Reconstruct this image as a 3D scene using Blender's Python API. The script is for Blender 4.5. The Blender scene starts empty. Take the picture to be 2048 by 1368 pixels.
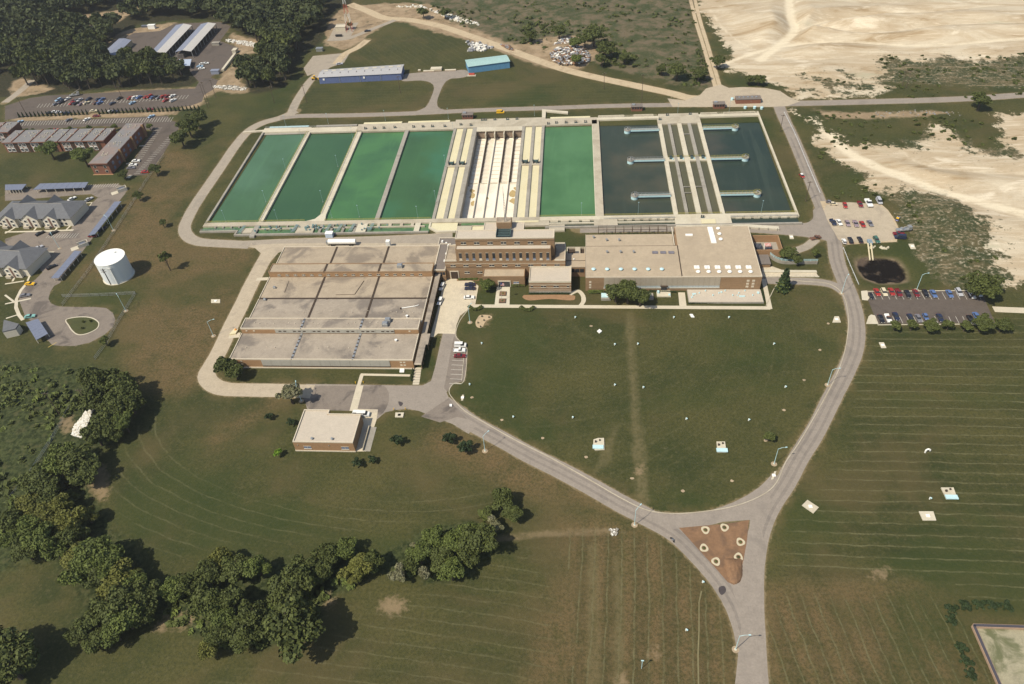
import bpy, math, random
import numpy as np
from mathutils import Vector, Matrix
S = bpy.context.scene
COL = S.collection
random.seed(7); RNG = np.random.default_rng(7)
PI = math.pi
# ---------------------------------------------------------------- camera
CAM_H = 220.0; FPX = 1501.5; PITCH = 0.746165; ROLL = -0.0822844; YAW = -0.1265252
cp, sp = math.cos(PITCH), math.sin(PITCH)
FW = np.array([math.sin(YAW)*cp, math.cos(YAW)*cp, -sp])
R0 = np.array([math.cos(YAW), -math.sin(YAW), 0.0]); U0 = np.cross(R0, FW)
RT = R0*math.cos(ROLL) + U0*math.sin(ROLL); UP = -R0*math.sin(ROLL) + U0*math.cos(ROLL)
cam = bpy.data.cameras.new('camera'); cam.sensor_width = 36.0; cam.lens = FPX/2048*36.0
cam.clip_start = 1.0; cam.clip_end = 12000.0
camo = bpy.data.objects.new('camera', cam); COL.objects.link(camo)
camo.matrix_world = Matrix(((RT[0], UP[0], -FW[0], 0), (RT[1], UP[1], -FW[1], 0), (RT[2], UP[2], -FW[2], CAM_H), (0, 0, 0, 1)))
S.camera = camo
# ---------------------------------------------------------------- light
SUN_EL = math.radians(53); SUN_DIR = math.radians(221)       # direction (in plan, from +x) where the sun stands
w = bpy.data.worlds.new("World"); S.world = w; w.use_nodes = True
nt = w.node_tree; bg = nt.nodes['Background']
sky = nt.nodes.new('ShaderNodeTexSky'); sky.sky_type = 'NISHITA'; sky.sun_disc = False
sky.sun_elevation = SUN_EL; sky.sun_rotation = math.radians(90) - SUN_DIR
sky.air_density = 1.2; sky.dust_density = 1.5
nt.links.new(sky.outputs[0], bg.inputs[0]); bg.inputs[1].default_value = 0.09
sl = bpy.data.lights.new('sun', 'SUN'); sl.energy = 4.0; sl.angle = math.radians(0.5); sl.color = (1.0, 0.92, 0.77)
so = bpy.data.objects.new('sun', sl); COL.objects.link(so)
sdir = Vector((math.cos(SUN_DIR)*math.cos(SUN_EL), math.sin(SUN_DIR)*math.cos(SUN_EL), math.sin(SUN_EL)))
so.rotation_euler = sdir.to_track_quat('Z', 'Y').to_euler()
S.view_settings.view_transform = 'Standard'; S.view_settings.look = 'None'
S.view_settings.gamma = 1.0; S.view_settings.use_curve_mapping = False
S.view_settings.exposure = 0.36
# ---------------------------------------------------------------- survey helpers: a sight line to a point at height z
def W(x, y, z=0.0):
    d = FW*FPX + RT*(x-1024) - UP*(y-684); t = (CAM_H-z)/-d[2]
    return (float(d[0]*t), float(d[1]*t), z)
def WP(pts, z=0.0): return [W(a, b, z) for a, b in pts]
TH = math.radians(0.6375); BA = (-203.08, 328.66)
def B(u, v, z=0.0):                                           # plan of the basins: along and back
    return (BA[0]+u*math.cos(TH)-v*math.sin(TH), BA[1]+u*math.sin(TH)+v*math.cos(TH), z)
# ---------------------------------------------------------------- materials
class NT:
    def __init__(s, name):
        s.m = bpy.data.materials.new(name); s.m.use_nodes = True; s.t = s.m.node_tree; s.n = s.t.nodes
        s.b = s.n['Principled BSDF']; s.pos = s.n.new('ShaderNodeNewGeometry').outputs['Position']
    def lk(s, a, b): s.t.links.new(a, b)
    def set(s, sock, v):
        if hasattr(v, 'is_linked') or hasattr(v, 'links'): s.lk(v, sock)
        else:
            if isinstance(v, tuple) and len(v) == 3 and sock.type == 'RGBA': v = (*v, 1)
            sock.default_value = v
    def math(s, op, a, b=0.0, c=0.0, cl=False):
        n = s.n.new('ShaderNodeMath'); n.operation = op; n.use_clamp = cl
        s.set(n.inputs[0], a); s.set(n.inputs[1], b); s.set(n.inputs[2], c); return n.outputs[0]
    def noise(s, sc, det=3.0, vec=None, ro=0.55, dist=0.0):
        n = s.n.new('ShaderNodeTexNoise'); s.set(n.inputs['Vector'], vec if vec is not None else s.pos)
        n.inputs['Scale'].default_value = sc; n.inputs['Detail'].default_value = det
        n.inputs['Roughness'].default_value = ro; n.inputs['Distortion'].default_value = dist; return n.outputs[0]
    def vor(s, sc, vec=None):
        n = s.n.new('ShaderNodeTexVoronoi'); s.set(n.inputs['Vector'], vec if vec is not None else s.pos); n.inputs['Scale'].default_value = sc
        return n.outputs
    def mapv(s, scale, rot=(0, 0, 0), vec=None):
        n = s.n.new('ShaderNodeMapping'); s.set(n.inputs[0], vec if vec is not None else s.pos)
        n.inputs['Scale'].default_value = scale; n.inputs['Rotation'].default_value = rot; return n.outputs[0]
    def mix(s, f, a, b, mode='MIX'):
        n = s.n.new('ShaderNodeMix'); n.data_type = 'RGBA'; n.blend_type = mode
        s.set(n.inputs[0], f); s.set(n.inputs[6], a); s.set(n.inputs[7], b); return n.outputs[2]
    def step(s, v, lo, hi, a=0.0, b=1.0):
        n = s.n.new('ShaderNodeMapRange'); n.interpolation_type = 'SMOOTHSTEP'
        s.set(n.inputs[0], v); n.inputs[1].default_value = lo; n.inputs[2].default_value = hi
        n.inputs[3].default_value = a; n.inputs[4].default_value = b; return n.outputs[0]
    def attr(s, name):
        n = s.n.new('ShaderNodeAttribute'); n.attribute_name = name; return n.outputs
    def bump(s, h, st=0.3, d=0.1):
        n = s.n.new('ShaderNodeBump'); s.set(n.inputs['Height'], h); n.inputs['Strength'].default_value = st; n.inputs['Distance'].default_value = d
        s.lk(n.outputs[0], s.b.inputs['Normal'])
    def out(s, col, rough=0.85, spec=0.3, metal=0.0):
        s.set(s.b.inputs['Base Color'], col); s.set(s.b.inputs['Roughness'], rough)
        s.b.inputs['Specular IOR Level'].default_value = spec; s.b.inputs['Metallic'].default_value = metal; return s.m
MATS = {}
def mt(name, col, var=0.25, sc=0.5, fine=1.2, rough=0.85, spec=0.3, metal=0.0, stain=None, stsc=0.08, stamt=0.5, stretch=None):
    """a weathered surface: large and small mottling, optional stains"""
    if name in MATS: return MATS[name]
    n = NT(name); v = n.pos
    if stretch: v = n.mapv(stretch)
    a = n.noise(sc, 4, v); b = n.noise(min(fine, 1.3), 3, None, .8)
    f = n.math('ADD', n.math('MULTIPLY', n.math('SUBTRACT', a, 0.5), var*2.2), n.math('MULTIPLY', n.math('SUBTRACT', b, 0.5), var*1.6+.22))
    f = n.math('ADD', f, 1.0)
    c = n.mix(1.0, col, (0, 0, 0), 'MIX') if False else None
    cm = n.n.new('ShaderNodeVectorMath'); cm.operation = 'SCALE'; cm.inputs[0].default_value = col; n.set(cm.inputs['Scale'], f)
    c = cm.outputs[0]
    if stain is not None:
        k = n.step(n.noise(stsc, 5, v, 0.62, 0.6), 0.47, 0.64, 0.0, stamt); c = n.mix(k, c, stain)
    MATS[name] = n.out(c, rough, spec, metal); return MATS[name]
def paint(name, col, rough=0.35, metal=0.0, spec=0.5):
    if name in MATS: return MATS[name]
    n = NT(name); k = n.noise(1.3, 2, n.mapv((1, 1, 1)))
    cm = n.n.new('ShaderNodeVectorMath'); cm.operation = 'SCALE'; cm.inputs[0].default_value = col
    n.set(cm.inputs['Scale'], n.math('ADD', n.math('MULTIPLY', k, 0.25), 0.88))
    MATS[name] = n.out(cm.outputs[0], rough, spec, metal); return MATS[name]
CONC = mt('concrete', (.42, .37, .28), .16, .3, 2.0, stain=(.22, .18, .12), stamt=.35)
CONC2 = mt('concrete_grey', (.30, .275, .23), .18, .4, 2.0, stain=(.16, .14, .11), stamt=.4)
CONCW = mt('concrete_pale', (.52, .47, .36), .12, .3, 2.0, stain=(.35, .29, .20), stamt=.3)
WALK = mt('sidewalk_concrete', (.50, .44, .33), .12, .25, 2.0)
YELLOW = mt('pale_yellow_sediment', (.60, .54, .35), .05, .15, 1.5, stain=(.54, .47, .27), stamt=.3)
LIME = mt('lime_dust', (.74, .67, .55), .10, .12, 1.2, stain=(.44, .37, .28), stsc=.07, stamt=.3)
ROOF = mt('gravel_roof', (.35, .285, .205), .20, .22, 2.6, rough=.95, stain=(.17, .14, .11), stsc=.075, stamt=.75)
ROOF2 = mt('gravel_roof_clean', (.385, .31, .218), .16, .3, 2.4, rough=.95, stain=(.31, .25, .18), stsc=.05, stamt=.35)
ROOFP = mt('pale_roof', (.46, .40, .32), .08, .3, 2.2, rough=.95)
ROOFG = mt('grey_roof', (.17, .145, .125), .12, .4, 2.2, rough=.95)
ROOFO = mt('weathered_roof', (.31, .262, .205), .26, .16, 2.6, rough=.95, stain=(.13, .112, .098), stsc=.085, stamt=.7)
BRICK = mt('brown_brick', (.255, .165, .092), .20, .8, 4.0, stretch=(.3, .3, 3), stain=(.20, .125, .07), stamt=.5)
BRICKR = mt('red_brick', (.20, .088, .055), .2, .8, 4.0, stretch=(.3, .3, 3))
BRICKO = mt('orange_brick', (.315, .190, .098), .16, .8, 4.0, stretch=(.3, .3, 3))
COPING = mt('roof_coping', (.55, .48, .37), .08, 1, 3)
DARK = mt('dark_joint', (.055, .038, .026), .2)
GLASS = paint('window_glass', (.030, .033, .038), .12)
GLASSB = paint('window_glass_blue', (.16, .19, .26), .15)
SILL = mt('window_sill', (.50, .45, .36), .1)
WHITE = paint('white_paint', (.78, .77, .72), .5)
STEEL = paint('galvanised_steel', (.42, .43, .43), .4, .6)
LBLUE = paint('pale_blue_paint', (.42, .60, .62), .5)
AQUA = paint('aqua_paint', (.46, .64, .66), .5)
YRAIL = paint('yellow_rail_paint', (.34, .30, .07), .5)
BLACK = paint('black_rubber', (.015, .015, .016), .7)
WOOD = mt('dark_wood', (.09, .065, .045), .3)
GREENM = paint('dark_green_machinery', (.06, .10, .10), .5)
# ---------------------------------------------------------------- mesh building
class MB:
    def __init__(s): s.v = []; s.f = []
    def add(s, vs, fs):
        o = len(s.v); s.v += [tuple(map(float, q)) for q in vs]; s.f += [tuple(i+o for i in f) for f in fs]; return s
    def prism(s, poly, z0, z1, top=True, bot=False):
        n = len(poly); ar = sum(poly[i][0]*poly[(i+1) % n][1]-poly[(i+1) % n][0]*poly[i][1] for i in range(n))
        if ar < 0: poly = poly[::-1]
        vs = [(p[0], p[1], z0) for p in poly]+[(p[0], p[1], z1) for p in poly]
        fs = [(i, (i+1) % n, n+(i+1) % n, n+i) for i in range(n)]
        if top: fs.append(tuple(range(n, 2*n)))
        if bot: fs.append(tuple(range(n-1, -1, -1)))
        return s.add(vs, fs)
    def box(s, x0, x1, y0, y1, z0, z1): return s.prism([(x0, y0), (x1, y0), (x1, y1), (x0, y1)], z0, z1, True, True)
    def bb(s, u0, u1, v0, v1, z0, z1): return s.prism([B(u0, v0), B(u1, v0), B(u1, v1), B(u0, v1)], z0, z1, True, True)
    def flat(s, poly, z):
        n = len(poly); ar = sum(poly[i][0]*poly[(i+1) % n][1]-poly[(i+1) % n][0]*poly[i][1] for i in range(n))
        if ar < 0: poly = poly[::-1]
        return s.add([(p[0], p[1], z) for p in poly], [tuple(range(n))])
    def tube(s, p, q, r, n=5, r2=None):
        p = Vector(p); q = Vector(q); d = (q-p)
        if d.length < 1e-6: return s
        a = d.orthogonal().normalized(); b = d.normalized().cross(a); r2 = r if r2 is None else r2
        vs = [p+(a*math.cos(2*PI*i/n)+b*math.sin(2*PI*i/n))*r for i in range(n)]+[q+(a*math.cos(2*PI*i/n)+b*math.sin(2*PI*i/n))*r2 for i in range(n)]
        return s.add(vs, [(i, (i+1) % n, n+(i+1) % n, n+i) for i in range(n)]+[tuple(range(n-1, -1, -1)), tuple(range(n, 2*n))])
    def cyl(s, x, y, z0, z1, r, n=16, r2=None): return s.tube((x, y, z0), (x, y, z1), r, n, r2)
    def obox(s, c, ax, hl, hw, z0, z1):       # box on a heading
        ca, sa = math.cos(ax), math.sin(ax)
        return s.prism([(c[0]+ca*a-sa*b, c[1]+sa*a+ca*b) for a, b in ((-hl, -hw), (hl, -hw), (hl, hw), (-hl, hw))], z0, z1, True, True)
    def build(s, name, mat, parent=None, kind=None, smooth=False, local=False, label=None):
        me = bpy.data.meshes.new(name); o = bpy.data.objects.new(name, me); COL.objects.link(o)
        off = Vector((0, 0, 0))
        if parent is not None:
            o.parent = parent
            if not local:
                off = Vector(parent.location)
                if parent.parent is not None: off = off+Vector(parent.parent.location)
        me.from_pydata([(a-off[0], b-off[1], c-off[2]) for a, b, c in s.v], [], s.f)
        if mat: me.materials.append(mat)
        if smooth: me.polygons.foreach_set('use_smooth', [True]*len(me.polygons))
        if kind: o['kind'] = kind
        if label: o['label'] = label
        return o
def tag(o, label=None, cat=None, group=None, kind=None):
    if label: o['label'] = label
    if cat: o['category'] = cat
    if group: o['group'] = group
    if kind: o['kind'] = kind
    return o
def thing(name, label, cat, loc=(0, 0, 0), rz=0.0, group=None):
    o = bpy.data.objects.new(name, None); COL.objects.link(o); o.location = loc; o.rotation_euler = (0, 0, rz); o.empty_display_size = .5
    return tag(o, label, cat, group)
def copy_tree(o, parent=None):
    c = o.copy(); COL.objects.link(c)
    if parent is not None: c.parent = parent
    for ch in list(o.children): copy_tree(ch, c)
    return c
def place(proto, used, loc, rz=0.0, label=None, scale=None, cat=None, group=None):
    o = proto if not used[0] else copy_tree(proto); used[0] = True
    o.location = loc; o.rotation_euler = (0, 0, rz)
    if scale: o.scale = (scale,)*3
    return tag(o, label, cat, group)
def spline(pts, k=6, closed=False):
    P = [Vector(p[:2]) for p in pts]; n = len(P); out = []
    rng = range(n if closed else n-1)
    for i in rng:
        if closed: a, b, c, d = P[(i-1) % n], P[i], P[(i+1) % n], P[(i+2) % n]
        else: a, b, c, d = P[max(i-1, 0)], P[i], P[i+1], P[min(i+2, n-1)]
        for j in range(k):
            t = j/k
            out.append(tuple(0.5*((2*b)+(c-a)*t+(2*a-5*b+4*c-d)*t*t+(3*b-3*c+d-a)*t**3)))
    if not closed: out.append(tuple(P[-1]))
    return out
ZB = []          # flush sheets stack 4 mm apart only where they overlap
def nextz(pts=None):
    b = (-1e9, -1e9, 1e9, 1e9) if pts is None else (min(p[0] for p in pts)-4, min(p[1] for p in pts)-4, max(p[0] for p in pts)+4, max(p[1] for p in pts)+4)
    used = {k for k, q in ZB if not (q[2] < b[0] or q[0] > b[2] or q[3] < b[1] or q[1] > b[3])}
    k = max(used)+1 if used else 1
    ZB.append((k, b)); return .004*k
ROADSEG = []          # (polyline world, halfwidth) for the verge
def ribbon(name, px, width, mat, world=False, z=None, k=6, verge=True, w2=None):
    pts = spline(px if world else [W(a, b)[:2] for a, b in px], k); z = nextz(pts) if z is None else z
    vs = []; fs = []; n = len(pts)
    for i, p in enumerate(pts):
        a = Vector(pts[max(i-1, 0)]); b = Vector(pts[min(i+1, n-1)]); t = (b-a).normalized(); nn = Vector((-t.y, t.x))
        wd = width if w2 is None else width+(w2-width)*i/(n-1)
        wd += random.uniform(-.12, .12)
        for s_ in (1, -1): q = Vector(p)+nn*wd/2*s_; vs.append((q.x, q.y, z))
    for i in range(n-1): fs.append((2*i+1, 2*i+3, 2*i+2, 2*i))
    m = MB(); m.add(vs, fs); o = m.build(name, mat, kind='structure')
    if verge: ROADSEG.append((np.array(pts), width/2))
    return o
def sheet(name, px, mat, smooth=False, z=None, world=False, k=4, verge=True):
    pts = list(px) if world else [W(a, b)[:2] for a, b in px]
    if smooth: pts = spline(pts, k, True)
    z = nextz(pts) if z is None else z
    o = MB().flat(pts, z).build(name, mat, kind='structure')
    if verge: ROADSEG.append((np.array(pts+[pts[0]]), 0.0))
    return o
# ================================================================ ROADS AND PAVED AREAS (recorded first: the ground takes its verges from them)
def asphalt(name, col, dark, amt=.5, streak=.12):
    n = NT(name); a = n.noise(.35, 4); b = n.noise(1.3, 3, None, .8)
    f = n.math('ADD', 1.0, n.math('ADD', n.math('MULTIPLY', n.math('SUBTRACT', a, .5), .35), n.math('MULTIPLY', n.math('SUBTRACT', b, .5), .6)))
    cm = n.n.new('ShaderNodeVectorMath'); cm.operation = 'SCALE'; cm.inputs[0].default_value = col; n.set(cm.inputs['Scale'], f)
    k = n.step(n.noise(.09, 6, None, .65, .8), .52, .66, 0, amt)
    c = n.mix(k, cm.outputs[0], dark)
    cr = n.step(n.vor(.16)[0], 0, .02, .35, 0)
    c = n.mix(n.math('MULTIPLY', cr, n.noise(.4, 2)), c, tuple(x*.45 for x in col))
    return n.out(c, .92, .2)
ASPH = asphalt('worn_asphalt', (.258, .222, .184), (.205, .178, .150), .6)
ASPHD = asphalt('dark_asphalt', (.105, .086, .072), (.07, .058, .050), .6)
ASPHM = asphalt('patched_asphalt', (.20, .168, .138), (.10, .085, .075), .8)
ASPHX = asphalt('sealed_asphalt', (.060, .053, .056), (.035, .032, .036), .6)
GRAV = asphalt('pale_gravel', (.40, .335, .245), (.30, .25, .19), .6)
GRAVG = asphalt('grey_gravel', (.315, .27, .212), (.24, .21, .17), .6)
DIRT = asphalt('dirt_track', (.44, .35, .23), (.30, .22, .14), .6)
YARD = asphalt('yard_concrete', (.52, .45, .33), (.36, .31, .25), .55)
MULCH = mt('bark_mulch', (.20, .115, .062), .3, .5, 3.0, stain=(.11, .07, .045), stsc=.2, stamt=.6)

ribbon('road', [(1508, 1420), (1508, 1368), (1498, 1290), (1478, 1222), (1445, 1165), (1396, 1108), (1348, 1064), (1290, 1032), (1240, 1006), (1180, 972), (1120, 940), (1060, 910), (1000, 877), (950, 850), (915, 826), (885, 805)], 7.4, ASPH)
ribbon('road', [(1512, 1420), (1512, 1368), (1508, 1280), (1505, 1200), (1507, 1130), (1517, 1070), (1537, 1018), (1571, 965), (1598, 915), (1632, 860), (1667, 790), (1695, 735), (1711, 690), (1712, 640), (1700, 590), (1686, 555), (1674, 520), (1668, 480), (1658, 450), (1645, 418), (1626, 372), (1606, 322), (1586, 275), (1566, 232), (1556, 207)], 6.9, ASPH)
ribbon('road', [(1300, 1034), (1340, 1040), (1390, 1040), (1440, 1030), (1490, 1010), (1530, 985), (1560, 955)], 5.5, ASPH)
for off in (-1.25, 1.25):
    for P_ in ([(1500, 1300), (1478, 1222), (1445, 1165), (1396, 1108), (1348, 1064), (1290, 1032), (1240, 1006), (1180, 972), (1120, 940), (1060, 910), (1000, 877), (950, 850), (915, 826), (885, 805)], [(1507, 1250), (1505, 1200), (1507, 1130), (1517, 1070), (1537, 1018), (1571, 965), (1598, 915), (1632, 860), (1667, 790), (1695, 735), (1711, 690), (1712, 640), (1700, 590), (1686, 555), (1674, 520), (1668, 480), (1658, 450), (1645, 418), (1626, 372), (1606, 322), (1586, 275)]):
        q = spline([W(a, b)[:2] for a, b in P_], 3); r_ = []
        for i in range(len(q)): a_ = Vector(q[max(i-1, 0)]); b_ = Vector(q[min(i+1, len(q)-1)]); t_ = (b_-a_).normalized(); r_.append((q[i][0]-t_.y*off, q[i][1]+t_.x*off))
        ribbon('wheel_path', r_, 1.0, asphalt('tyre_worn_asphalt', (.215, .185, .155), (.17, .148, .127), .7), world=True, k=1, verge=False)
sheet('road', [(1470, 1368), (1484, 1240), (1465, 1178), (1488, 1150), (1500, 1040), (1518, 1020), (1530, 1100), (1522, 1200), (1530, 1368)], ASPH)
sheet('road', [(1262, 1012), (1300, 1022), (1350, 1031), (1392, 1045), (1356, 1057), (1340, 1060), (1300, 1040)], ASPH)
sheet('road', [(1440, 1025), (1500, 1003), (1530, 985), (1545, 1000), (1520, 1040), (1500, 1040), (1440, 1044)], ASPH)
sheet('asphalt_plaza', [(612, 768), (700, 769), (800, 771), (845, 771), (862, 762), (870, 735), (880, 690), (886, 666), (910, 668), (918, 684), (931, 692), (934, 705), (929, 762), (905, 768), (893, 785), (905, 812), (925, 832), (952, 852), (937, 868), (905, 848), (862, 832), (838, 822), (815, 818), (790, 820), (770, 825), (755, 838), (720, 838), (705, 822), (640, 820), (614, 818), (610, 800)], ASPH)
sheet('asphalt_patch', [(614, 776), (720, 772), (768, 772), (778, 800), (762, 830), (740, 824), (640, 819), (616, 815)], ASPHM, True, verge=False)
sheet('asphalt_patch', [(842, 833), (898, 796), (908, 812), (934, 838), (914, 834), (880, 845)], ASPHM, verge=False)
sheet('parking_bay_asphalt', [(908, 672), (918, 684), (931, 692), (934, 705), (929, 762), (905, 768), (894, 783), (888, 776), (895, 740), (902, 700)], ASPHM, verge=False)
# north yard and perimeter track
sheet('gravel_yard', [(482, 482), (560, 478), (660, 475), (760, 472), (860, 468), (905, 463), (905, 485), (880, 490), (868, 496), (700, 502), (570, 500), (556, 506), (535, 530), (512, 575), (480, 600), (500, 560), (515, 525), (523, 508), (510, 496), (480, 492)], GRAV)
sheet('grey_yard', [(500, 481), (860, 469), (905, 464), (905, 480), (876, 487), (700, 486), (560, 487), (505, 490)], GRAVG, verge=False)
ribbon('perimeter_road', [(592, 222), (560, 236), (525, 246), (497, 262), (472, 290), (446, 328), (420, 366), (394, 404), (376, 436), (369, 458), (378, 475), (400, 484), (440, 487), (500, 490)], 6.6, GRAVG)
ribbon('gravel_track', [(540, 500), (522, 532), (502, 570), (484, 608), (462, 652), (440, 700), (424, 728), (413, 750), (424, 768), (450, 778), (500, 780), (560, 781), (625, 783)], 7.5, GRAV)
ribbon('north_road', [(560, 236), (600, 232), (680, 231), (760, 229), (840, 226), (920, 222), (1000, 219), (1100, 216), (1180, 213), (1260, 211), (1340, 210), (1440, 208), (1540, 206), (1640, 205)], 5.5, ASPH)
ribbon('east_road', [(1540, 208), (1640, 206), (1760, 203), (1870, 200), (1960, 196), (2048, 190), (2200, 180)], 7.0, ASPH)
sheet('road_fork', [(805, 150), (840, 145), (900, 142), (930, 140), (940, 150), (920, 156), (900, 158), (888, 168), (880, 185), (874, 205), (880, 217), (905, 224), (820, 229), (850, 215), (862, 195), (868, 175), (860, 165), (840, 161), (805, 162)], ASPH, True)
ribbon('track', [(580, 232), (592, 205), (606, 182), (622, 160), (648, 138), (676, 120)], 6.0, GRAVG)
sheet('gravel_pad', [(607, 137), (626, 112), (700, 105), (688, 125), (640, 142), (615, 152)], GRAVG)
ribbon('dirt_track', [(1420, 196), (1380, 196), (1340, 186), (1260, 169), (1180, 152), (1120, 136), (1060, 115), (1000, 93), (940, 72), (880, 52), (820, 40), (770, 36), (735, 22), (700, 8)], 8.0, DIRT)
ribbon('track', [(790, 40), (750, 56), (715, 70), (690, 78), (655, 80)], 5.0, GRAVG)
ribbon('dirt_track', [(735, 80), (715, 95), (690, 108), (672, 128)], 6.0, DIRT)
sheet('gravel_pad', [(655, 82), (672, 48), (717, 45), (702, 72), (690, 80)], GRAVG)
for off in (-5, 4):
    ribbon('wheel_track', [(1438+off, 182), (1426+off, 140), (1410+off, 86), (1397+off, 44), (1386+off, 0)], 2.6, DIRT)
sheet('gravel_junction', [(1335, 197), (1370, 201), (1400, 190), (1412, 177), (1442, 169), (1458, 176), (1485, 174), (1530, 176), (1560, 182), (1578, 194), (1600, 203), (1575, 212), (1540, 214), (1345, 214)], GRAV)
ribbon('road', [(1160, 455), (1300, 453), (1450, 452), (1560, 458), (1620, 464), (1660, 470)], 9.5, ASPH)
sheet('road_corner', [(1590, 447), (1612, 446), (1626, 436), (1628, 418), (1655, 420), (1668, 480), (1640, 478), (1600, 470)], ASPH, True)
sheet('gravel_parking_lot', [(1640, 402), (1665, 404), (1720, 407), (1762, 408), (1776, 420), (1790, 440), (1800, 462), (1793, 484), (1745, 486), (1692, 490), (1676, 478), (1655, 440)], DIRT)
sheet('gravel_parking_lot', [(1652, 410), (1755, 410), (1785, 440), (1790, 478), (1700, 484), (1672, 470)], GRAV, True, verge=False)
sheet('parking_lot', [(1729, 582), (1962, 582), (1990, 646), (1755, 648)], ASPHD)
sheet('path', [(1984, 613), (2060, 616), (2060, 627), (1990, 624)], WALK, verge=False)
ribbon('road', [(1525, 560), (1570, 562), (1620, 563), (1665, 570), (1695, 590)], 5.0, ASPH)
sheet('loading_area', [(1523, 530), (1545, 533), (1570, 542), (1632, 545), (1637, 553), (1524, 553)], YARD)
ribbon('curved_path', [(1575, 505), (1595, 500), (1615, 492), (1632, 478)], 4.5, GRAVG)
sheet('concrete_yard', [(888, 556), (915, 558), (945, 562), (957, 572), (950, 612), (935, 620), (920, 632), (913, 650), (910, 668), (876, 667), (868, 674), (860, 674), (878, 610)], YARD)
# upper left car parks
sheet('car_park', [(10, 212), (60, 196), (95, 191), (200, 186), (300, 180), (390, 177), (400, 160), (412, 152), (436, 160), (428, 178), (408, 190), (404, 203), (380, 212), (330, 216), (250, 222), (90, 228), (40, 236), (10, 240)], ASPHD)
sheet('car_park', [(10, 243), (160, 239), (300, 233), (336, 231), (340, 240), (352, 244), (358, 256), (347, 275), (325, 310), (306, 336), (292, 350), (250, 352), (262, 330), (290, 285), (306, 262), (285, 257), (200, 252), (120, 256), (10, 262)], ASPHD)
sheet('verge', [(70, 221), (92, 214), (120, 219), (250, 216), (330, 211), (370, 205), (392, 186), (400, 190), (385, 206), (335, 214), (250, 221), (110, 226)], DIRT, True, verge=False) if False else None
ribbon('track', [(10, 205), (30, 190), (52, 172), (64, 160)], 6, GRAVG)
sheet('storage_yard_asphalt', [(206, 118), (230, 85), (268, 66), (320, 62), (350, 47), (440, 44), (462, 52), (440, 82), (478, 96), (455, 135), (425, 152), (402, 168), (385, 150), (372, 128), (300, 126)], ASPHD)
sheet('courtyard_asphalt', [(10, 377), (60, 378), (130, 372), (235, 368), (256, 376), (250, 388), (232, 410), (205, 448), (178, 486), (152, 520), (131, 545), (120, 566), (108, 572), (100, 585), (97, 598), (102, 607), (118, 613), (150, 614), (190, 614), (212, 616), (226, 626), (231, 640), (225, 655), (208, 670), (180, 685), (150, 692), (122, 692), (104, 690), (92, 676), (80, 655), (60, 640), (50, 632), (38, 600), (46, 575), (70, 560), (85, 545), (60, 505), (15, 512), (10, 478), (60, 462), (140, 463), (150, 440), (180, 410), (196, 395), (182, 388), (10, 402)], ASPHM)
ISL = [(132, 640), (150, 635), (170, 634), (186, 637), (197, 645), (196, 655), (185, 663), (168, 669), (155, 669), (145, 662), (138, 652)]
GRASSP = mt('island_grass', (.055, .060, .018), .35, .3, 2.0, stain=(.09, .07, .028), stamt=.6)
def kerb(name, px, mat=CONCW, wdt=.35, h=.14, closed=False, world=False):
    pts = spline([W(a, b)[:2] for a, b in px] if not world else px, 5, closed); n = len(pts); m = MB()
    vs = []; fs = []
    for i, p in enumerate(pts):
        a = Vector(pts[(i-1) % n if closed else max(i-1, 0)]); b = Vector(pts[(i+1) % n if closed else min(i+1, n-1)]); t = (b-a).normalized(); nn = Vector((-t.y, t.x))*wdt/2
        for q, z in ((nn, 0), (nn, h), (-nn, h), (-nn, 0)): vs.append((p[0]+q.x, p[1]+q.y, z))
    for i in range(n if closed else n-1):
        j = (i+1) % n
        for k in range(3): fs.append((4*i+k, 4*j+k, 4*j+k+1, 4*i+k+1))
    m.add(vs, fs); return m.build(name, mat, kind='structure')
sheet('island_lawn', ISL, GRASSP, True, verge=False); kerb('kerb', ISL, closed=True, wdt=.5)
sheet('planting_island', [(1358, 1056), (1400, 1052), (1450, 1048), (1498, 1040), (1494, 1080), (1487, 1120), (1478, 1158), (1468, 1170), (1455, 1164), (1430, 1135), (1405, 1108), (1380, 1080)], MULCH, verge=False)
kerb('kerb', [(1532, 612), (1560, 563), (1610, 563), (1650, 566), (1672, 575), (1687, 592), (1695, 620), (1697, 650), (1690, 700), (1675, 745), (1650, 795), (1622, 845), (1595, 890), (1571, 925), (1553, 965), (1525, 990), (1470, 1012), (1400, 1024), (1340, 1027), (1290, 1019), (1240, 995), (1180, 960), (1100, 915), (1030, 880), (965, 843), (930, 822), (908, 800), (898, 783), (908, 767), (928, 762), (934, 706), (930, 692), (912, 672), (918, 645), (935, 621)], CONC, wdt=.32)
kerb('kerb', [(1727, 583), (1962, 581)], wdt=.4); kerb('kerb', [(1755, 650), (1990, 648)], wdt=.4)
# paths
def path(px, wdt=2.0, mat=WALK): return ribbon('path', px, wdt, mat, k=1, verge=False)
path([(943, 612), (1540, 616)], 2.2); path([(1540, 618), (1527, 558)], 2.0)
ribbon('path', [(1139, 589), (1155, 582), (1165, 590), (1167, 602), (1160, 613)], 2.0, WALK, verge=False)
path([(1363, 585), (1366, 613)], 3.0)
sheet('entrance_path', [(994, 571), (1020, 571), (1019, 611), (989, 611)], CONCW, verge=False)
path([(721, 749), (820, 751)], 1.3); path([(724, 749), (717, 772)], 1.6)
sheet('crossing', [(713, 771), (727, 771), (714, 822), (699, 822)], WALK, verge=False)
for i in range(7):
    t0, t1 = i/7, (i+1)/7-.015
    f = lambda t, s: (830-3.0*t*1.6+13*s - (0 if s else 0), 735+35*t)
    sheet('paving_slab', [f(t0, 0), f(t0, 1), f(t1, 1), f(t1, 0)], WALK, verge=False)
sheet('path', [(516, 605), (545, 605)], WALK, verge=False) if False else None
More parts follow.
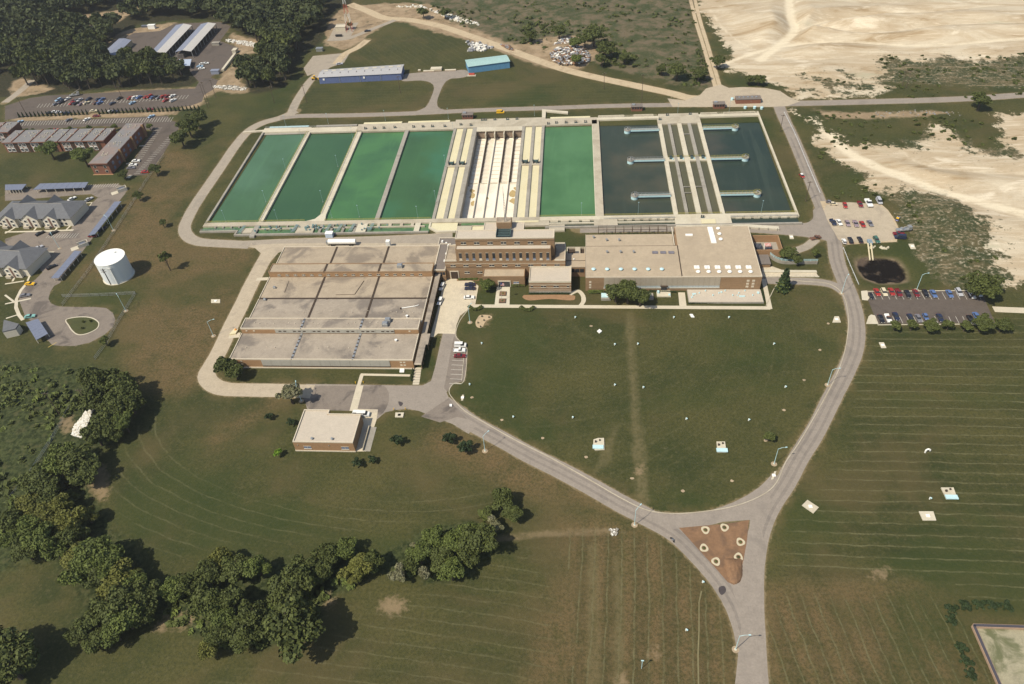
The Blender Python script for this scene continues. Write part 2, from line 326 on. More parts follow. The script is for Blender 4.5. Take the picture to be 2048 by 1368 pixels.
path([(513, 558.5), (536, 557.5)], 2.4); path([(458, 672), (480, 670)], 3.4)
sheet('concrete_pad', [(705, 818), (756, 819), (753, 840), (732, 903), (710, 903), (592, 902), (590, 898), (700, 898), (722, 838)], YARD, verge=False)
sheet('concrete_pad', [(1722, 582), (1734, 581), (1739, 596), (1735, 601), (1724, 600)], CONCW, verge=False)
sheet('concrete_pad', [(1737, 633), (1742, 629), (1750, 631), (1757, 648), (1732, 648)], CONCW, verge=False)
# bay markings
LINE = mt('faded_line_paint', (.55, .52, .45), .25, 2, 5); LINEY = mt('yellow_line_paint', (.50, .36, .10), .2)
mk = MB()
def line(a, b, wd=.13):
    p = Vector(W(*a)[:2]); q = Vector(W(*b)[:2]); n = (q-p).normalized().orthogonal() if False else Vector((-(q-p).y, (q-p).x)).normalized()*wd/2
    mk.flat([tuple(p+n), tuple(p-n), tuple(q-n), tuple(q+n)], 0.32 if False else LZ)
LZ = .075
for i in range(8): line((906.5-i*1.1, 702+i*9.3), (930-i*1.0, 703+i*9.3), .16)
for i in range(60):
    x = 34+i*5.3; y = 243.5-(x-20)*.028; line((x, y), (x-6, y+9), .22)
for i in range(46):
    x = 80+i*6.6; y = 208-(x-80)*.06; line((x, y), (x-6, y+8), .22)
for i in range(20):
    t = i/19; x = 311-50*t; y = 257+78*t; line((x, y), (x+13, y-1), .22)
    x = 346-66*t; y = 275+72*t; line((x, y), (x-12, y+1), .22)
for i in range(13):
    x = 178+i*4.9; line((x, 369-i*.2), (x-6, 376-i*.2), .2)
for i in range(12):
    x = 100+i*5.2; line((x, 468-i*.1), (x-8, 476), .2)
for i in range(16): line((1744+i*14.0, 585), (1752+i*14.0, 599), .15) ; line((1757+i*14.0, 633), (1764+i*14.0, 647), .15)
mk.build('bay_markings', LINE, kind='structure')
mk = MB(); LZ = .08; line((96, 695), (113, 685), .3); line((1680, 745), (1600, 885), .01); mk.build('lane_marking', LINEY, kind='structure')
# ================================================================ GROUND SHEET
def axis(lo, hi, st, far):
    c = list(np.arange(lo, hi+.01, st)); s_ = st; x = lo
    left = []; right = []
    while x > -far: s_ *= 1.5; x -= s_; left.append(x)
    x = hi; s_ = st
    while x < far: s_ *= 1.5; x += s_; right.append(x)
    return np.array(left[::-1]+c+right)
gx = axis(-600, 400, 2.2, 6000); gy = axis(60, 760, 2.2, 7000)
X, Y = np.meshgrid(gx, gy); PX = X.ravel(); PY = Y.ravel(); NV = len(PX)
def sdf(poly):
    P = np.array(poly); d2 = np.full(NV, 1e18); ins = np.zeros(NV, bool); n = len(P)
    for i in range(n):
        a = P[i]; b = P[(i+1) % n]; e = b-a; L = e@e+1e-12
        t = np.clip(((PX-a[0])*e[0]+(PY-a[1])*e[1])/L, 0, 1)
        d2 = np.minimum(d2, (PX-a[0]-t*e[0])**2+(PY-a[1]-t*e[1])**2)
        if abs(e[1]) > 1e-9:
            c = ((a[1] > PY) != (b[1] > PY)) & (PX < e[0]*(PY-a[1])/e[1]+a[0]); ins ^= c
    d = np.sqrt(d2); return np.where(ins, d, -d)
def sdl(pts):
    d2 = np.full(NV, 1e18)
    for i in range(len(pts)-1):
        a = pts[i]; e = pts[i+1]-a; L = e@e+1e-12
        t = np.clip(((PX-a[0])*e[0]+(PY-a[1])*e[1])/L, 0, 1)
        d2 = np.minimum(d2, (PX-a[0]-t*e[0])**2+(PY-a[1]-t*e[1])**2)
    return np.sqrt(d2)
def Z2(px, sm=True):
    p = [W(a, b)[:2] for a, b in px]; return spline(p, 3, True) if sm else p
def uni(*ps, sm=True):
    r = np.full(NV, -1e4)
    for p in ps: r = np.maximum(r, sdf(Z2(p, sm)))
    return r
sand = uni([(1405, 0), (1420, 40), (1440, 75), (1465, 105), (1450, 120), (1437, 133), (1480, 147), (1500, 150), (1540, 165), (1585, 182), (1590, 196), (1640, 197), (1690, 195), (1720, 193), (1750, 190), (1790, 178), (1760, 165), (1900, 170), (2100, 180), (2300, 170), (2600, 40), (2300, -100), (1600, -90)],
           [(1590, 222), (1640, 250), (1632, 285), (1650, 300), (1690, 330), (1730, 350), (1720, 370), (1765, 394), (1795, 425), (1825, 475), (1850, 520), (1880, 562), (1905, 575), (1970, 570), (2100, 560), (2300, 500), (2300, 250), (2020, 228), (1995, 240), (2010, 290), (1950, 290), (1880, 250), (1850, 262), (1870, 275), (1810, 280), (1850, 300), (1780, 290), (1700, 290), (1660, 262)])
veg = uni([(1762, 115), (1800, 118), (1850, 125), (1890, 112), (1950, 125), (2060, 110), (2300, 100), (2300, 190), (2060, 192), (1950, 196), (1830, 198), (1790, 196), (1770, 190), (1800, 170), (1760, 165), (1775, 145)],
          [(1610, 150), (1660, 160), (1740, 170), (1742, 180), (1700, 176), (1640, 165)], [(1670, 142), (1715, 152), (1690, 150)], [(1605, 178), (1640, 180), (1625, 186)], [(1655, 178), (1690, 180), (1720, 192), (1690, 188)],
          [(1740, 396), (1800, 382), (1870, 385), (1905, 400), (1960, 440), (1990, 470), (1985, 505), (2010, 548), (1960, 575), (1890, 575), (1850, 520), (1800, 440)],
          [(1640, 320), (1700, 345), (1735, 350), (1710, 365), (1680, 360), (1640, 340)], [(1740, 262), (1800, 262), (1850, 262), (1830, 290), (1770, 282)], [(1915, 270), (1960, 290), (2030, 300), (2040, 312), (1960, 305)])
scrub = uni([(835, 8), (900, 50), (980, 75), (1050, 100), (1130, 115), (1200, 130), (1290, 155), (1400, 178), (1425, 170), (1405, 100), (1380, 20), (1370, -80), (900, -80), (820, -40)])
wild = uni([(-40, 730), (60, 722), (130, 728), (200, 730), (240, 750), (265, 800), (240, 870), (190, 930), (205, 1000), (230, 1050), (290, 1100), (320, 1180), (380, 1140), (470, 1110), (620, 1120), (700, 1090), (760, 1120), (830, 1060), (960, 1040), (1010, 1080), (930, 1160), (800, 1165), (740, 1150), (650, 1230), (580, 1290), (430, 1300), (330, 1240), (230, 1280), (130, 1290), (160, 1190), (100, 1130), (-60, 1110)])
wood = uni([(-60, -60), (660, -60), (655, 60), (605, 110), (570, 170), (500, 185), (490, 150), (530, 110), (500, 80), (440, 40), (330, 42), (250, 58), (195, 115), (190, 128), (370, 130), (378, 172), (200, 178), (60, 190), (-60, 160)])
soil = uni([(458, 66), (500, 76), (530, 84), (534, 104), (500, 108), (488, 125), (482, 145), (486, 165), (500, 182), (462, 188), (436, 182), (415, 196), (398, 214), (370, 220), (352, 222), (392, 200), (414, 176), (434, 160), (452, 140), (474, 108)],
           [(30, 233), (120, 229), (250, 224), (340, 219), (352, 224), (340, 231), (250, 235), (120, 240), (30, 243)], [(205, 184), (300, 178), (380, 174), (388, 178), (300, 183), (205, 190)],
           [(648, 85), (668, 30), (720, 10), (860, 8), (900, 40), (960, 62), (1030, 88), (1080, 75), (1150, 70), (1200, 95), (1170, 135), (1130, 140), (1070, 130), (1010, 108), (930, 80), (850, 60), (790, 42), (740, 70), (730, 80), (690, 100), (665, 95)],
           [(20, 225), (60, 200), (80, 205), (110, 222), (40, 235)], [(20, 170), (45, 155), (70, 165), (110, 178), (30, 195)], [(130, 38), (250, 18), (280, 12), (270, 25), (200, 60), (175, 55)],
           [(195, 115), (240, 65), (300, 52), (350, 45), (330, 62), (262, 72), (235, 100)], [(1630, 220), (1700, 225), (1810, 222), (1900, 225), (1810, 236), (1690, 238), (1640, 232)])
dry = uni([(250, 400), (330, 300), (400, 330), (340, 470), (480, 500), (500, 520), (470, 600), (440, 690), (400, 770), (330, 790), (270, 740), (240, 640), (290, 560), (180, 570), (160, 540), (240, 440)],
          [(552, 788), (575, 800), (470, 868), (432, 892), (418, 884), (440, 866)],
          [(1100, 1040), (1300, 1060), (1420, 1160), (1480, 1368), (1060, 1368), (1120, 1150)],
          [(1540, 1180), (1930, 1190), (1990, 1368), (1530, 1368)], [(880, 850), (960, 880), (1240, 1020), (1000, 970), (860, 890)])
bare = uni([(755, 1208), (780, 1192), (815, 1205), (800, 1228), (770, 1228)], [(345, 1240), (390, 1220), (400, 1232), (365, 1262)], [(305, 1260), (330, 1235), (345, 1230), (330, 1262)], [(172, 960), (205, 925), (218, 960), (216, 1000), (190, 995)],
            [(1298, 1302), (1318, 1296), (1316, 1318), (1300, 1318)], [(645, 1180), (668, 1195), (665, 1215), (650, 1220)], [(962, 632), (985, 630), (975, 650), (960, 655), (955, 645)], [(1236, 1352), (1248, 1345), (1256, 1368), (1232, 1368)],
            [(1285, 928), (1288, 950), (1274, 950), (1268, 942)], [(120, 840), (140, 828), (150, 850), (135, 870), (122, 860)], [(1780, 1135), (1760, 1137), (1740, 1148), (1755, 1160), (1775, 1152)])
roadd = np.full(NV, 1e4)
for pts, hw in ROADSEG: roadd = np.minimum(roadd, sdl(pts)-hw)
# mowing: a coordinate counted in metres across the swaths, and how strongly they show
rc = np.zeros(NV); rm = np.zeros(NV)
def zone(px, coord, amp):
    d = sdf(Z2(px)); k = np.clip(d/5.0, 0, 1); sel = d > -3
    rc[sel] = coord[sel]; rm[sel] = k[sel]*amp
zone([(1735, 660), (2300, 655), (2300, 1180), (1720, 1185), (1560, 1160), (1575, 1040), (1640, 960), (1700, 850)], PY+0.012*PX+.8*np.sin(PX/60), 1.0)
zone([(1540, 1190), (1700, 1185), (1900, 1192), (2020, 1400), (1535, 1400)], PX+PY*.15+0.5*np.sin(PY/30)-1500, .95)
zone([(1110, 1065), (1290, 1060), (1400, 1130), (1470, 1240), (1480, 1400), (1080, 1400)], PX-.06*PY+.7*np.sin(PY/25), .95)
zone([(680, 1250), (830, 1180), (1000, 1100), (1090, 1100), (1075, 1400), (420, 1400), (500, 1320), (620, 1290)], PY+.10*PX+1.0*np.sin(PX/30), .55)
c0 = W(800, 790); rr = np.hypot((PX-c0[0])*.62, PY-c0[1])+1.2*np.sin(PX/23)+.9*np.sin(PY/17); zone([(235, 900), (290, 820), (345, 830), (375, 900), (450, 965), (600, 1000), (800, 990), (960, 965), (1000, 1020), (830, 1050), (650, 1090), (450, 1100), (330, 1130), (240, 1040), (220, 960)], rr, .6)
c1 = W(1290, 640); r1 = np.hypot(PX-c1[0], (PY-c1[1])*1.0); zone([(950, 640), (1660, 640), (1670, 740), (1560, 900), (1500, 980), (1330, 1000), (1150, 930), (940, 800)], r1*.6+PX*.4, .16)
zone([(600, 175), (860, 172), (850, 210), (600, 222)], PY+.02*PX, .35); zone([(900, 160), (1340, 175), (1340, 208), (890, 215)], PY+.02*PX, .35); zone([(730, 95), (860, 60), (960, 100), (920, 140), (700, 130)], PX*.8+PY*.6, .35)
strip = uni([(1252, 625), (1266, 622), (1276, 800), (1300, 1010), (1274, 1005), (1262, 800)], [(1228, 850), (1238, 850), (1212, 930), (1190, 945)], [(1178, 1090), (1190, 1090), (1200, 1400), (1180, 1400)], [(1228, 1100), (1242, 1130), (1246, 1400), (1232, 1400), (1230, 1150)], sm=False)
qtrack = sdl(np.array([W(a, b)[:2] for a, b in spline([(1596, 226), (1630, 242), (1656, 262), (1690, 300), (1740, 328), (1800, 352), (1870, 380), (1950, 402), (2048, 428), (2200, 460)], 4)]))
for L_, w_ in (([(1578, -20), (1580, 30), (1588, 62), (1560, 90), (1520, 120)], 0), ([(1590, 66), (1640, 48), (1740, 34), (1860, 24), (2000, 10)], 2.5), ([(1450, 128), (1540, 98), (1680, 84), (1850, 92), (2060, 76)], 1.5), ([(1420, 20), (1450, 60), (1500, 95), (1600, 120), (1740, 108)], 3), ([(1640, 60), (1760, 66), (1900, 50), (2060, 46)], 3), ([(1800, 300), (1850, 330), (1960, 345), (2060, 350)], 3)): qtrack = np.minimum(qtrack, sdl(np.array([W(a, b)[:2] for a, b in spline(L_, 4)]))+w_)
# relief
H = np.zeros(NV)
pond = sdf(Z2([(1708, 525), (1715, 512), (1745, 512), (1790, 514), (1808, 528), (1818, 550), (1815, 563), (1780, 567), (1750, 565), (1722, 552)]))
H -= np.clip((pond+2.5)/6, 0, 1)*1.6
def lump(px, py, r, h, sx=1, sy=1):
    c = W(px, py); return h*np.exp(-(((PX-c[0])/r/sx)**2+((PY-c[1])/r/sy)**2))
q = np.clip((sand-6)/25, 0, 1)*np.clip((roadd-5)/15, 0, 1)*np.clip((qtrack-3)/12, 0, 1)
H += .45*q*(1.3*np.sin(PX/17+2.0*np.sin(PY/41))*np.sin(PY/14+PX/60)+.8*np.sin(PX/7.3+PY/9)*np.sin(PY/6.1-PX/31))
H += q*(lump(1720, 40, 40, 6, 2.5, .6)+lump(1850, 70, 40, 4, 3, .5)+lump(1600, 60, 30, 4, .8, 2)+lump(1930, 350, 30, 3, 3, .5)+lump(1860, 440, 26, 3, 1, 1.5))
q = np.clip((wild+2)/10, 0, 1); H += q*(.5*np.sin(PX/9+PY/13)+.4*np.sin(PY/6-PX/15))
sc = np.clip(scrub/20, 0, 1)*np.clip((roadd-4)/10, 0, 1); H += sc*(.5*np.sin(PX/19+PY/23)+.35*np.sin(PY/8-PX/11))
H += lump(1128, 96, 9, 2.5)+lump(1150, 110, 7, 2.0)
drain = sdl(np.array([W(a, b)[:2] for a, b in spline([(985, 1078), (1040, 1072), (1100, 1066), (1170, 1063), (1222, 1062)], 4)])); H -= .7*np.exp(-(drain/1.6)**2)
idx = np.arange(NV).reshape(len(gy), len(gx))
fa = np.stack([idx[:-1, :-1].ravel(), idx[:-1, 1:].ravel(), idx[1:, 1:].ravel(), idx[1:, :-1].ravel()], 1)
cx = PX[fa].mean(1); cy = PY[fa].mean(1)
dx = cx-BA[0]; dy = cy-BA[1]; uu = dx*math.cos(TH)+dy*math.sin(TH); vv = -dx*math.sin(TH)+dy*math.cos(TH)
fa = fa[~((uu > 1.6) & (uu < 309.8) & (vv > -4.5) & (vv < 100.5))]
me = bpy.data.meshes.new('ground'); me.vertices.add(NV); me.vertices.foreach_set('co', np.stack([PX, PY, H], 1).ravel())
me.loops.add(fa.size); me.loops.foreach_set('vertex_index', fa.ravel()); me.polygons.add(len(fa)); me.polygons.foreach_set('loop_start', np.arange(len(fa))*4); me.polygons.foreach_set('loop_total', np.full(len(fa), 4)) if False else None
me.polygons.foreach_set('use_smooth', np.ones(len(fa), bool)); me.update(calc_edges=True); me.validate()
for nm, arr in dict(sand=sand, veg=veg, scrub=scrub, wild=wild, wood=wood, soil=soil, dry=dry, bare=bare, roadd=roadd, qtrack=qtrack, strip=strip, rowc=rc, rowm=rm, pond=pond, drain=drain).items():
    at = me.attributes.new(nm, 'FLOAT', 'POINT'); at.data.foreach_set('value', np.asarray(arr, np.float32))
ground = bpy.data.objects.new('ground', me); COL.objects.link(ground); ground['kind'] = 'structure'
g = NT('ground_cover'); A = lambda k: g.attr(k)[2]
n1 = g.noise(.022, 4); n2 = g.noise(.11, 4, None, .6); n3 = g.noise(.6, 4, None, .65); n4 = g.noise(3.0, 2); n5 = g.noise(.045, 3, g.mapv((1, 1, 1), (0, 0, .6)))
def sm(a, nz, amp, lo, hi): return g.step(g.math('ADD', a, g.math('MULTIPLY', g.math('SUBTRACT', nz, .5), amp)), lo, hi)
GR = (.041, .048, .0155); OL = (.080, .073, .025); DR = (.140, .094, .044)
c = g.mix(g.step(n1, .35, .65), GR, OL); c = g.mix(g.step(n2, .40, .68, 0, .55), c, (.074, .070, .024)); c = g.mix(g.step(n5, .5, .68, 0, .5), c, (.033, .043, .014))
c = g.mix(g.math('MULTIPLY', sm(A('dry'), n1, 18, -8, 6), g.step(g.math('ADD', g.math('MULTIPLY', n2, .5), g.math('MULTIPLY', n3, .5)), .34, .58, .30, .95)), c, DR)
# mowing swaths
row = g.math('ADD', A('rowc'), g.math('ADD', g.math('MULTIPLY', g.math('SUBTRACT', n2, .5), 2.0), g.math('MULTIPLY', g.noise(.02, 2), 1.5)))
wv = g.math('SINE', g.math('MULTIPLY', row, 2*PI/4.3)); wv2 = g.math('SINE', g.math('MULTIPLY', row, 2*PI/9.2))
rm_ = A('rowm')
c = g.mix(g.math('MULTIPLY', g.math('MULTIPLY', g.step(wv, -1, 1), rm_), .36), c, (.078, .070, .028))
c = g.mix(g.math('MULTIPLY', g.math('MULTIPLY', g.step(wv2, -1, 1), rm_), .28), c, (.026, .030, .010))
ln = g.math('MULTIPLY', g.math('MULTIPLY', g.step(wv, .86, .99), rm_), g.step(g.noise(.22, 5, g.mapv((1, 1, 1)), .8), .36, .62, .05, .48))
c = g.mix(ln, c, (.150, .140, .070))
c = g.mix(g.step(n3, .50, .70, 0, .50), c, (.105, .095, .045)); c = g.mix(g.step(g.noise(1.0, 3, None, .85), .42, .62, 0, .50), c, (.022, .028, .010)); c = g.mix(g.step(g.noise(.016, 5, g.mapv((1, 1.3, 1), (0, 0, .9)), .6, .5), .50, .66, 0, .5), c, (.100, .076, .034)); c = g.mix(g.step(g.noise(.012, 4, g.mapv((1, 1.3, 1), (0, 0, 2.1)), .6, .5), .50, .64, 0, .5), c, (.030, .046, .012))
c = g.mix(g.math('MULTIPLY', g.math('MULTIPLY', g.step(wv, .90, .995), rm_), g.step(g.noise(.16, 5, None, .8), .38, .62, .0, .42)), c, (.150, .140, .072))
c = g.mix(g.math('MULTIPLY', sm(A('strip'), n2, 4, -1.8, 1.5), g.step(n3, .3, .6, .3, .85)), c, (.125, .105, .050))
# pale stone spill along the roads
rd = A('roadd'); fr = g.step(g.math('ADD', rd, g.math('MULTIPLY', g.math('SUBTRACT', n3, .5), 3.0)), .9, -.1)
c = g.mix(g.math('MULTIPLY', fr, .75), c, (.24, .185, .105)); c = g.mix(g.math('MULTIPLY', g.step(rd, 5, .5, 0, .45), g.step(n2, .4, .65)), c, (.13, .095, .042))
# overgrown rough ground
w1 = g.mix(g.step(n3, .38, .62), (.022, .030, .010), (.055, .066, .024)); w1 = g.mix(g.step(g.noise(.3, 5, None, .7), .5, .7, 0, .7), w1, (.075, .068, .030))
c = g.mix(sm(A('wild'), n2, 16, -2, 4), c, w1)
s1 = g.mix(g.step(n2, .36, .62), (.046, .058, .022), (.128, .102, .062)); s1 = g.mix(g.step(g.noise(.05, 4), .52, .62, 0, .75), s1, (.040, .052, .019)); s1 = g.mix(g.step(n3, .52, .72, 0, .6), s1, (.175, .140, .092))
c = g.mix(sm(A('scrub'), n2, 20, -3, 4), c, s1)
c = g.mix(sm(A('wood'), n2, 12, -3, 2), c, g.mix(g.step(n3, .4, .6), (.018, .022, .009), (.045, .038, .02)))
sl_ = g.mix(g.step(n2, .35, .65), (.33, .245, .155), (.22, .160, .095)); sl_ = g.mix(g.step(n3, .55, .7, 0, .5), sl_, (.42, .35, .25))
sl_ = g.mix(g.step(g.noise(.12, 5, None, .7), .56, .66, 0, .7), sl_, (.075, .070, .032))
c = g.mix(sm(A('soil'), n2, 14, -1.5, 2.5), c, sl_)
# quarry: pale worked stone with bands, growth creeping in
nb = g.noise(.018, 6, g.mapv((1.0, 3.2, 1), (0, 0, .12)), .6, 1.2)
sd = g.mix(g.step(nb, .36, .56), (.52, .445, .325), (.42, .335, .225)); sd = g.mix(g.step(nb, .56, .66, 0, .9), sd, (.30, .215, .12))
sd = g.mix(g.step(g.noise(.03, 5, g.mapv((1, 2.5, 1), (0, 0, -.35)), .6, .8), .56, .68, 0, .7), sd, (.68, .60, .46)); sd = g.mix(g.step(n3, .5, .75, 0, .3), sd, (.42, .33, .21))
sd = g.mix(g.step(g.noise(.02, 4, g.mapv((.7, 2.5, 1), (0, 0, .3)), .5, .5), .63, .70, 0, .6), sd, (.38, .36, .25))
wvs = g.noise(.16, 3, g.mapv((.25, 2.6, 1), (0, 0, .25)), .6, 1.5); sd = g.mix(g.step(wvs, .56, .66, 0, .45), sd, (.66, .57, .42))
vg = g.math('ADD', A('veg'), g.math('MULTIPLY', g.math('SUBTRACT', g.noise(.13, 6, None, .72), .5), 46))
sd = g.mix(g.math('MULTIPLY', g.step(vg, -2, 1.5), g.step(n3, .30, .50, .45, 1)), sd, g.mix(g.step(n2, .4, .65), (.036, .046, .017), (.092, .078, .038)))
sd = g.mix(g.math('MULTIPLY', g.step(g.noise(.35, 4, None, .75), .60, .66), g.step(A('veg'), -22, 0)), sd, (.06, .062, .028))
sd = g.mix(g.step(g.math('ADD', A('qtrack'), g.math('MULTIPLY', n2, 5)), 7.5, 4.0, 0, .85), sd, (.66, .575, .42))
sd = g.mix(g.step(g.noise(.8, 4, None, .85), .55, .72, 0, .45), sd, (.30, .245, .165)); sd = g.mix(g.step(g.noise(.07, 6, g.mapv((.5, 3, 1), (0, 0, .2)), .7, 2.0), .54, .64, 0, .5), sd, (.38, .29, .185))
c = g.mix(sm(A('sand'), g.noise(.13, 7, None, .78), 44, -1, 1.2), c, sd)
c = g.mix(g.math('MULTIPLY', sm(A('bare'), n3, 8, -1.2, 2.2), .7), c, g.mix(n3, (.34, .25, .15), (.20, .14, .08)))
c = g.mix(g.step(g.math('ADD', A('drain'), g.math('MULTIPLY', n3, 2)), 3.0, 1.4, 0, .55), c, g.mix(n3, (.30, .22, .13), (.10, .08, .04)))
pd = A('pond'); c = g.mix(sm(pd, n2, 6, -1.5, 1.5), c, g.mix(g.step(n2, .4, .6), (.21, .155, .10), (.10, .085, .04)))
sl2 = g.mix(g.step(g.noise(.09, 5), .54, .66), (.007, .005, .004), (.085, .062, .045)); sl2 = g.mix(g.step(n2, .55, .7, 0, .7), sl2, (.15, .115, .08))
wet = sm(pd, n2, 7, .6, 2.2); c = g.mix(wet, c, sl2)
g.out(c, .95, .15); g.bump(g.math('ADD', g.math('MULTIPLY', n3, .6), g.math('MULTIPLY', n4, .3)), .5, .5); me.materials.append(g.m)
# ================================================================ BASINS
def water(name, c1, c2, uvr, z=-.15, sc=.02, c3=None):
    n = NT(name+'_mat'); a = n.noise(sc, 4, None, .55, .5); col = n.mix(n.step(a, .34, .66), c1, c2)
    if c3 is not None: col = n.mix(n.step(n.noise(sc*1.3, 4, n.mapv((1, .8, 1), (0, 0, .5))), .46, .68), col, c3)
    col = n.mix(n.step(n.noise(.9, 4, n.mapv((1, .45, 1), (0, 0, .5)), .8), .42, .75, 0, .16), col, tuple(x*1.5+.004 for x in c1))  # paler flecks paint the ripple sparkle into the water colour
    col = n.mix(n.step(n.noise(.12, 5, n.mapv((1, .10, 1), (0, 0, -.25)), .7, .6), .52, .72, 0, .32), col, tuple(x*1.35+.008 for x in c2))
    m = n.out(col, .22, .22); n.bump(n.noise(.9, 4, n.mapv((1, .5, 1), (0, 0, .5)), .7), .35, .08)
    u0, u1, v0, v1 = uvr; o = MB().flat([B(u0, v0), B(u1, v0), B(u1, v1), B(u0, v1)], z).build(name, m, kind='structure'); return o
water('water', (.050, .106, .052), (.060, .130, .062), (.5, 29.2, -.5, 101), c3=(.070, .142, .080))
water('water', (.036, .086, .040), (.046, .106, .046), (31.2, 62.5, -.5, 102))
water('water', (.044, .112, .050), (.068, .170, .060), (65.2, 93.2, -.5, 101), sc=.03)
water('water', (.038, .090, .038), (.048, .116, .045), (95.2, 124.2, -.5, 101), c3=(.045, .140, .075))
water('water', (.056, .135, .056), (.080, .178, .076), (180.3, 210.2, -.5, 102), sc=.03)
water('water', (.024, .038, .028), (.040, .050, .034), (213.5, 250.3, -.5, 107), c3=(.072, .068, .044), sc=.017)
water('water', (.022, .036, .027), (.038, .052, .036), (275.5, 311.2, -.5, 107), c3=(.058, .058, .042), sc=.016)
for u0, u1 in ((252, 256), (258, 262), (264, 267.6), (269.4, 274)):
    water('channel_water', (.082, .078, .044), (.10, .094, .052), (u0, u1, .5, 99.2), z=.15)
def wall(label, boxes, mat=CONC, name='basin_wall', cat='wall', group=None, caps=None):
    m = MB()
    x0 = min(b[0] for b in boxes); v0 = min(b[2] for b in boxes)
    for b in boxes: m.bb(*b)
    o = m.build(name, mat); return tag(o, label, cat, group)
D = -4.6
wall('thin concrete wall on the far left side of the leftmost green basin', [(-.7, .5, -.2, 103, D, 1)], CONC2)
wall('pale concrete dividing wall between the first and second green basins from left', [(29.2, 31.6, .2, 101.2, D, 1)], CONCW)
wall('pale concrete dividing wall between the second and third green basins', [(62.0, 65.2, 6.2, 101.2, D, 1.0)], CONCW)
m = MB().prism([B(62.0, 6.2), B(65.2, 6.2), B(66.0, .2), B(55.5, .2), B(60, 2.2)], D, .99); tag(m.build('corner_slab', CONCW), 'angled concrete corner slab where the second dividing wall meets the front walkway', 'slab')
wall('narrow dividing wall between the third and fourth green basins', [(93.0, 95.4, .2, 100.2, D, 1)], CONC2)
wall('wide plain concrete wall between the light green basin and the dark basin', [(209.9, 214.2, .2, 107, D, 1)], CONC)
wall('thin pale concrete wall on the right edge of the rightmost dark basin', [(311.0, 312.0, -.2, 112, D, 1.05)], CONCW)
tag(MB().bb(208.9+.9, 210.2, .3, 101, 1.0, 1.05).build('kerb_strip', CONCW), 'white painted edge strip beside the light green basin', 'kerb')
# pale yellow channels on both sides of the drained basin
def channel_pair(u, side):
    t = thing('sediment_channel', f'pair of dry channels full of pale yellow sediment on the {side} of the drained basin', 'channel', B(u[0], 0))
    for a, b in ((u[0], u[1]), (u[2], u[3]), (u[4], u[5])): MB().bb(a, b, .2, 101 if b < 130 or True else 0, D, 1).build('channel_wall', CONC2, t)
    for a, b in ((u[1], u[2]), (u[3], u[4])):
        MB().bb(a, b, 54.0, 57.5, .0, .96).build('cross_slab', CONC, t)
        MB().bb(a, b, .2, 54.0, D, .30).build('sediment_bed', YELLOW, t); MB().bb(a, b, 57.5, 101, D, .35).build('sediment_bed', YELLOW, t)
        q = thing('gate_machine', f'dark sluice gate machine on the {"left" if a < (u[0]+u[5])/2-1 else "right"} yellow channel, {side} of the drained basin', 'machine', B((a+b)/2, 56, .96), 0, 'sluice gate machines on the yellow channels')
        c = B((a+b)/2, 56.6); MB().box(c[0]-1.3, c[0]+1.3, c[1]-.35, c[1]+.35, .96, 2.5).build('gear_housing', GREENM, q)
        MB().box(c[0]-1.6, c[0]-1.35, c[1]-1.3, c[1]+.6, .96, 3.0).build('post', BLACK, q); MB().box(c[0]+1.35, c[0]+1.6, c[1]-1.3, c[1]+.6, .96, 3.0).build('post', BLACK, q)
        MB().tube((c[0]-1.6, c[1]-1.2, 2.7), (c[0]+1.6, c[1]-1.2, 2.7), .14).build('beam', GREENM, q); MB().cyl(c[0]+.5, c[1]-.9, .96, 1.9, .45, 8).build('motor', GREENM, q)
channel_pair((123.9, 125.5, 130.0, 132.0, 136.0, 138.6), 'left'); channel_pair((166.9, 168.6, 173.0, 174.8, 179.0, 180.7), 'right')
# drained basin
t = thing('drained_basin', 'empty drained settling basin with white dusty floor and long ribs', 'basin', B(138.6, 0))
MB().bb(138.6, 166.9, .2, 96, D-.5, D+.6).build('floor', LIME, t)
MB().bb(138.6, 166.9, 97.3, 101.4, D, 1.0).build('back_wall', CONCW, t)
MB().bb(138.6, 166.9, 96.3, 97.3, .62, 1.0).build('back_beam', CONCW, t)
RECESS_SHADE = mt('recess_shade_brown', (.24, .18, .13), .4, .6)  # mottled brown that paints the shade of the opening under the walkway
MB().bb(138.65, 166.85, 97.0, 97.28, D+.6, .6).build('recess_shade_panel', RECESS_SHADE, t)
for u in (144.4, 150.0, 155.8, 161.5):
    MB().bb(u-.28, u+.28, .2, 97.0, D+.6, D+1.9).build('rib', LIME, t); MB().bb(u-.3, u+.3, 92.5, 97.2, D+1.9, .6).build('rib_pier', CONCW, t)
for lane in ((144.9, 149.6), (156.3, 161.0), (150.5, 155.3), (161.9, 166.8), (138.8, 144.0)):
    MBs = MB()
    for k in range(34):
        v = 43+k*1.52
        if lane[0] in (150.5, 161.9, 138.8) and k % 3: continue
        MBs.bb(lane[0], lane[1], v, v+.22, D+.6, D+.86)
    MBs.build('floor_rails', CONCW, t, kind='stuff')
for u in (144.9, 156.3, 162.1):
    mm = MB()
    for k in range(46): mm.bb(u-.1, u+.75, 43.5+k*1.14, 44.1+k*1.14, D+.6, D+1.5)
    mm.build('stub_blocks', DARK, t, kind='stuff')
mm = MB()
for k in range(62): mm.bb(138.62, 139.4, 40+k*.92, 40.45+k*.92, D+.6, D+2.2)
mm.build('wall_lugs', CONC2, t, kind='stuff')
MB().bb(138.6, 166.9, 42.2, 42.6, D+.6, D+.9).build('cross_beam', CONCW, t)
MUD = mt('dried_mud', (.40, .30, .14), .3, .6)
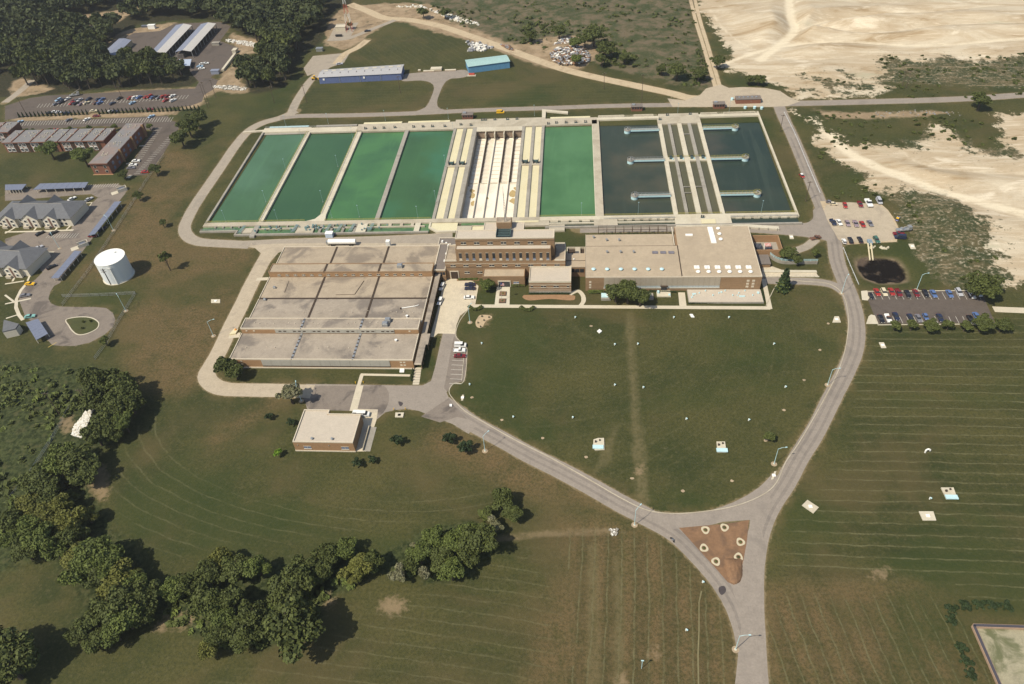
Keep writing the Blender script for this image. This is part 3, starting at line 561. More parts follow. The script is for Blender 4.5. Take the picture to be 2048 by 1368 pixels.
for cu, cv, r in ((142.2, 30, 1.8), (143.0, 22, 1.6), (150.6, 27, .9), (165.3, 24, 1.8), (164.8, 31, 2.2), (166, 37, 1.2), (141.5, 35, 1.6), (146, 89, .8), (156, 94, 1.0)):
    pts = [B(cu+math.cos(a)*r*random.uniform(.6, 1.25), cv+math.sin(a)*r*1.7*random.uniform(.6, 1.25)) for a in np.linspace(0, 2*PI, 11)[:-1]]
    MB().flat(pts, D+.62).build('mud_patch', MUD, t)
# filter channels between the dark basins
t = thing('grit_channels', 'block of four long murky water channels between the two dark basins', 'channel', B(250, 0))
for a, b, mtx in ((249.9, 252.2, CONCW), (255.8, 257.5, CONC2), (261.4, 264.0, CONCW), (267.6, 269.6, CONC2), (273.6, 275.8, CONCW)):
    MB().bb(a, b, .2, 99.4, D, 1).build('channel_wall', mtx, t)
MB().bb(249.9, 275.8, 99.4, 107.1, D, 1).build('end_slab', CONC, t)
MB().bb(252.2, 273.6, 54.6, 58.6, .2, .98).build('cross_slab', CONCW, t)
for u in (253.6, 259.4, 265.4, 271.6):
    q = thing('gate_machine', 'black gate machine in a row of four on the slab across the murky channels', 'machine', B(u, 57), 0, 'gate machines across the murky channels')
    c = B(u, 57.2); MB().box(c[0]-.7, c[0]+.7, c[1]-1.0, c[1]+1.0, .98, 2.3).build('housing', GREENM, q); MB().box(c[0]-1.0, c[0]+1.0, c[1]-.2, c[1]+.2, 2.3, 2.6).build('hood', BLACK, q); MB().box(c[0]+.8, c[0]+1.5, c[1]-1.6, c[1]-.3, .98, 1.5).build('motor', LBLUE, q)
for u0, u1, v in ((257.5, 261.4, 21), (257.5, 261.4, 27), (264, 267.6, 86), (264, 267.6, 27)):
    tag(MB().bb(u0, u1, v, v+.35, .5, .9).build('baffle_beam', CONC2), f'thin grey beam across a murky channel, {"far end" if v > 50 else "near end"}, {"upper of two" if v == 27 and u0 < 260 else "lone"} beside the {"left middle" if u0 < 260 else "right middle"} wall', 'beam')
# scraper bridges
def bridge(u_wall, v, sign, lab):
    L = 19.0; r = 1.9; t = thing('scraper_bridge', lab, 'footbridge', B(u_wall, v), 0, 'drum ended footbridges over the dark basins')
    ue = u_wall+sign*L; c = B(ue, v); a, b = sorted((u_wall, ue))
    MB().bb(a, b, v-.75, v+.75, 1.5, 1.75).build('deck', CONC2, t)
    MB().bb(a, b, v-.95, v-.75, .9, 1.8).build('girder', LBLUE, t); MB().bb(a, b, v+.75, v+.95, .9, 1.8).build('girder', LBLUE, t)
    MB().cyl(c[0], c[1], -.6, 1.6, r, 18).build('drum', AQUA, t); MB().cyl(c[0], c[1], 1.6, 1.8, r+.15, 18).build('platform', CONC2, t)
    MB().cyl(c[0], c[1], 1.8, 3.2, .5, 10, .3).build('drive_unit', STEEL, t)
    m = MB()
    for s_ in (-.9, .9):
        p = B(a, v+s_, 2.8); q = B(b, v+s_, 2.8); m.tube(p, q, .06, 4); p = B(a, v+s_, 2.3); q = B(b, v+s_, 2.3); m.tube(p, q, .05, 4)
        for k in range(11): z = B(a+(b-a)*k/10, v+s_); m.tube((z[0], z[1], 1.7), (z[0], z[1], 2.8), .06, 4)
    for k in range(12):
        a0 = 2*PI*k/12; a1 = 2*PI*(k+1)/12; m.tube((c[0]+r*math.cos(a0), c[1]+r*math.sin(a0), 2.8), (c[0]+r*math.cos(a1), c[1]+r*math.sin(a1), 2.8), .06, 4); m.tube((c[0]+r*math.cos(a0), c[1]+r*math.sin(a0), 1.8), (c[0]+r*math.cos(a0), c[1]+r*math.sin(a0), 2.8), .05, 4)
    m.build('railing', YRAIL if sign > 0 else STEEL, t)
for v, nm in ((91.5, 'farthest'), (55.5, 'middle'), (18, 'nearest')):
    bridge(250.0, v, -1, f'{nm} footbridge with round aqua drum reaching left over the dark basin'); bridge(275.8, v, 1, f'{nm} footbridge with round aqua drum reaching right over the rightmost basin')
# back walkways
def deck(u0, u1, v0, v1, label, mat=CONC, z=1.0): return tag(MB().bb(u0, u1, v0, v1, D, z).build('walkway', mat), label, 'walkway')
deck(-.7, 30.5, 103.0, 108.4, 'pale concrete back walkway behind the leftmost green basin', CONCW)
deck(30.5, 61.0, 101.2, 107.4, 'pale concrete back walkway behind the second green basin', CONCW, .98)
tag(MB().bb(-.7, 29.2, 101.0, 103.0, D, .2).bb(31.6, 62, 101, 101.2, D, .2).build('ledge', CONC2), 'low ledge under the back walkway of the two left basins', 'ledge')
deck(61.0, 123.9, 100.4, 110.2, 'broad concrete back walkway with equipment behind the third and fourth basins', CONC)
deck(123.9, 181, 101.4, 112.5, 'broad concrete back walkway behind the drained basin', CONC, 1.02)
deck(181, 213, 102.0, 110.5, 'broad concrete back walkway behind the light green basin', CONC)
deck(213, 251, 107.0, 110.0, 'narrow pale walkway behind the left dark basin', CONCW)
deck(251, 275.5, 107.2, 112.4, 'concrete platform at the back of the murky channels', CONC, 1.02)
deck(275.5, 312, 107.0, 110.5, 'narrow pale walkway behind the right dark basin', CONCW)
for a, b in ((64, 89), (93, 120), (184, 209)):
    m = MB().bb(a, b, 110.4, 113.2, -.3, .62); tag(m.build('sediment_trough', YELLOW), f'long yellow trough behind the back walkway, {"leftmost" if a == 64 else "centre" if a == 93 else "rightmost"} of three', 'trough')
for a, b in ((214, 230), (236, 248), (277, 287), (291, 310)):
    m = MB().bb(a, b, 110.3, 110.8, -.3, 1).bb(a, b, 112.2, 112.7, -.3, 1); k = int((b-a)/2.6)
    for i in range(k+1): m.bb(a+i*(b-a)/k-.15, a+i*(b-a)/k+.15, 110.8, 112.2, -.3, .9)
    tag(m.build('inlet_channel', CONCW), f'{("leftmost", "second", "third", "rightmost")[(214,236,277,291).index(a)]} open slotted concrete channel in the row behind the dark basins', 'channel')
for a, b, nm in ((2, 28, 'leftmost'), (33, 60, 'second')):
    tag(MB().bb(a, b, 109.4, 111.2, -.2, .7).build('channel_cover', LBLUE if a < 30 else CONC2), f'pale grey blue cover strip behind the back walkway of the {nm} basin', 'cover')
tag(MB().prism([B(-14, 104), B(-.7, 105.2), B(-.7, 106.8), B(-14, 105.4)], 0, .8).build('ramp', CONCW), 'narrow pale ramp leading left from the back walkway to the track', 'ramp')
tag(MB().prism([W(1084, 238), W(1091, 238), W(1092, 225), W(1136, 229), W(1136, 225), W(1084, 221)], 0, .9).build('ramp', CONCW), 'bent concrete ramp from the north road down to the back walkway', 'ramp')
# small hatches and valves along the walkways
hatch0 = thing('valve_stand', 'x', 'valve', (0, 0, 1)); used_h = [False]
MB().box(-.9, .9, -.5, .5, 0, .25).build('plate', GREENM, hatch0, local=True); MB().box(-.7, -.3, -.2, .2, .25, 1.5).build('stem', BLACK, hatch0, local=True); MB().box(.3, .7, -.2, .2, .25, 1.3).build('stem', BLACK, hatch0, local=True); MB().tube((-.9, 0, 1.2), (.9, 0, 1.2), .12).build('crossbar', GREENM, hatch0, local=True)
for u in (67, 73, 79, 86, 98, 104, 110, 118, 141, 143, 149, 157, 163, 183, 188, 194, 200, 206):
    p = B(u, 103.0+(u % 3)*.4 if u < 125 or u > 180 else 110.6, 1.02); place(hatch0, used_h, p, 0, 'small dark valve stand in the row along the broad back walkway', None, 'valve', 'valve stands along the back walkway')
for u, v in ((256.5, 110), (270.5, 110.5), (251.6, 104.5), (264, -3), (134.5, 104), (128, 105)):
    p = B(u, v, 1.03); place(hatch0, used_h, p, 0, 'small dark valve stand on a plain slab away from the long row', None, 'valve', 'scattered valve stands on the slabs')
# front gallery ---------------------------------------------------
deck(-.7, 124, -3.2, .2, 'concrete front walkway along the four green basins on the left', CONC)
deck(124, 181, -3.2, .2, 'concrete front walkway below the drained basin', CONC, 1.01)
deck(181, 312, -3.0, .2, 'concrete front walkway along the light green and dark basins', CONCW)
gw = MB(); tag(gw.flat([B(-.5, -7.3), B(19.9, -7.3), B(20.0, -10.9), B(123.8, -10.9), B(123.8, -3), B(-.5, -3)], .14).build('channel_water', None, kind='structure'))
n = NT('gallery_water'); bpy.data.objects[-1] if False else None
GW = n.out(n.mix(n.step(n.noise(.15, 3), .4, .6), (.06, .125, .06), (.10, .18, .075)), .2, .4)
for o in COL.objects:
    if o.name.startswith('channel_water') and not o.data.materials: o.data.materials.append(GW)
MB().flat([B(140, -6.5), B(163, -6.5), B(163, -3.1), B(140, -3.1)], .14).build('channel_water', GW, kind='structure')
MB().flat([B(184, -8.5), B(311, -8.5), B(311, -3.0), B(184, -3.0)], .14).build('channel_water', paint('dark_channel_water', (.028, .042, .030), .25), kind='structure')
tw = thing('front_gallery', 'concrete gallery of small water cells in front of the green basins', 'gallery', B(0, -12))
MB().bb(-.7, 19.5, -8.2, -7.2, -.4, 1).build('outer_wall', CONC2, tw); MB().bb(19.5, 20.5, -11.8, -7.2, -.4, 1).build('side_wall', CONC2, tw)
MB().bb(20.5, 123.6, -11.8, -10.8, -.4, 1).build('outer_wall', CONC2, tw); MB().bb(31, 121, -6.4, -5.5, -.4, .9).build('middle_wall', CONC, tw)
MB().bb(22.8, 28.4, -9.8, -5.4, -.4, .95).build('platform', CONC, tw); MB().bb(28.6, 31.2, -13.6, -3.2, -.4, 1.05).build('crossing', CONC2, tw)
MB().bb(52.5, 62.0, -10.8, -3.2, -.4, .97).build('platform', CONC, tw); MB().bb(84.8, 90.2, -10.8, -3.2, -.4, .97).build('platform', CONCW, tw); MB().bb(115.8, 118.6, -10.8, -3.2, -.4, .97).build('platform', CONCW, tw)
for u in (64.6, 70.6, 77.0, 83.2): MB().bb(u, u+1.4, -10.8, -3.2, -.4, .9).build('cross_wall', CONC2, tw)
for u in (95.3, 101.5, 107.6, 113.4): MB().bb(u, u+1.6, -5.5, -3.2, -.4, .9).build('cross_wall', CONC, tw)
for u in (6, 10.4, 15, 19.4, 36, 41, 46, 50.5): MB().bb(u, u+.9, -4.4, -3.2, -.4, .8).build('buttress', CONC2, tw)
m = MB()
for u in (21.5, 50.5, 68.5, 74.6, 81.4, 91.5):
    for k in range(4): p = B(u+k*.5, -10.6+k*.2); q = B(u+1.2+k*.4, -4.0); m.tube((p[0], p[1], 1.5), (q[0], q[1], 1.7), .12, 4); m.tube((p[0], p[1], .9), (p[0], p[1], 1.9), .1, 4)
m.build('pipework', mt('dull_blue_pipe', (.24, .32, .32), .2), tw)
m = MB()
for k in range(34): p = B(23+random.random()*88, -3.4-random.random()*6.5); m.box(p[0]-.35, p[0]+.35, p[1]-.3, p[1]+.3, .9, 1.3+random.random()*.7)
for k in range(10): p = B(57+random.random()*8, -9.5+random.random()*5); m.box(p[0]-.4, p[0]+.4, p[1]-.4, p[1]+.4, .9, 2.0)
m.build('valve_heads', mt('valve_paint', (.16, .24, .24), .5), tw)
tag(MB().prism([B(124.2, -3.3), B(138.2, -3.3), B(138.2, -10.6), B(128.5, -10.8), B(124.2, -7.2)], -.4, .55).build('sediment_tank', YELLOW), 'yellow angular open tank left of the brown brick office block', 'tank')
tag(MB().prism([B(124.0, -3.2), B(124.2, -3.2), B(124.2, -7.2), B(128.5, -10.8), B(138, -10.7), B(138, -11.6), B(128, -11.8), B(123.2, -7.6), B(123.2, -3.2)], -.4, 1).build('tank_wall', CONCW), 'pale rim wall of the yellow angular tank', 'wall')
tag(MB().bb(138.3, 146, -11.2, -6.6, -.4, .98).bb(138.3, 164, -6.9, -6.5, -.4, .98).build('slab', CONC), 'concrete slab between the yellow tank and the office block', 'slab')
tag(MB().bb(146, 158, -10.5, -6.9, -.3, .5).build('sediment_bed', YELLOW), 'small yellow bed directly behind the office block', 'bed')
tag(MB().bb(163.2, 186, -7.6, -3.2, -.4, .99).build('slab', CONC), 'broad concrete slab with machinery right of the drained basin front', 'slab')
tag(MB().bb(168.5, 180.5, -4.6, -3.3, .99, 1.2).build('sediment_bed', YELLOW), 'yellow strip on the slab below the right yellow channels', 'bed')
# right part of the gallery: pale buttressed openings
tr = thing('right_gallery', 'concrete channel with rows of pale buttresses in front of the dark basins', 'gallery', B(184, -9))
MB().bb(184, 312, -9.6, -8.5, -.5, 1).build('outer_wall', CONC2, tr); MB().bb(184, 250, -6.0, -5.2, -.5, .9).build('middle_wall', CONCW, tr)
MB().bb(209, 221, -8.5, -3.0, -.5, .97).build('platform', CONC, tr); MB().bb(250, 278, -10.4, -3.0, -.5, .97).build('platform', CONCW, tr); MB().bb(186, 194, -12.5, -7, -.5, .96).build('platform', CONC, tr)
for k in range(7): MB().bb(221.6+k*4.2, 224.3+k*4.2, -3.6, -3.02, -.5, .9).build('buttress', CONCW, tr)
for k in range(7): MB().bb(280.6+k*4.5, 283.6+k*4.5, -3.6, -3.02, -.5, .9).build('buttress', CONCW, tr)
for k in range(4): MB().bb(186.5+k*5.5, 190.5+k*5.5, -3.9, -3.02, -.5, .7).build('buttress', CONCW, tr)
MB().bb(263, 270, -8.6, -5, .97, 1.3).build('hatch_cover', YELLOW, tr); MB().bb(255, 258, -12, -10.4, -.5, .9).build('stub_wall', CONCW, tr)
tag(MB().prism([B(278, -8.5), B(278, -11.0), B(300, -14.2), B(300, -11.8)], 0, .96).build('ramp', CONCW), 'long sloping pale ramp in front of the right dark basin', 'ramp')
m = MB()
for a, b in ((265, 276), (277, 299)):
    for k in range(6): p = B(a+(b-a)*k/5, -10.8-(a-265)*.02-(k*.55 if a > 270 else 0)-.6); m.tube((p[0], p[1], 0), (p[0], p[1], 1.6), .12, 4)
tag(m.build('ramp_posts', CONC2), 'short posts along the front of the long sloping ramp', 'posts')
# railings
def railing(u0, v0, u1, v1, label, z=1.0, mat=YRAIL, step=3.0):
    m = MB(); p = B(u0, v0); q = B(u1, v1); L = math.hypot(q[0]-p[0], q[1]-p[1]); n = max(2, int(L/step))
    for h in (1.05, .55): m.tube((p[0], p[1], z+h), (q[0], q[1], z+h), .07, 4)
    for k in range(n+1): x = p[0]+(q[0]-p[0])*k/n; y = p[1]+(q[1]-p[1])*k/n; m.tube((x, y, z), (x, y, z+1.05), .06, 4)
    return tag(m.build('railing', mat), label, 'railing')
railing(.5, .1, 55, .1, 'yellow railing along the water of the two leftmost basins'); railing(66, .1, 123.5, .1, 'yellow railing along the water of the third and fourth basins')
railing(181, .1, 209.5, .1, 'yellow railing in front of the light green basin'); railing(214.5, .1, 249.5, .1, 'yellow railing in front of the left dark basin'); railing(252, .1, 274, .1, 'yellow railing at the near end of the murky channels'); railing(276, .1, 311, .1, 'yellow railing in front of the rightmost dark basin')
railing(29.4, 1, 29.4, 101, 'yellow railing along the first dividing wall'); railing(62.2, 7, 62.2, 101, 'yellow railing along the second dividing wall')
railing(0, -7.4, 19, -7.4, 'grey railing on the outer wall at the far left corner', mat=STEEL); railing(214, -3.1, 250, -3.1, 'pale railing behind the walkway of the left dark basin', mat=STEEL); railing(278, -3.1, 311, -3.1, 'pale railing behind the walkway of the right dark basin', mat=STEEL)
railing(252.3, 58.5, 273.5, 58.5, 'yellow railing on the slab across the murky channels'); railing(0, 108.2, 60, 107.2, 'thin grey railing at the back of the two left basins', mat=STEEL); railing(214, 109.9, 250, 109.9, 'pale railing behind the left dark basin', mat=CONCW); railing(277, 110.4, 311.5, 110.4, 'pale railing behind the right dark basin', mat=CONCW)
# slender pale blue lamp posts
lampA = thing('basin_lamp', 'x', 'lamp', (0, 0, 0)); used_a = [False]
LB2 = paint('dull_blue_paint', (.26, .38, .40), .5); MB().cyl(0, 0, 0, 7.2, .075, 6, .05).build('pole', LB2, lampA, local=True); MB().box(-.3, .3, -.15, .15, 7.2, 7.4).build('lamp_head', LB2, lampA, local=True); MB().cyl(0, 0, 0, .25, .3, 6).build('base', CONC2, lampA, local=True)
LAMPS = [((452, 444), 1, 'in front of the leftmost basin'), ((532, 404), 1, 'on the near half of the first dividing wall'), ((556, 443), 1, 'in front of the second basin, left part'), ((646, 404), 1, 'near the front of the second dividing wall'), ((664, 436), 1, 'in front of the third basin, left one'), ((719, 434), 1, 'in front of the third basin, right one'),
 ((836, 436), 1, 'in front of the fourth basin'), ((872, 405), 1, 'on the near part of the wall beside the yellow channels'), ((572, 340), 1, 'halfway along the first dividing wall'), ((676, 333), 1, 'halfway along the second dividing wall'), ((891, 333), 1, 'halfway along the wall beside the yellow channels'), ((604, 280), 1, 'at the far end of the first dividing wall'), ((706, 277), 1, 'at the far end of the second dividing wall'),
 ((572, 252), 0, 'on the grass behind the leftmost basin'), ((657, 248), 0, 'on the grass behind the second basin'), ((771, 242), 0, 'on the grass behind the third basin'), ((897, 238), 0, 'on the grass behind the fourth basin'), ((1163, 430), 1, 'in front of the light green basin'), ((1276, 429), 1, 'in front of the left dark basin'), ((1522, 426), 1, 'in front of the rightmost basin'),
 ((1355, 229), 0, 'behind the murky channels'), ((1458, 224), 0, 'behind the rightmost basin'), ((1069, 232), 0, 'behind the right yellow channels'), ((907, 268), 1, 'at the far end of the wall left of the yellow channels')]
for (a, b), z, wh in LAMPS: p = W(a, b, z); place(lampA, used_a, p, 0, 'slender blue lamp post '+wh, None, 'lamp', 'slender lamp posts around the basins')
# mast in the drained basin
t = thing('lattice_mast', 'tall slim lattice radio mast on the brick tower above the office roof', 'mast', (-35.6, 292.0, 24.3))
m = MB()
for k in range(3):
    a = 2*PI*k/3; m.tube((-35.6+.75*math.cos(a), 292+.75*math.sin(a), 24.3), (-35.6, 292, 41), .07, 4)
for h in range(12):
    z = 24.3+h*1.4; r = .75*(1-h/12)
    for k in range(3): a = 2*PI*k/3; b = 2*PI*(k+1)/3; m.tube((-35.6+r*math.cos(a), 292+r*math.sin(a), z), (-35.6+r*math.cos(b), 292+r*math.sin(b), z+.7), .05, 3)
m.build('lattice', STEEL, t); MB().cyl(-35.6, 292, 41, 43, .05, 4).build('antenna', STEEL, t)
# ================================================================ BUILDINGS
def slab_roof(x0, x1, y0, y1, z, mat, t, par=.35, cop=COPING, name='roof', edges='swne'):
    MB().box(x0+.3, x1-.3, y0+.3, y1-.3, z-.4, z-.02).build(name, mat, t)
    rims = dict(s=(x0, x1, y0, y0+.32), n=(x0, x1, y1-.32, y1), w=(x0, x0+.32, y0+.32, y1-.32), e=(x1-.32, x1, y0+.32, y1-.32))
    for k in edges: a = rims[k]; MB().box(a[0], a[1], a[2], a[3], z-.4, z+par).build('parapet_coping', cop, t)
def winrow(t, y, xs, z0, z1, wd, mat=GLASS, name='window', sill=SILL, mull=1):
    """windows in a wall that faces -y"""
    for x in xs:
        f = MB(); f.box(x-wd/2-.12, x+wd/2+.12, y-.22, y+.02, z0-.22, z0).box(x-wd/2-.1, x+wd/2+.1, y-.10, y+.02, z1, z1+.1)
        for k in range(1, mull+1): xx = x-wd/2+wd*k/(mull+1); f.box(xx-.07, xx+.07, y-.09, y+.02, z0, z1)
        fr = f.build(name, sill, t); fr['label'] = 'window with pale sill' if False else ''
        del fr['label']
        MB().box(x-wd/2, x+wd/2, y-.05, y+.02, z0, z1).build('pane', mat, fr)
# ---- filter building
FB = thing('filter_building', 'sprawling low brick building with stepped gravel roofs on the left', 'building', (-149.5, 219.3, 0))
sec = [(219.3, 235.9, 5.0, 'front'), (235.9, 242.9, 7.5, 'clerestory'), (242.9, 276.0, 5.0, 'mid'), (276.0, 282.9, 7.5, 'clerestory2'), (282.9, 300.3, 5.0, 'back')]
for y0, y1, z, nm in sec:
    y0b = y0+(.01 if nm != 'front' else 0); MB().box(-149.4, -70.1, y0b, y1-.01, -.2, z-.4).build('wall', BRICKO if nm != 'back' else BRICK, FB)
mats = {'front': ROOFO, 'clerestory': ROOFO, 'mid': ROOFO, 'clerestory2': ROOF, 'back': ROOF}
segs = ((-149.5, -122.3), (-122.0, -95.9), (-95.6, -70.0))
for y0, y1, z, nm in sec:
    parts = [(y0, y1)] if nm != 'mid' else [(242.9, 259.5), (259.8, 276.0)]
    for j, (a, b) in enumerate(parts):
        for k, (x0, x1) in enumerate(segs):
            m_ = mats[nm] if not (nm == 'mid' and j == 1) else ROOF
            e = 's' if nm in ('front', 'clerestory', 'clerestory2') else ''
            if nm.startswith('cler') or nm == 'back': e += 'n'
            if k == 0: e += 'w'
            if k == 2: e += 'e'
            slab_roof(x0, x1, a, b, z, m_, FB, .3, COPING if nm in ('front', 'clerestory') else BRICK if nm == 'clerestory2' else COPING, 'roof_panel', e)
for x in (-122.15, -95.75):
    for y0, y1, z, nm in sec:
        mj = PAVE = None
        MB().box(x-.45, x+.45, y0+.35, y1-.35, z-.35, z+.16).build('expansion_joint', STEEL if nm in ('front', 'clerestory') else DARK, FB)
        if nm in ('front', 'clerestory'):
            mm = MB()
            for k in range(int((y1-y0)/2.2)): mm.box(x-.35, x+.35, y0+1.0+k*2.2, y0+1.6+k*2.2, z+.16, z+.30)
            mm.build('joint_caps', DARK, FB)
MB().box(-149.1, -70.4, 259.2, 260.1, 4.65, 5.14).build('expansion_joint', DARK, FB)
MB().box(-149.45, -70.05, 219.0, 219.29, 0, .55).build('plinth', COPING, FB)
# metal cladding on the south face, panel by panel
CLAD = mt('grey_cladding', (.36, .34, .29), .12, .4, stretch=(1, 1, .2)); STRIP = paint('pale_glazing', (.36, .40, .40), .25)
for k in range(13):
    x0 = -135.6+k*4.28; MB().box(x0+.04, x0+4.24, 219.12, 219.33, 1.5, 4.85).build('cladding_panel', CLAD, FB)
MB().box(-135.6, -80.0, 219.14, 219.33, .95, 1.4).build('trim_band', DARK, FB)
for k in range(13):
    x0 = -134.0+k*4.1; MB().box(x0+.04, x0+4.06, 235.74, 235.93, 5.2, 7.3).build('cladding_panel', CLAD, FB)
for i, x in enumerate((-131.8, -129.6, -125.2, -123.0, -120.8, -116.4, -114.2, -110.0, -107.8, -105.6, -101.3, -99.1, -94.6, -92.4, -90.2, -85.8, -83.6, -81.6)):
    MB().box(x-.62, x+.62, 235.66, 235.76, 6.0, 6.5).build('slot_window', DARK, FB)
winrow(FB, 276.0, [-144.6+k*4.05 for k in range(18)], 5.7, 6.4, 1.5)
for x in (-147.2, -144.6): 
    for z in (1.8, 3.4): MB().box(x-.5, x+.5, 219.22, 219.33, z, z+.7).build('vent_grille', COPING, FB)
for x in (-75.2, -73.8):
    for z in (1.8, 3.4): MB().box(x-.5, x+.5, 219.22, 219.33, z, z+.7).build('vent_grille', COPING, FB)
for x in (-147, -143.6, -74): MB().box(x-.4, x+.4, 235.78, 235.93, 6, 6.6).build('vent_grille', COPING, FB)
m = MB()
for k in range(22):
    for y, z in ((226.5, 5.0), (239.6, 7.5), (250.2, 5.0)):
        x = -145+k*3.3+random.uniform(-1, 1)
        if random.random() < .55: m.cyl(x, y+random.uniform(-.6, .6), z-.05, z+.35, .2, 6)
m.build('roof_vents', COPING, FB)
MB().box(-117.2, -116.6, 249+10, 249+10.9, 5, 5.2).build('roof_patch', DARK, FB)
m = MB().tube((-104.6, 262.5, 5.1), (-102.4, 272.5, 5.1), .16, 4).tube((-104.6, 262.5, 5.1), (-113.5, 262.2, 5.1), .10, 4).tube((-138.5, 264, 5.1), (-139, 272.5, 5.1), .08, 4); m.build('roof_pipe', WOOD, FB)
for x, y, z in ((-84.2, 240.9, 7.5), (-84.9, 238.3, 7.5), (-85.4, 283.5, 5.2), (-86.0, 279.8, 7.5), (-144.3, 267.2, 5), (-146.2, 258.4, 5)):
    t = thing('rooftop_unit', {(-84.2, 240.9): 'far boxy ventilation unit of the pair on the front clerestory roof', (-84.9, 238.3): 'near boxy ventilation unit of the pair on the front clerestory roof', (-85.4, 283.5): 'grey roof unit just behind the rear clerestory', (-86.0, 279.8): 'grey roof unit standing on the rear clerestory', (-144.3, 267.2): 'small grey vent near the left edge of the middle roof', (-146.2, 258.4): 'small grey vent at the left end of the dark seam'}[(x, y)], 'ventilation unit', (x, y, z))
    s_ = 1.25 if x > -90 else .6; MB().box(x-s_, x+s_, y-s_*.8, y+s_*.8, z, z+.9*s_+.3).build('casing', STEEL, t); MB().box(x-s_*.8, x+s_*.8, y-s_*.6, y+s_*.6, z+.9*s_+.3, z+1.05*s_+.5).build('hood', STEEL, t)
t = thing('roof_pipe_rack', 'white jointed pipe lying on the dark roof section near the covered walk', 'pipe', (-77, 253.4, 5)); MB().tube((-81, 252.3, 5.3), (-75, 253.8, 5.3), .22, 6).tube((-75, 253.8, 5.3), (-73.2, 254.4, 5.5), .16, 6).build('pipe', WHITE, t); MB().cyl(-81, 252.2, 5, 5.6, .4, 8).build('elbow', DARK, t)
for x, y, z, l in ((-77.2, 246.8, 5, 'white mushroom vent, farther of two on the dark roof section'), (-76.8, 244.8, 5, 'white mushroom vent, nearer of two on the dark roof section'), (-79.2, 231.0, 5, 'white mushroom vent alone on the front roof')):
    t = thing('mushroom_vent', l, 'vent', (x, y, z)); MB().cyl(x, y, z, z+.6, .35, 10).build('stem', WHITE, t); MB().cyl(x, y, z+.6, z+.85, .6, 10).build('cap', WHITE, t)
# covered walk along the east side
t = thing('covered_walkway', 'long narrow flat roofed covered walk along the east side of the low building', 'covered walkway', (-68, 219, 0))
MB().box(-69.3, -66.4, 218.4, 230.2, 3.5, 3.95).build('roof', ROOFO, t); MB().box(-69.3, -65.4, 230.3, 237.0, 3.5, 3.95).build('roof', ROOFO, t); MB().box(-69.3, -66.9, 237.1, 279.0, 3.5, 3.95).build('roof', ROOFO, t)
MB().box(-69.3, -66.4, 218.2, 218.39, 3.4, 4.1).build('fascia', COPING, t)
for k in range(21): yy = 219+k*2.95; MB().box(-66.85 if yy < 230 else -65.9 if yy < 237 else -67.3, -66.6 if yy < 230 else -65.65 if yy < 237 else -67.05, yy, yy+.3, 0, 3.5).build('column', BRICK, t)
# ---- office block
OB = thing('office_block', 'tall stepped brown brick office block in the middle of the plant', 'building', (-64, 280.5, 0))
Y0 = 280.5
MB().box(-64.3, -7.8, Y0, 292.9, -.2, 10.1).build('lower_wall', BRICK, OB); MB().box(-58.55, -14.3, Y0-.03, 283.8, 10.1, 16.6).build('middle_wall', BRICK, OB)
MB().prism([(-58.7, 283.75), (-12.8, 283.75), (-12.8, 290.5), (-27.1, 290.5), (-27.1, 296.4), (-46.1, 296.4), (-46.1, 290.3), (-58.7, 290.3)], 0, 20.4).build('upper_wall', BRICK, OB)
slab_roof(-64.3, -58.7, Y0, 292.9, 10.5, ROOF, OB, .35, COPING, edges='wns'); slab_roof(-12.7, -7.8, Y0, 292.9, 10.5, ROOF, OB, .4, COPING, edges='ens')
slab_roof(-58.55, -14.3, Y0-.03, 283.75, 16.9, ROOFP, OB, .25, BRICK, edges='ew'); MB().box(-58.4, -14.5, Y0+0, Y0+.3, 16.5, 17.0).build('parapet_coping', BRICK, OB)
slab_roof(-58.7, -12.8, 283.75, 290.4, 20.7, ROOFP, OB, .3, COPING, edges='swne'); MB().box(-46.1, -27.1, 290.45, 296.4, 20.3, 20.72).build('roof', ROOFP, OB); MB().box(-46.1, -27.1, 296.1, 296.4, 20.7, 21.05).build('parapet_coping', COPING, OB); MB().box(-46.1, -45.8, 290.4, 296.1, 20.7, 21.05).build('parapet_coping', COPING, OB); MB().box(-27.4, -27.1, 290.4, 296.1, 20.7, 21.05).build('parapet_coping', COPING, OB)
MB().box(-39.8, -32.8, 291.0, 295.6, 20.72, 24.4).build('penthouse', BRICK, OB); MB().box(-39.6, -33.0, 291.2, 295.4, 24.4, 24.5).build('penthouse_roof', ROOF, OB)
GH = MB()
for k in range(5): GH.box(-39.6, -32.9, 284.6+k*1.3, 285.0+k*1.3, 21.2, 21.6)
for x in (-39.6, -33.1): GH.box(x, x+.25, 284.2, 290.4, 20.7, 22.4)
GH.build('skylight_rack', GREENM, OB); MB().box(-39.3, -33.2, 284.3, 290.4, 20.72, 20.95).build('skylight', GLASS, OB)
winrow(OB, Y0-.03, [-56.5+k*3.13 for k in range(14)], 10.9, 14.9, 1.25, mull=0)
for k in range(14): x = -56.5+k*3.13; MB().box(x-.62, x+.62, Y0-.10, Y0-.05, 10.9, 11.9).build('spandrel', GLASSB if k % 3 else COPING, OB)
winrow(OB, 283.75, [-55.0+k*6.25 for k in range(7)], 17.6, 18.8, 2.4, mull=1)
winrow(OB, Y0, [-60.6+k*6.12 for k in range(9)], 7.2, 8.2, 2.3, mull=1); winrow(OB, Y0, (-54.3, -48.2), 3.2, 4.2, 2.3, mull=1)
MB().box(-64.32, -7.78, Y0-.06, Y0+.05, 8.7, 8.85).build('course_band', COPING, OB); MB().box(-64.32, -7.78, Y0-.06, Y0+.05, 6.7, 6.85).build('course_band', DARK, OB)
MB().box(-58.7, -12.8, 283.7, 283.76, 19.2, 19.35).build('course_band', DARK, OB)
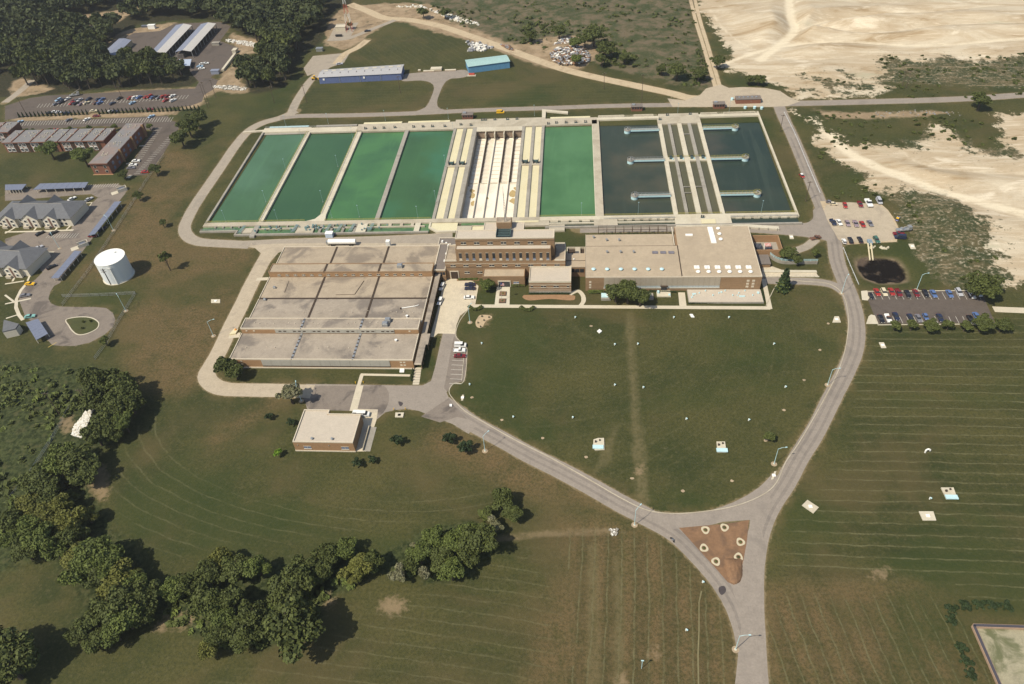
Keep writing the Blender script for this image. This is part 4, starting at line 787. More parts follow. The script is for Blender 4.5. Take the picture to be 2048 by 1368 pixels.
MB().box(-62.6, -58.4, Y0-.25, Y0+.05, 0, 4.6).build('door_surround', COPING, OB); MB().box(-62.2, -58.8, Y0-.32, Y0-.1, .1, 4.2).build('garage_door', DARK, OB)
# glazed link west of the office
t = thing('glazed_link', 'low dark grey roofed link between the filter building and the office block', 'building', (-70, 279, 0))
MB().box(-69.9, -64.4, 279.2, 300.5, 0, 5.6).build('wall', BRICK, t); slab_roof(-69.9, -64.4, 279.2, 300.5, 6.0, ROOFG, t, .3, COPING)
MB().box(-71.2, -60, 300.7, 307, 0, 4.6).build('rear_wall', BRICK, t); slab_roof(-71.2, -60, 300.7, 307, 5, ROOFG, t, .25, COPING)
for k in range(4): x = -69.2+k*1.3; MB().box(x-.5, x+.5, 279.1, 279.22, 2.6, 4.8).build('window', GLASS, t)
for x, y in ((-67.0, 301.9), (-65.4, 298.8), (-65.5, 292), (-65.6, 286.3), (-69.2, 303.5)): MB().cyl(x, y, 5.9 if y < 300 else 5, 6.7 if y < 300 else 5.8, .6, 10, .45).build('roof_vent', WHITE, t)
t = thing('brick_screen', 'short brown brick screen wall left of the office entrance drive', 'wall', (-66.5, 279.1, 0)); MB().box(-66.0, -64.4, 278.6, 279.1, 0, 3.2).build('wall', BRICK, t)
# lobby
LB = thing('entrance_lobby', 'low brick entrance wing with flat roof and glass door below the office block', 'building', (-46, 274, 0))
MB().box(-46.2, -26.6, 274.2, 280.4, 0, 5.3).build('wall', BRICK, LB); slab_roof(-46.2, -26.6, 274.2, 280.4, 5.7, ROOF2, LB, .3, BRICK)
winrow(LB, 274.2, (-43.4, -30.6), 1.9, 2.9, 2.5, GLASSB); MB().box(-39.2, -33.2, 273.9, 274.3, 0, 3.6).build('door_frame', COPING, LB); MB().box(-38.8, -33.6, 273.8, 274.0, .2, 3.1).build('glass_door', GLASS, LB)
# square block
CB = thing('square_annex', 'square banded brick annex with pale flat roof right of the entrance', 'building', (-24, 269, 0))
MB().box(-24.3, -5.0, 269.1, 280.4, 0, 6.2).build('wall', BRICK, CB); slab_roof(-24.3, -5.0, 269.1, 280.4, 6.6, ROOFP, CB, .45, CONCW)
for z in (1.9, 3.2, 4.9): MB().box(-24.34, -4.96, 269.02, 269.2, z, z+.22).build('band', SILL, CB)
MB().box(-24.36, -4.94, 268.98, 269.2, 0, 1.3).build('plinth', CONC2, CB)
winrow(CB, 269.1, (-17.6, -11.8), 3.6, 4.5, 2.3); winrow(CB, 269.1, (-23.0, -6.4), 3.6, 4.5, 1.0, mull=0)
# links to the big hall
t = thing('flat_roof_link', 'flat gravel roofed link between office block and the large hall', 'building', (-7.7, 282, 0))
MB().box(-7.6, 1.5, 281.5, 292.0, 0, 5.5).build('wall', BRICK, t); MB().box(-7.6, 1.5, 281.4, 286.0, 5.5, 5.9).build('roof', ROOF2, t); MB().box(-7.6, 1.5, 286.2, 292.0, 5.5, 5.9).build('roof', ROOF2, t)
MB().box(-7.6, 1.5, 286.0, 286.2, 5.5, 6.05).build('expansion_joint', DARK, t)
for k in range(3): x = -4.5+k*2.2; MB().box(x-.9, x+.9, 281.3, 281.52, 2.8, 4.6).build('window', GLASS, t)
MB().cyl(-3.9, 287, 5.9, 6.5, .35, 8).build('roof_vent', WHITE, t)
# ---- the large hall
HB = thing('large_hall', 'large flat roofed brick and panel hall right of the office block', 'building', (1.6, 270.9, 0))
YH = 270.9
MB().box(1.6, 44.6, YH, 304.4, -.2, 7.6).build('west_wall', BRICK, HB); MB().box(44.62, 79.8, YH, 310.3, -.2, 7.65).build('east_wall', BRICK, HB)
MB().box(1.75, 44.5, YH+.15, 294.6, 7.58, 8.0).build('roof', ROOF2, HB); MB().box(1.75, 42.9, 294.8, 304.3, 7.58, 7.97).build('roof', ROOF2, HB); MB().box(1.75, 44.5, 294.6, 294.8, 7.58, 8.04).build('roof_seam', DARK, HB)
MB().box(44.9, 79.5, YH+.3, 310.1, 7.6, 8.02).build('roof', ROOF2, HB)
for a in ((1.6, 44.7, YH, YH+.15), (44.7, 79.8, YH, YH+.3), (79.5, 79.8, YH+.3, 310.3), (44.7, 79.5, 310.1, 310.3), (1.6, 1.75, YH+.15, 304.4)): MB().box(*a, 7.6, 8.12).build('parapet_coping', COPING, HB)
MB().box(44.55, 44.9, YH+.3, 294.7, 7.6, 8.15).build('expansion_joint', DARK, HB); MB().box(43.1, 43.5, 294.9, 310, 7.6, 8.25).build('parapet_coping', COPING, HB)
PAN = mt('exposed_aggregate_panel', (.33, .285, .22), .1, .5, stretch=(1, 1, .3))
for k in range(22):
    x0 = 9.9+k*2.36; MB().box(x0+.03, x0+2.33, YH-.14, YH+.05, 3.0, 7.55).build('wall_panel', PAN, HB)
    if abs(x0-36.5) > 1.6: MB().box(x0+.03, x0+2.33, YH-.10, YH+.05, 1.75, 2.95).build('glazing_strip', STRIP, HB)
MB().box(9.7, 62.0, YH-.2, YH+.05, 1.5, 1.75).build('sill_band', COPING, HB); MB().box(35.8, 38.4, YH-.3, YH+.05, .1, 2.8).build('door', GLASS, HB); MB().box(35.4, 38.8, YH-.9, YH+.05, 2.85, 3.1).build('door_canopy', DARK, HB)
for x in (3.7,):
    for z in (1.6, 3.1, 4.7): MB().box(x-.5, x+.5, YH-.08, YH+.05, z, z+.9).build('vent_grille', COPING, HB)
for x in (74.0, 76.4):
    for z in (1.8, 3.4, 5.1): MB().box(x-.6, x+.6, YH-.08, YH+.05, z, z+1.0).build('vent_grille', COPING, HB)
vent = thing('dome_vent', 'x', 'vent', (0, 0, 8)); uv_ = [False]
MB().cyl(0, 0, 0, .45, .55, 10).build('neck', WHITE, vent, local=True); MB().cyl(0, 0, .45, .75, .95, 12).cyl(0, 0, .75, 1.05, .95, 12, .3).build('cap', AQUA, vent, local=True)
ordn = ['first', 'second', 'third', 'fourth', 'fifth', 'sixth', 'seventh', 'eighth', 'ninth', 'tenth']
for k in range(6): p = W(1187+k*27.3, 540, 8.0); place(vent, uv_, p, 0, f'{ordn[k]} aqua domed vent from the left in the front row on the hall roof', cat='vent', group='aqua domed vents on the hall roof')
wv0 = thing('disc_vent', 'x', 'vent', (0, 0, 8)); uw = [False]
MB().cyl(0, 0, 0, .4, .45, 10).build('neck', WHITE, wv0, local=True); MB().cyl(0, 0, .4, .7, 1.0, 14, .8).build('cap', WHITE, wv0, local=True)
for k in range(6): p = W(1396+k*21.0, 544.5, 8.0); place(wv0, uw, p, 0, f'{ordn[k]} round white vent from the left below the square skylights', cat='vent', group='round white vents below the skylights')
for k in range(3): p = W(1436+k*2.6, 458+k*10.7, 8.0); place(wv0, uw, p, 0, f'round white vent right of the tall skylight strip, {("far", "middle", "near")[k]} one of three', cat='vent', group='round white vents by the skylight strip')
sk = thing('skylight', 'x', 'skylight', (0, 0, 8)); us = [False]; MB().box(-1.25, 1.25, -1.25, 1.25, 0, .3).build('kerb', COPING, sk, local=True); MB().box(-1.15, 1.15, -1.15, 1.15, .3, .5).build('panel', WHITE, sk, local=True)
MB().box(-.04, .04, -1.2, 1.2, .5, .56).build('glazing_bar', STEEL, sk, local=True)
for k in range(6): p = W(1393.5+k*20.7, 535.5, 8.0); place(sk, us, p, 0, f'{ordn[k]} square white skylight from the left on the right part of the hall roof', cat='skylight', group='square skylights on the hall roof')
t = thing('skylight_strip', 'tall strip of six joined white skylights at the back of the hall roof', 'skylight', W(1423, 470, 8))
for k in range(6): p = W(1420+k*1.45, 457.5+k*5.3, 8.0); MB().box(p[0]-1.2, p[0]+1.2, p[1]-1.1, p[1]+1.1, 8.0, 8.4).build('panel', WHITE, t)
p = W(1378, 470.5, 8); t = thing('roof_hatch', 'flat white roof hatch at the upper left of the right roof half', 'hatch', p); MB().box(p[0]-1.7, p[0]+1.7, p[1]-.7, p[1]+.7, 8, 8.4).build('lid', WHITE, t)
for k in range(3): p = W(1310+k*16.2, 505.5, 8); t = thing('louvre_box', f'dark grey louvred roof box, {("left", "middle", "right")[k]} of three in the middle of the hall roof', 'vent', p, group='louvred boxes on the hall roof'); MB().box(p[0]-1.3, p[0]+1.3, p[1]-.9, p[1]+.9, 8, 8.35).build('casing', mt('grey_louvre', (.16, .15, .17), .3), t)
for i, (x, y) in enumerate(((1187, 476.5), (1213, 482), (1238, 482), (1214, 506), (1241, 506), (1267, 506))): p = W(x, y, 8); t = thing('pipe_vent', ('small steel pipe vent in the back row of three on the left hall roof', 'small steel pipe vent in the middle row of three on the left hall roof')[i > 2], 'vent', p, group=('back row pipe vents', 'middle row pipe vents')[i > 2]); MB().cyl(p[0], p[1], 8, 9.0, .35, 8).build('pipe', STEEL, t); MB().cyl(p[0], p[1], 9.0, 9.2, .55, 8).build('cowl', STEEL, t)
# planted roof deck in front of the hall
TD = thing('gravel_terrace', 'raised gravel terrace with pale blue fittings below the right end of the hall', 'terrace', W(1375, 605)[:2]+(0,))
a = W(1376, 585, .9); b = W(1521, 583, .9); MB().box(a[0]-.3, b[0]+.3, W(1450, 604, .9)[1], 270.7, 0, .75).build('retaining_wall', CONC2, TD); MB().box(a[0]-.1, b[0]+.1, W(1450, 604, .9)[1]+.2, 270.6, .75, .9).build('gravel_bed', ROOFP, TD)
yb = W(1450, 604, .9)[1]
for k in range(11): x = a[0]+2+k*(b[0]-a[0]-3)/10; MB().cyl(x, yb+4.5+(k % 3)*1.6, .9, 1.5, .3, 7).build('vent_pipe', AQUA, TD)
for x, y, w_, l_ in ((.08, .62, 1.7, .5), (.73, .42, 2.6, .6), (.46, .75, .7, .8), (.96, .7, .8, 1.2), (.04, .35, .7, .6), (.67, .5, .5, .3)): xx = a[0]+(b[0]-a[0])*x; yy = yb+(270.7-yb)*y; MB().box(xx-w_/2, xx+w_/2, yy-l_/2, yy+l_/2, .9, 1.3).build('metal_cover', AQUA, TD)
for x, y, l in ((1211.5, 596, 'aqua topped concrete vault left of the three trees'), (1297, 595, 'aqua topped concrete vault right of the three trees')):
    p = W(x, y); t = thing('equipment_vault', l, 'vault', p); MB().box(p[0]-2.1, p[0]+2.1, p[1]-1.9, p[1]+1.9, 0, 1.1).build('body', CONC2, t); MB().box(p[0]-2.0, p[0]+1.0, p[1]-1.0, p[1]+1.9, 1.1, 1.4).build('lid', AQUA, t); MB().box(p[0]+.2, p[0]+1, p[1]-.3, p[1]+.6, 1.4, 1.9).build('hatch', WHITE, t)
t = thing('entrance_steps', 'pale concrete porch slab at the middle door of the hall', 'porch', (37, 269, 0)); MB().box(33.8, 40.0, 266.2, 270.6, 0, .5).build('slab', CONCW, t); MB().box(34.0, 34.9, 268.2, 269.4, .5, 1.5).build('planter', AQUA, t); MB().box(38.9, 39.8, 266.6, 267.6, .5, 1.0).build('planter', AQUA, t)
# transformer court to the right
TC = thing('walled_court', 'open brick court with transformers and white and red equipment right of the hall', 'enclosure', (80, 291, 0))
c4 = [W(1502, 471, 4), W(1556, 470, 4), W(1567, 500, 4), W(1511, 501, 4)]; x0 = 80.1; x1 = (c4[1][0]+c4[2][0])/2; y0 = c4[2][1]; y1 = c4[1][1]
MB().box(x0, x1, y0, y0+.4, 0, 4).build('front_wall', BRICKO, TC); MB().box(x1-.4, x1, y0+.4, y1-.4, 0, 4).build('side_wall', BRICKO, TC); MB().box(x0, x1, y1-.4, y1, 0, 4).build('back_wall', BRICKO, TC); MB().box(x0, x1-.4, y0+.4, y1-.4, 0, .15).build('floor', CONC2, TC)
REDP = paint('red_paint', (.45, .07, .04)); TXP = paint('transformer_grey', (.12, .13, .16), .5)
for k, (fx, fy, w_, l_, h_, mm_, lb) in enumerate(((.62, .62, 3.0, 2.2, 1.6, WHITE, 'white tank with red bands at the back right of the walled court'), (.66, .22, 3.2, 2.0, 1.4, WHITE, 'white and red rack at the front right of the walled court'), (.28, .5, 3.2, 3.2, 2.2, TXP, 'dark transformer in the left of the walled court'), (.62, .42, 3.2, .8, 1.7, TXP, 'long dark switch cabinet between the white equipment'), (.1, .75, .8, 2.0, 2.2, TXP, 'narrow dark cabinet in the back left corner of the court'))):
    cx_ = x0+(x1-x0)*fx; cy_ = y0+(y1-y0)*fy; t = thing('court_equipment', lb, 'equipment', (cx_, cy_, .15)); MB().box(cx_-w_/2, cx_+w_/2, cy_-l_/2, cy_+l_/2, .15, .15+h_).build('cabinet', mm_, t)
    m = MB()
    for j in range(5): xx = cx_-w_/2+.3+j*(w_-.6)/4; m.box(xx-.14, xx+.14, cy_-l_/2-.05, cy_+l_/2+.05, .3, .2+h_+.12)
    m.build('fins', REDP if mm_ is WHITE else BLACK, t)
# retaining wall with pale railing by the loading area
m = MB(); pts = spline([W(a, b)[:2] for a, b in ((1539, 514), (1546, 520), (1556, 525), (1570, 528), (1600, 528), (1634, 528))], 4)
for i in range(len(pts)-1):
    p, q = Vector(pts[i]), Vector(pts[i+1]); nn = Vector((-(q-p).y, (q-p).x)).normalized()*.2; m.prism([tuple(p+nn), tuple(p-nn), tuple(q-nn), tuple(q+nn)], 0, 1.6)
rw = thing('retaining_wall', 'curved concrete retaining wall with pale aqua railing by the loading area', 'wall', pts[0]+(0,)); m.build('wall', CONC2, rw)
m = MB()
for i in range(len(pts)-1):
    p, q = pts[i], pts[i+1]
    for h in (2.1, 2.7): m.tube((*p, h), (*q, h), .09, 4)
    if i % 2 == 0: m.tube((*p, 1.6), (*p, 2.7), .09, 4)
m.build('railing', LBLUE, rw)
t = thing('loading_platform', 'low pale platform with kerb blocks beside the service road', 'platform', W(1640, 553)); c = [W(1526, 541)[:2], W(1632, 542)[:2], W(1634, 546)[:2], W(1524, 546)[:2]]; MB().prism(c, 0, .5).build('slab', CONCW, t)
for k in range(12): p = W(1532+k*9.2, 554.0); MB().box(p[0]-1.1, p[0]+1.1, p[1]-.2, p[1]+.2, 0, .4).build('kerb_block', CONCW, t)
t = thing('dock_shed', 'small brick and pale roofed dock shelter right of the hall', 'shelter', W(1520, 520)); p = W(1524, 521, 2.2); MB().box(80.2, p[0]+3.5, p[1]-2.5, p[1]+4.5, 0, 1.9).build('wall', BRICK, t); MB().box(80.1, p[0]+3.7, p[1]-2.7, p[1]+4.7, 1.9, 2.2).build('roof', ROOFG, t)
# ---- pump house in the foreground
PB = thing('pump_house', 'square brick building with pale parapet roof in the foreground left', 'building', (-108.5, 174.7, 0))
MB().prism([(-108.5, 174.7), (-85.2, 174.7), (-85.2, 189.0), (-98.2, 189.0), (-98.2, 191.0), (-108.5, 191.0)], -.1, 5.0).build('wall', BRICKO, PB)
MB().box(-108.1, -85.6, 175.1, 188.6, 4.6, 5.05).build('roof', ROOFP, PB); MB().box(-108.1, -98.6, 188.62, 190.6, 4.6, 5.05).build('roof', ROOFP, PB)
for a in ((-108.5, -85.2, 174.7, 175.05), (-85.55, -85.2, 175.05, 188.65), (-98.2, -85.2, 188.65, 189.0), (-98.55, -98.2, 189.0, 191.0), (-108.5, -98.55, 190.65, 191.0), (-108.5, -108.15, 175.05, 190.65)): MB().box(*a, 5.0, 5.5).build('parapet_coping', COPING, PB)
winrow(PB, 174.7, (-103.4, -88.8), 1.6, 2.9, 2.8, GLASSB); MB().box(-108.6, -85.1, 174.5, 174.7, 0, .5).build('plinth', COPING, PB)
for x, l in ((-101.4, 'left'), (-93.6, 'right')): t = thing('turbine_vent', f'{l} round metal vent near the front edge of the pump house roof', 'vent', (x, 176.4, 5.05)); MB().cyl(x, 176.4, 5.05, 5.5, .35, 10).build('neck', STEEL, t); MB().cyl(x, 176.4, 5.5, 6.0, .6, 12, .3).build('hood', STEEL, t)
for x in (-107.0, -94.8): MB().box(x-.15, x+.15, 174.55, 174.72, 3.3, 3.7).build('wall_lamp', STEEL, PB)
t = thing('access_ramp', 'sunken ramp with low walls along the shaded side of the pump house', 'ramp', (-83, 176, 0)); MB().box(-82.6, -82.3, 175.2, 187, 0, 1.0).build('side_wall', CONC, t); MB().box(-82.2, -79.6, 175.0, 187, 0, .12).build('walk', CONC2, t)
for x, l in ((-95.6, 'left'), (-89.0, 'right')): t = thing('storage_tank', f'{l} of two long cream tanks lying behind the pump house', 'tank', (x, 191.2, 0)); MB().tube((x-2.6, 191.2, 1.6), (x+2.6, 191.2, 1.6), .75, 12).build('shell', mt('cream_tank', (.62, .55, .42), .08), t); MB().box(x-1.8, x-1.5, 190.7, 191.7, 0, 1.1).build('saddle', DARK, t); MB().box(x+1.5, x+1.8, 190.7, 191.7, 0, 1.1).build('saddle', DARK, t)
# ---- blue sheds at the back
def shed(name, label, pb, pt, zr, wallm, roofm, ridge=0.0):
    """pb: front-left, front-right on the ground; pt: roof back-left, back-right"""
    fl, fr = Vector(W(*pb[0])[:2]), Vector(W(*pb[1])[:2]); bl, br = Vector(W(*pt[0], zr)[:2]), Vector(W(*pt[1], zr)[:2])
    t = thing(name, label, 'shed', (fl.x, fl.y, 0)); n_ = 9
    for k in range(n_):
        p = fl.lerp(fr, k/n_+.002); q = fl.lerp(fr, (k+1)/n_-.002); nn = (fl-bl).normalized()*.06
        MB().prism([tuple(p+nn), tuple(q+nn), tuple(q-nn), tuple(p-nn)], .1, zr-.15).build('wall_panel', wallm, t)
    MB().prism([tuple(fl), tuple(fr), tuple(br), tuple(bl)], 0, zr-.1).build('wall', wallm, t)
    ml, mr = fl.lerp(bl, .5), fr.lerp(br, .5); e = (fr-fl).normalized()*.4; d = (bl-fl).normalized()*.5
    a, b, c, dd = fl-e-d, fr+e-d, br+e+d, bl-e+d; zr2 = zr+ridge
    MB().add([(*a, zr-.05), (*b, zr-.05), (*(mr+e), zr2), (*(ml-e), zr2), (*c, zr-.05), (*dd, zr-.05)], [(0, 1, 2, 3), (3, 2, 4, 5), (0, 3, 5), (1, 4, 2)]).build('roof', roofm, t)
    return t, fl, fr, bl, br
BLUEW = mt('slate_blue_cladding', (.105, .14, .27), .12, 1, stretch=(2, 2, .2)); BLUER = mt('grey_metal_roof', (.36, .355, .355), .08, .5); TEALW = mt('teal_cladding', (.10, .25, .40), .1, 1); TEALR = mt('pale_teal_roof', (.30, .44, .42), .1, .6)
t, fl, fr, bl, br = shed('long_shed', 'long slate blue metal shed with pale grey roof and ten roof lights', [(640, 168), (804, 160)], [(646, 140), (807, 129)], 5.0, BLUEW, BLUER, 1.0)
for k in range(10):
    c = fl.lerp(fr, (k+.55)/10).lerp(bl.lerp(br, (k+.55)/10), .72); e = (fr-fl).normalized()*1.5; d = (bl-fl).normalized()*.8; MB().prism([tuple(c-e-d), tuple(c+e-d), tuple(c+e+d), tuple(c-e+d)], 5.3, 5.75).build('roof_light', CONCW, t)
    c = fl.lerp(fr, (k+.5)/10).lerp(bl.lerp(br, (k+.5)/10), .35); MB().box(c[0]-.12, c[0]+.12, c[1]-.5, c[1]+.5, 5.6, 6.1).build('seam_cap', DARK, t)
for f in (.06, .55): c = fl.lerp(fr, f); MB().box(c[0]-.6, c[0]+.6, c[1]-.4, c[1]-.12, 2.6, 3.8).build('wall_sign', WHITE, t)
for k, f in enumerate((.25, .5, .75)): c = fl.lerp(fr, f); MB().box(c[0]-.1, c[0]+.1, c[1]-.25, c[1]-.05, .1, 5).build('downpipe', STEEL, t)
t2, fl, fr, bl, br = shed('teal_shed', 'shorter teal blue metal shed with pale green roof beside the fork', [(938, 147), (1020, 136)], [(931, 120), (1012, 110)], 5.0, TEALW, TEALR, .6)
p = W(942, 152); t = thing('loading_dock', 'small red brown loading dock at the left corner of the teal shed', 'dock', p); MB().box(p[0]-2.5, p[0]+3.5, p[1]-1, p[1]+1.5, 0, .5).build('slab', CONC, t); MB().box(p[0]-1.5, p[0]+2.5, p[1]+.4, p[1]+1.4, .5, 1.6).build('crates', REDP, t)
# ---- storage yard, top left
SLA = mt('blue_grey_sheet_roof', (.19, .21, .27), .1); SLB = mt('pale_sheet_roof', (.46, .44, .41), .1)
def opensided(label, px, zr, matW=SLA, matW2=SLB, wallm=None, posts=True, ridge=1.2):
    P = [Vector(W(a, b, zr)[:2]) for a, b in px]; t = thing('long_shed' if posts else 'storage_shed', label, 'shed', (P[0].x, P[0].y, 0)); m0 = P[0].lerp(P[1], .5); m1 = P[3].lerp(P[2], .5)
    MB().add([(*P[0], zr), (*m0, zr+ridge), (*m1, zr+ridge), (*P[3], zr)], [(0, 1, 2, 3)]).build('roof_slope', matW, t); MB().add([(*m0, zr+ridge), (*P[1], zr), (*P[2], zr), (*m1, zr+ridge)], [(0, 1, 2, 3)]).build('roof_slope', matW2, t)
    if posts:
        for k in range(10):
            for a, b in ((P[0], P[3]), (P[1], P[2])): c = a.lerp(b, (k+.1)/9.3); MB().box(c.x-.2, c.x+.2, c.y-.2, c.y+.2, 0, zr-.05).build('post', STEEL, t)
        MB().prism([tuple(P[0].lerp(P[1], .1)), tuple(P[0].lerp(P[1], .45)), tuple(P[3].lerp(P[2], .45)), tuple(P[3].lerp(P[2], .1))], 0, zr*.6).build('stored_goods', mt('stacked_goods', (.10, .09, .085), .5, .4), t)
    else: MB().prism([tuple(x) for x in P], 0, zr-.02).add([(*P[0], zr-.02), (*P[1], zr-.02), (*m0, zr+ridge-.02)], [(0, 1, 2)]).build('wall', wallm, t)
    return t
opensided('left one of two very long open sided sheds in the paved storage yard', [(299, 107), (330, 107), (384, 50), (352, 50)], 5); opensided('right one of two very long open sided sheds in the paved storage yard', [(350, 104), (382, 103), (432, 47), (402, 48)], 5)
TANW = mt('tan_cladding', (.42, .34, .22), .1); opensided('short tan walled shed at the left end of the storage yard', [(202, 109), (231, 111), (263, 80), (238, 77)], 4, SLA, SLA, TANW, False, .8)
p = W(375, 125); t = thing('small_canopy', 'small pale blue canopy below the long open sheds', 'canopy', p); c = [W(356, 119, 3)[:2], W(383, 118, 3)[:2], W(380, 131, 3)[:2], W(358, 131, 3)[:2]]; MB().prism(c, 2.7, 3).build('roof', paint('pale_blue_sheet', (.40, .46, .56)), t); [MB().box(q[0]-.1, q[0]+.1, q[1]-.1, q[1]+.1, 0, 2.7).build('post', STEEL, t) for q in c]
for i, (x, y, w_, l_, h_, l, mm_) in enumerate(((305, 57, 6, 3, 3, 'white box trailer at the top of the storage yard', WHITE), (432, 147, 6, 3, 2.6, 'small grey shed beside the yard entrance road', paint('grey_blue_sheet', (.22, .24, .30))), (433, 90, 6, 3, 2, 'open pale crate bin at the right of the storage yard', CONC2), (290, 54, 5, 2.5, 1.2, 'flat grey pallet stack at the top of the storage yard', TXP), (471, 105, 3, 5, 2.5, 'cream cabin at the top end of the white yard wall', CONCW), (683, 60, 8, 5, 3.2, 'small cream equipment hut at the foot of the red and white tower', CONCW), (678, 73, 5, 1.8, 1.2, 'dark long crate in front of the equipment hut', BLACK), (640, 102, 5, 3, 2.3, 'small pale trailer at the edge of the wood', STEEL))):
    p = W(x, y); t = thing('hut' if i in (5, 1, 4) else 'crate', l, 'hut' if i in (5, 1, 4) else 'container', p); MB().box(p[0]-w_/2, p[0]+w_/2, p[1]-l_/2, p[1]+l_/2, 0, h_).build('body', mm_, t); MB().box(p[0]-w_/2-.2, p[0]+w_/2+.2, p[1]-l_/2-.2, p[1]+l_/2+.2, h_, h_+.2).build('lid', mm_, t)
a = Vector(W(471, 110)); b = Vector(W(446, 143)); t = thing('yard_wall', 'long low white wall along the right side of the storage yard', 'wall', a); nn = Vector((.9, .2, 0)); MB().prism([tuple((a+nn)[:2]), tuple((a-nn)[:2]), tuple((b-nn)[:2]), tuple((b+nn)[:2])], 0, 1.6).build('wall', CONCW, t)
# radio tower
p = W(700, 62); t = thing('radio_tower', 'red and white lattice radio tower at the top edge beside the hut', 'tower', p)
for j in range(4):
    m = MB()
    for k in range(4):
        sx, sy = ((-1, -1), (1, -1), (1, 1), (-1, 1))[k]; r0 = 2.4*(1-j/5); r1 = 2.4*(1-(j+1)/5); z0 = j*7; z1 = z0+7; n2x, n2y = ((-1, -1), (1, -1), (1, 1), (-1, 1))[(k+1) % 4]
        m.tube((p[0]+sx*r0, p[1]+sy*r0, z0), (p[0]+sx*r1, p[1]+sy*r1, z1), .12, 4); m.tube((p[0]+sx*r0, p[1]+sy*r0, z0), (p[0]+n2x*r1, p[1]+n2y*r1, z1), .07, 4)
    m.build('lattice_section', REDP if j % 2 == 0 else WHITE, t)
# gatehouses on the back walkway
for (x, y), l in (((936, 236), 'brick control cabin behind the yellow channels'), ((1273, 220), 'brick control cabin behind the left dark basin'), ((1437, 215), 'brick control cabin behind the rightmost basin')):
    p = W(x, y); t = thing('control_cabin', l, 'cabin', p); MB().box(p[0]-3.4, p[0]+3.4, p[1]-1.8, p[1]+1.8, 0, 2.9).build('wall', BRICKR, t); MB().box(p[0]-3.7, p[0]+3.7, p[1]-2.1, p[1]+2.1, 2.9, 3.2).build('roof', ROOFG, t)
    for k in range(4): MB().box(p[0]-2.9+k*1.6, p[0]-1.8+k*1.6, p[1]-1.88, p[1]-1.79, 1.4, 2.6).build('window', GLASS, t)
    MB().box(p[0]-3, p[0]-1, p[1]-.5, p[1]+1.2, 3.2, 3.9).build('roof_unit', STEEL, t)
p = W(1495, 204); t = thing('brick_substation', 'low red brick service building on its own island by the junction', 'building', p); MB().box(p[0]-7.6, p[0]+7.6, p[1]-2.4, p[1]+2.4, 0, 2.8).build('wall', BRICKR, t); MB().box(p[0]-7.8, p[0]+7.8, p[1]-2.6, p[1]+2.6, 2.8, 3.1).build('roof', ROOFG, t)
for k in range(5): MB().box(p[0]-6+k*2.6, p[0]-5+k*2.6, p[1]-.6, p[1]+.6, 3.1, 3.5).build('roof_vent', STEEL, t)
for x, y, l in ((1501, 206, 'round aqua tank end against the brick service building'), (1464, 200, 'pale green cabinet left of the brick service building'), (1490, 217, 'pale aqua drum on the grass, leftmost of three'), (1509, 217, 'pale aqua drum on the grass, middle of three'), (1523, 218, 'pale aqua drum on the grass, rightmost of three')):
    p = W(x, y); t = thing('aqua_drum', l, 'drum', p); MB().cyl(p[0], p[1], 0, 1.3, .9, 12).build('drum', AQUA, t); MB().cyl(p[0], p[1], 1.3, 1.5, 1.0, 12, .6).build('lid', AQUA, t)
# transformer racks in front of the gallery
t = thing('bus_rack', 'steel lattice bus rack on the yard behind the hall', 'rack', W(1230, 455)); m = MB()
for k in range(9):
    x = 8+k*4.2; m.tube((x, 312, 0), (x, 312, 5.5), .13, 4); m.tube((x, 315.5, 0), (x, 315.5, 5.5), .13, 4); m.tube((x, 312, 5.4), (x, 315.5, 5.4), .13, 4); m.tube((x, 312, 3.5), (x, 315.5, 5.4), .08, 4)
m.tube((8, 312, 5.4), (41.6, 312, 5.4), .13, 4).tube((8, 315.5, 5.4), (41.6, 315.5, 5.4), .13, 4); m.build('frame', WOOD, t)
MB().box(2.4, 10.4, 306, 309, 0, 1.0).build('base_slab', CONCW, t); MB().box(11.5, 27, 306.2, 308.6, 0, .8).build('base_slab', CONCW, t)
# deep shafts right of the office
t = thing('intake_shafts', 'pair of deep walled shafts between the office block and the hall', 'shaft', (-7, 292, 0))
for a in ((-7.6, -7.1, 292.2, 303.8), (-3.4, -.9, 292.2, 303.8), (-7.1, -3.4, 303.3, 303.8), (1.0, 1.5, 292.2, 303.8), (-.9, 1.0, 303.3, 303.8)): MB().box(a[0]-3.5*0, a[1], a[2], a[3], -.1, 1.2).build('shaft_wall', CONC, t)
MB().box(-7.1, -3.4, 292.3, 303.3, -.1, .12).build('shaft_floor', DARK, t); MB().box(-.9, 1.0, 292.3, 303.3, -.1, .12).build('shaft_floor', DARK, t)
MB().box(-14.5, -8.5, 304.5, 308, 0, 1.0).build('slab', CONC, t)
# blue cabin and tanker in the north yard
p = W(660, 473); t = thing('pale_blue_cabin', 'small pale blue metal cabin in front of the gallery', 'cabin', p); MB().box(p[0]-1.9, p[0]+1.9, p[1]-1.3, p[1]+1.3, 0, 2.4).build('body', paint('pale_blue_cabin_paint', (.42, .50, .60)), t); MB().box(p[0]-2, p[0]+2, p[1]-1.4, p[1]+1.4, 2.4, 2.6).build('roof', WHITE, t)
p = W(780, 488, 0); t = thing('white_hopper', 'white upright hopper standing behind the filter building roof', 'hopper', (p[0], 306.5, 0)); MB().box(p[0]-1, p[0]+1, 305.5, 307.5, 1, 4).build('bin', WHITE, t); MB().box(p[0]-.3, p[0]+.3, 306.2, 306.8, 0, 1).build('leg', STEEL, t)
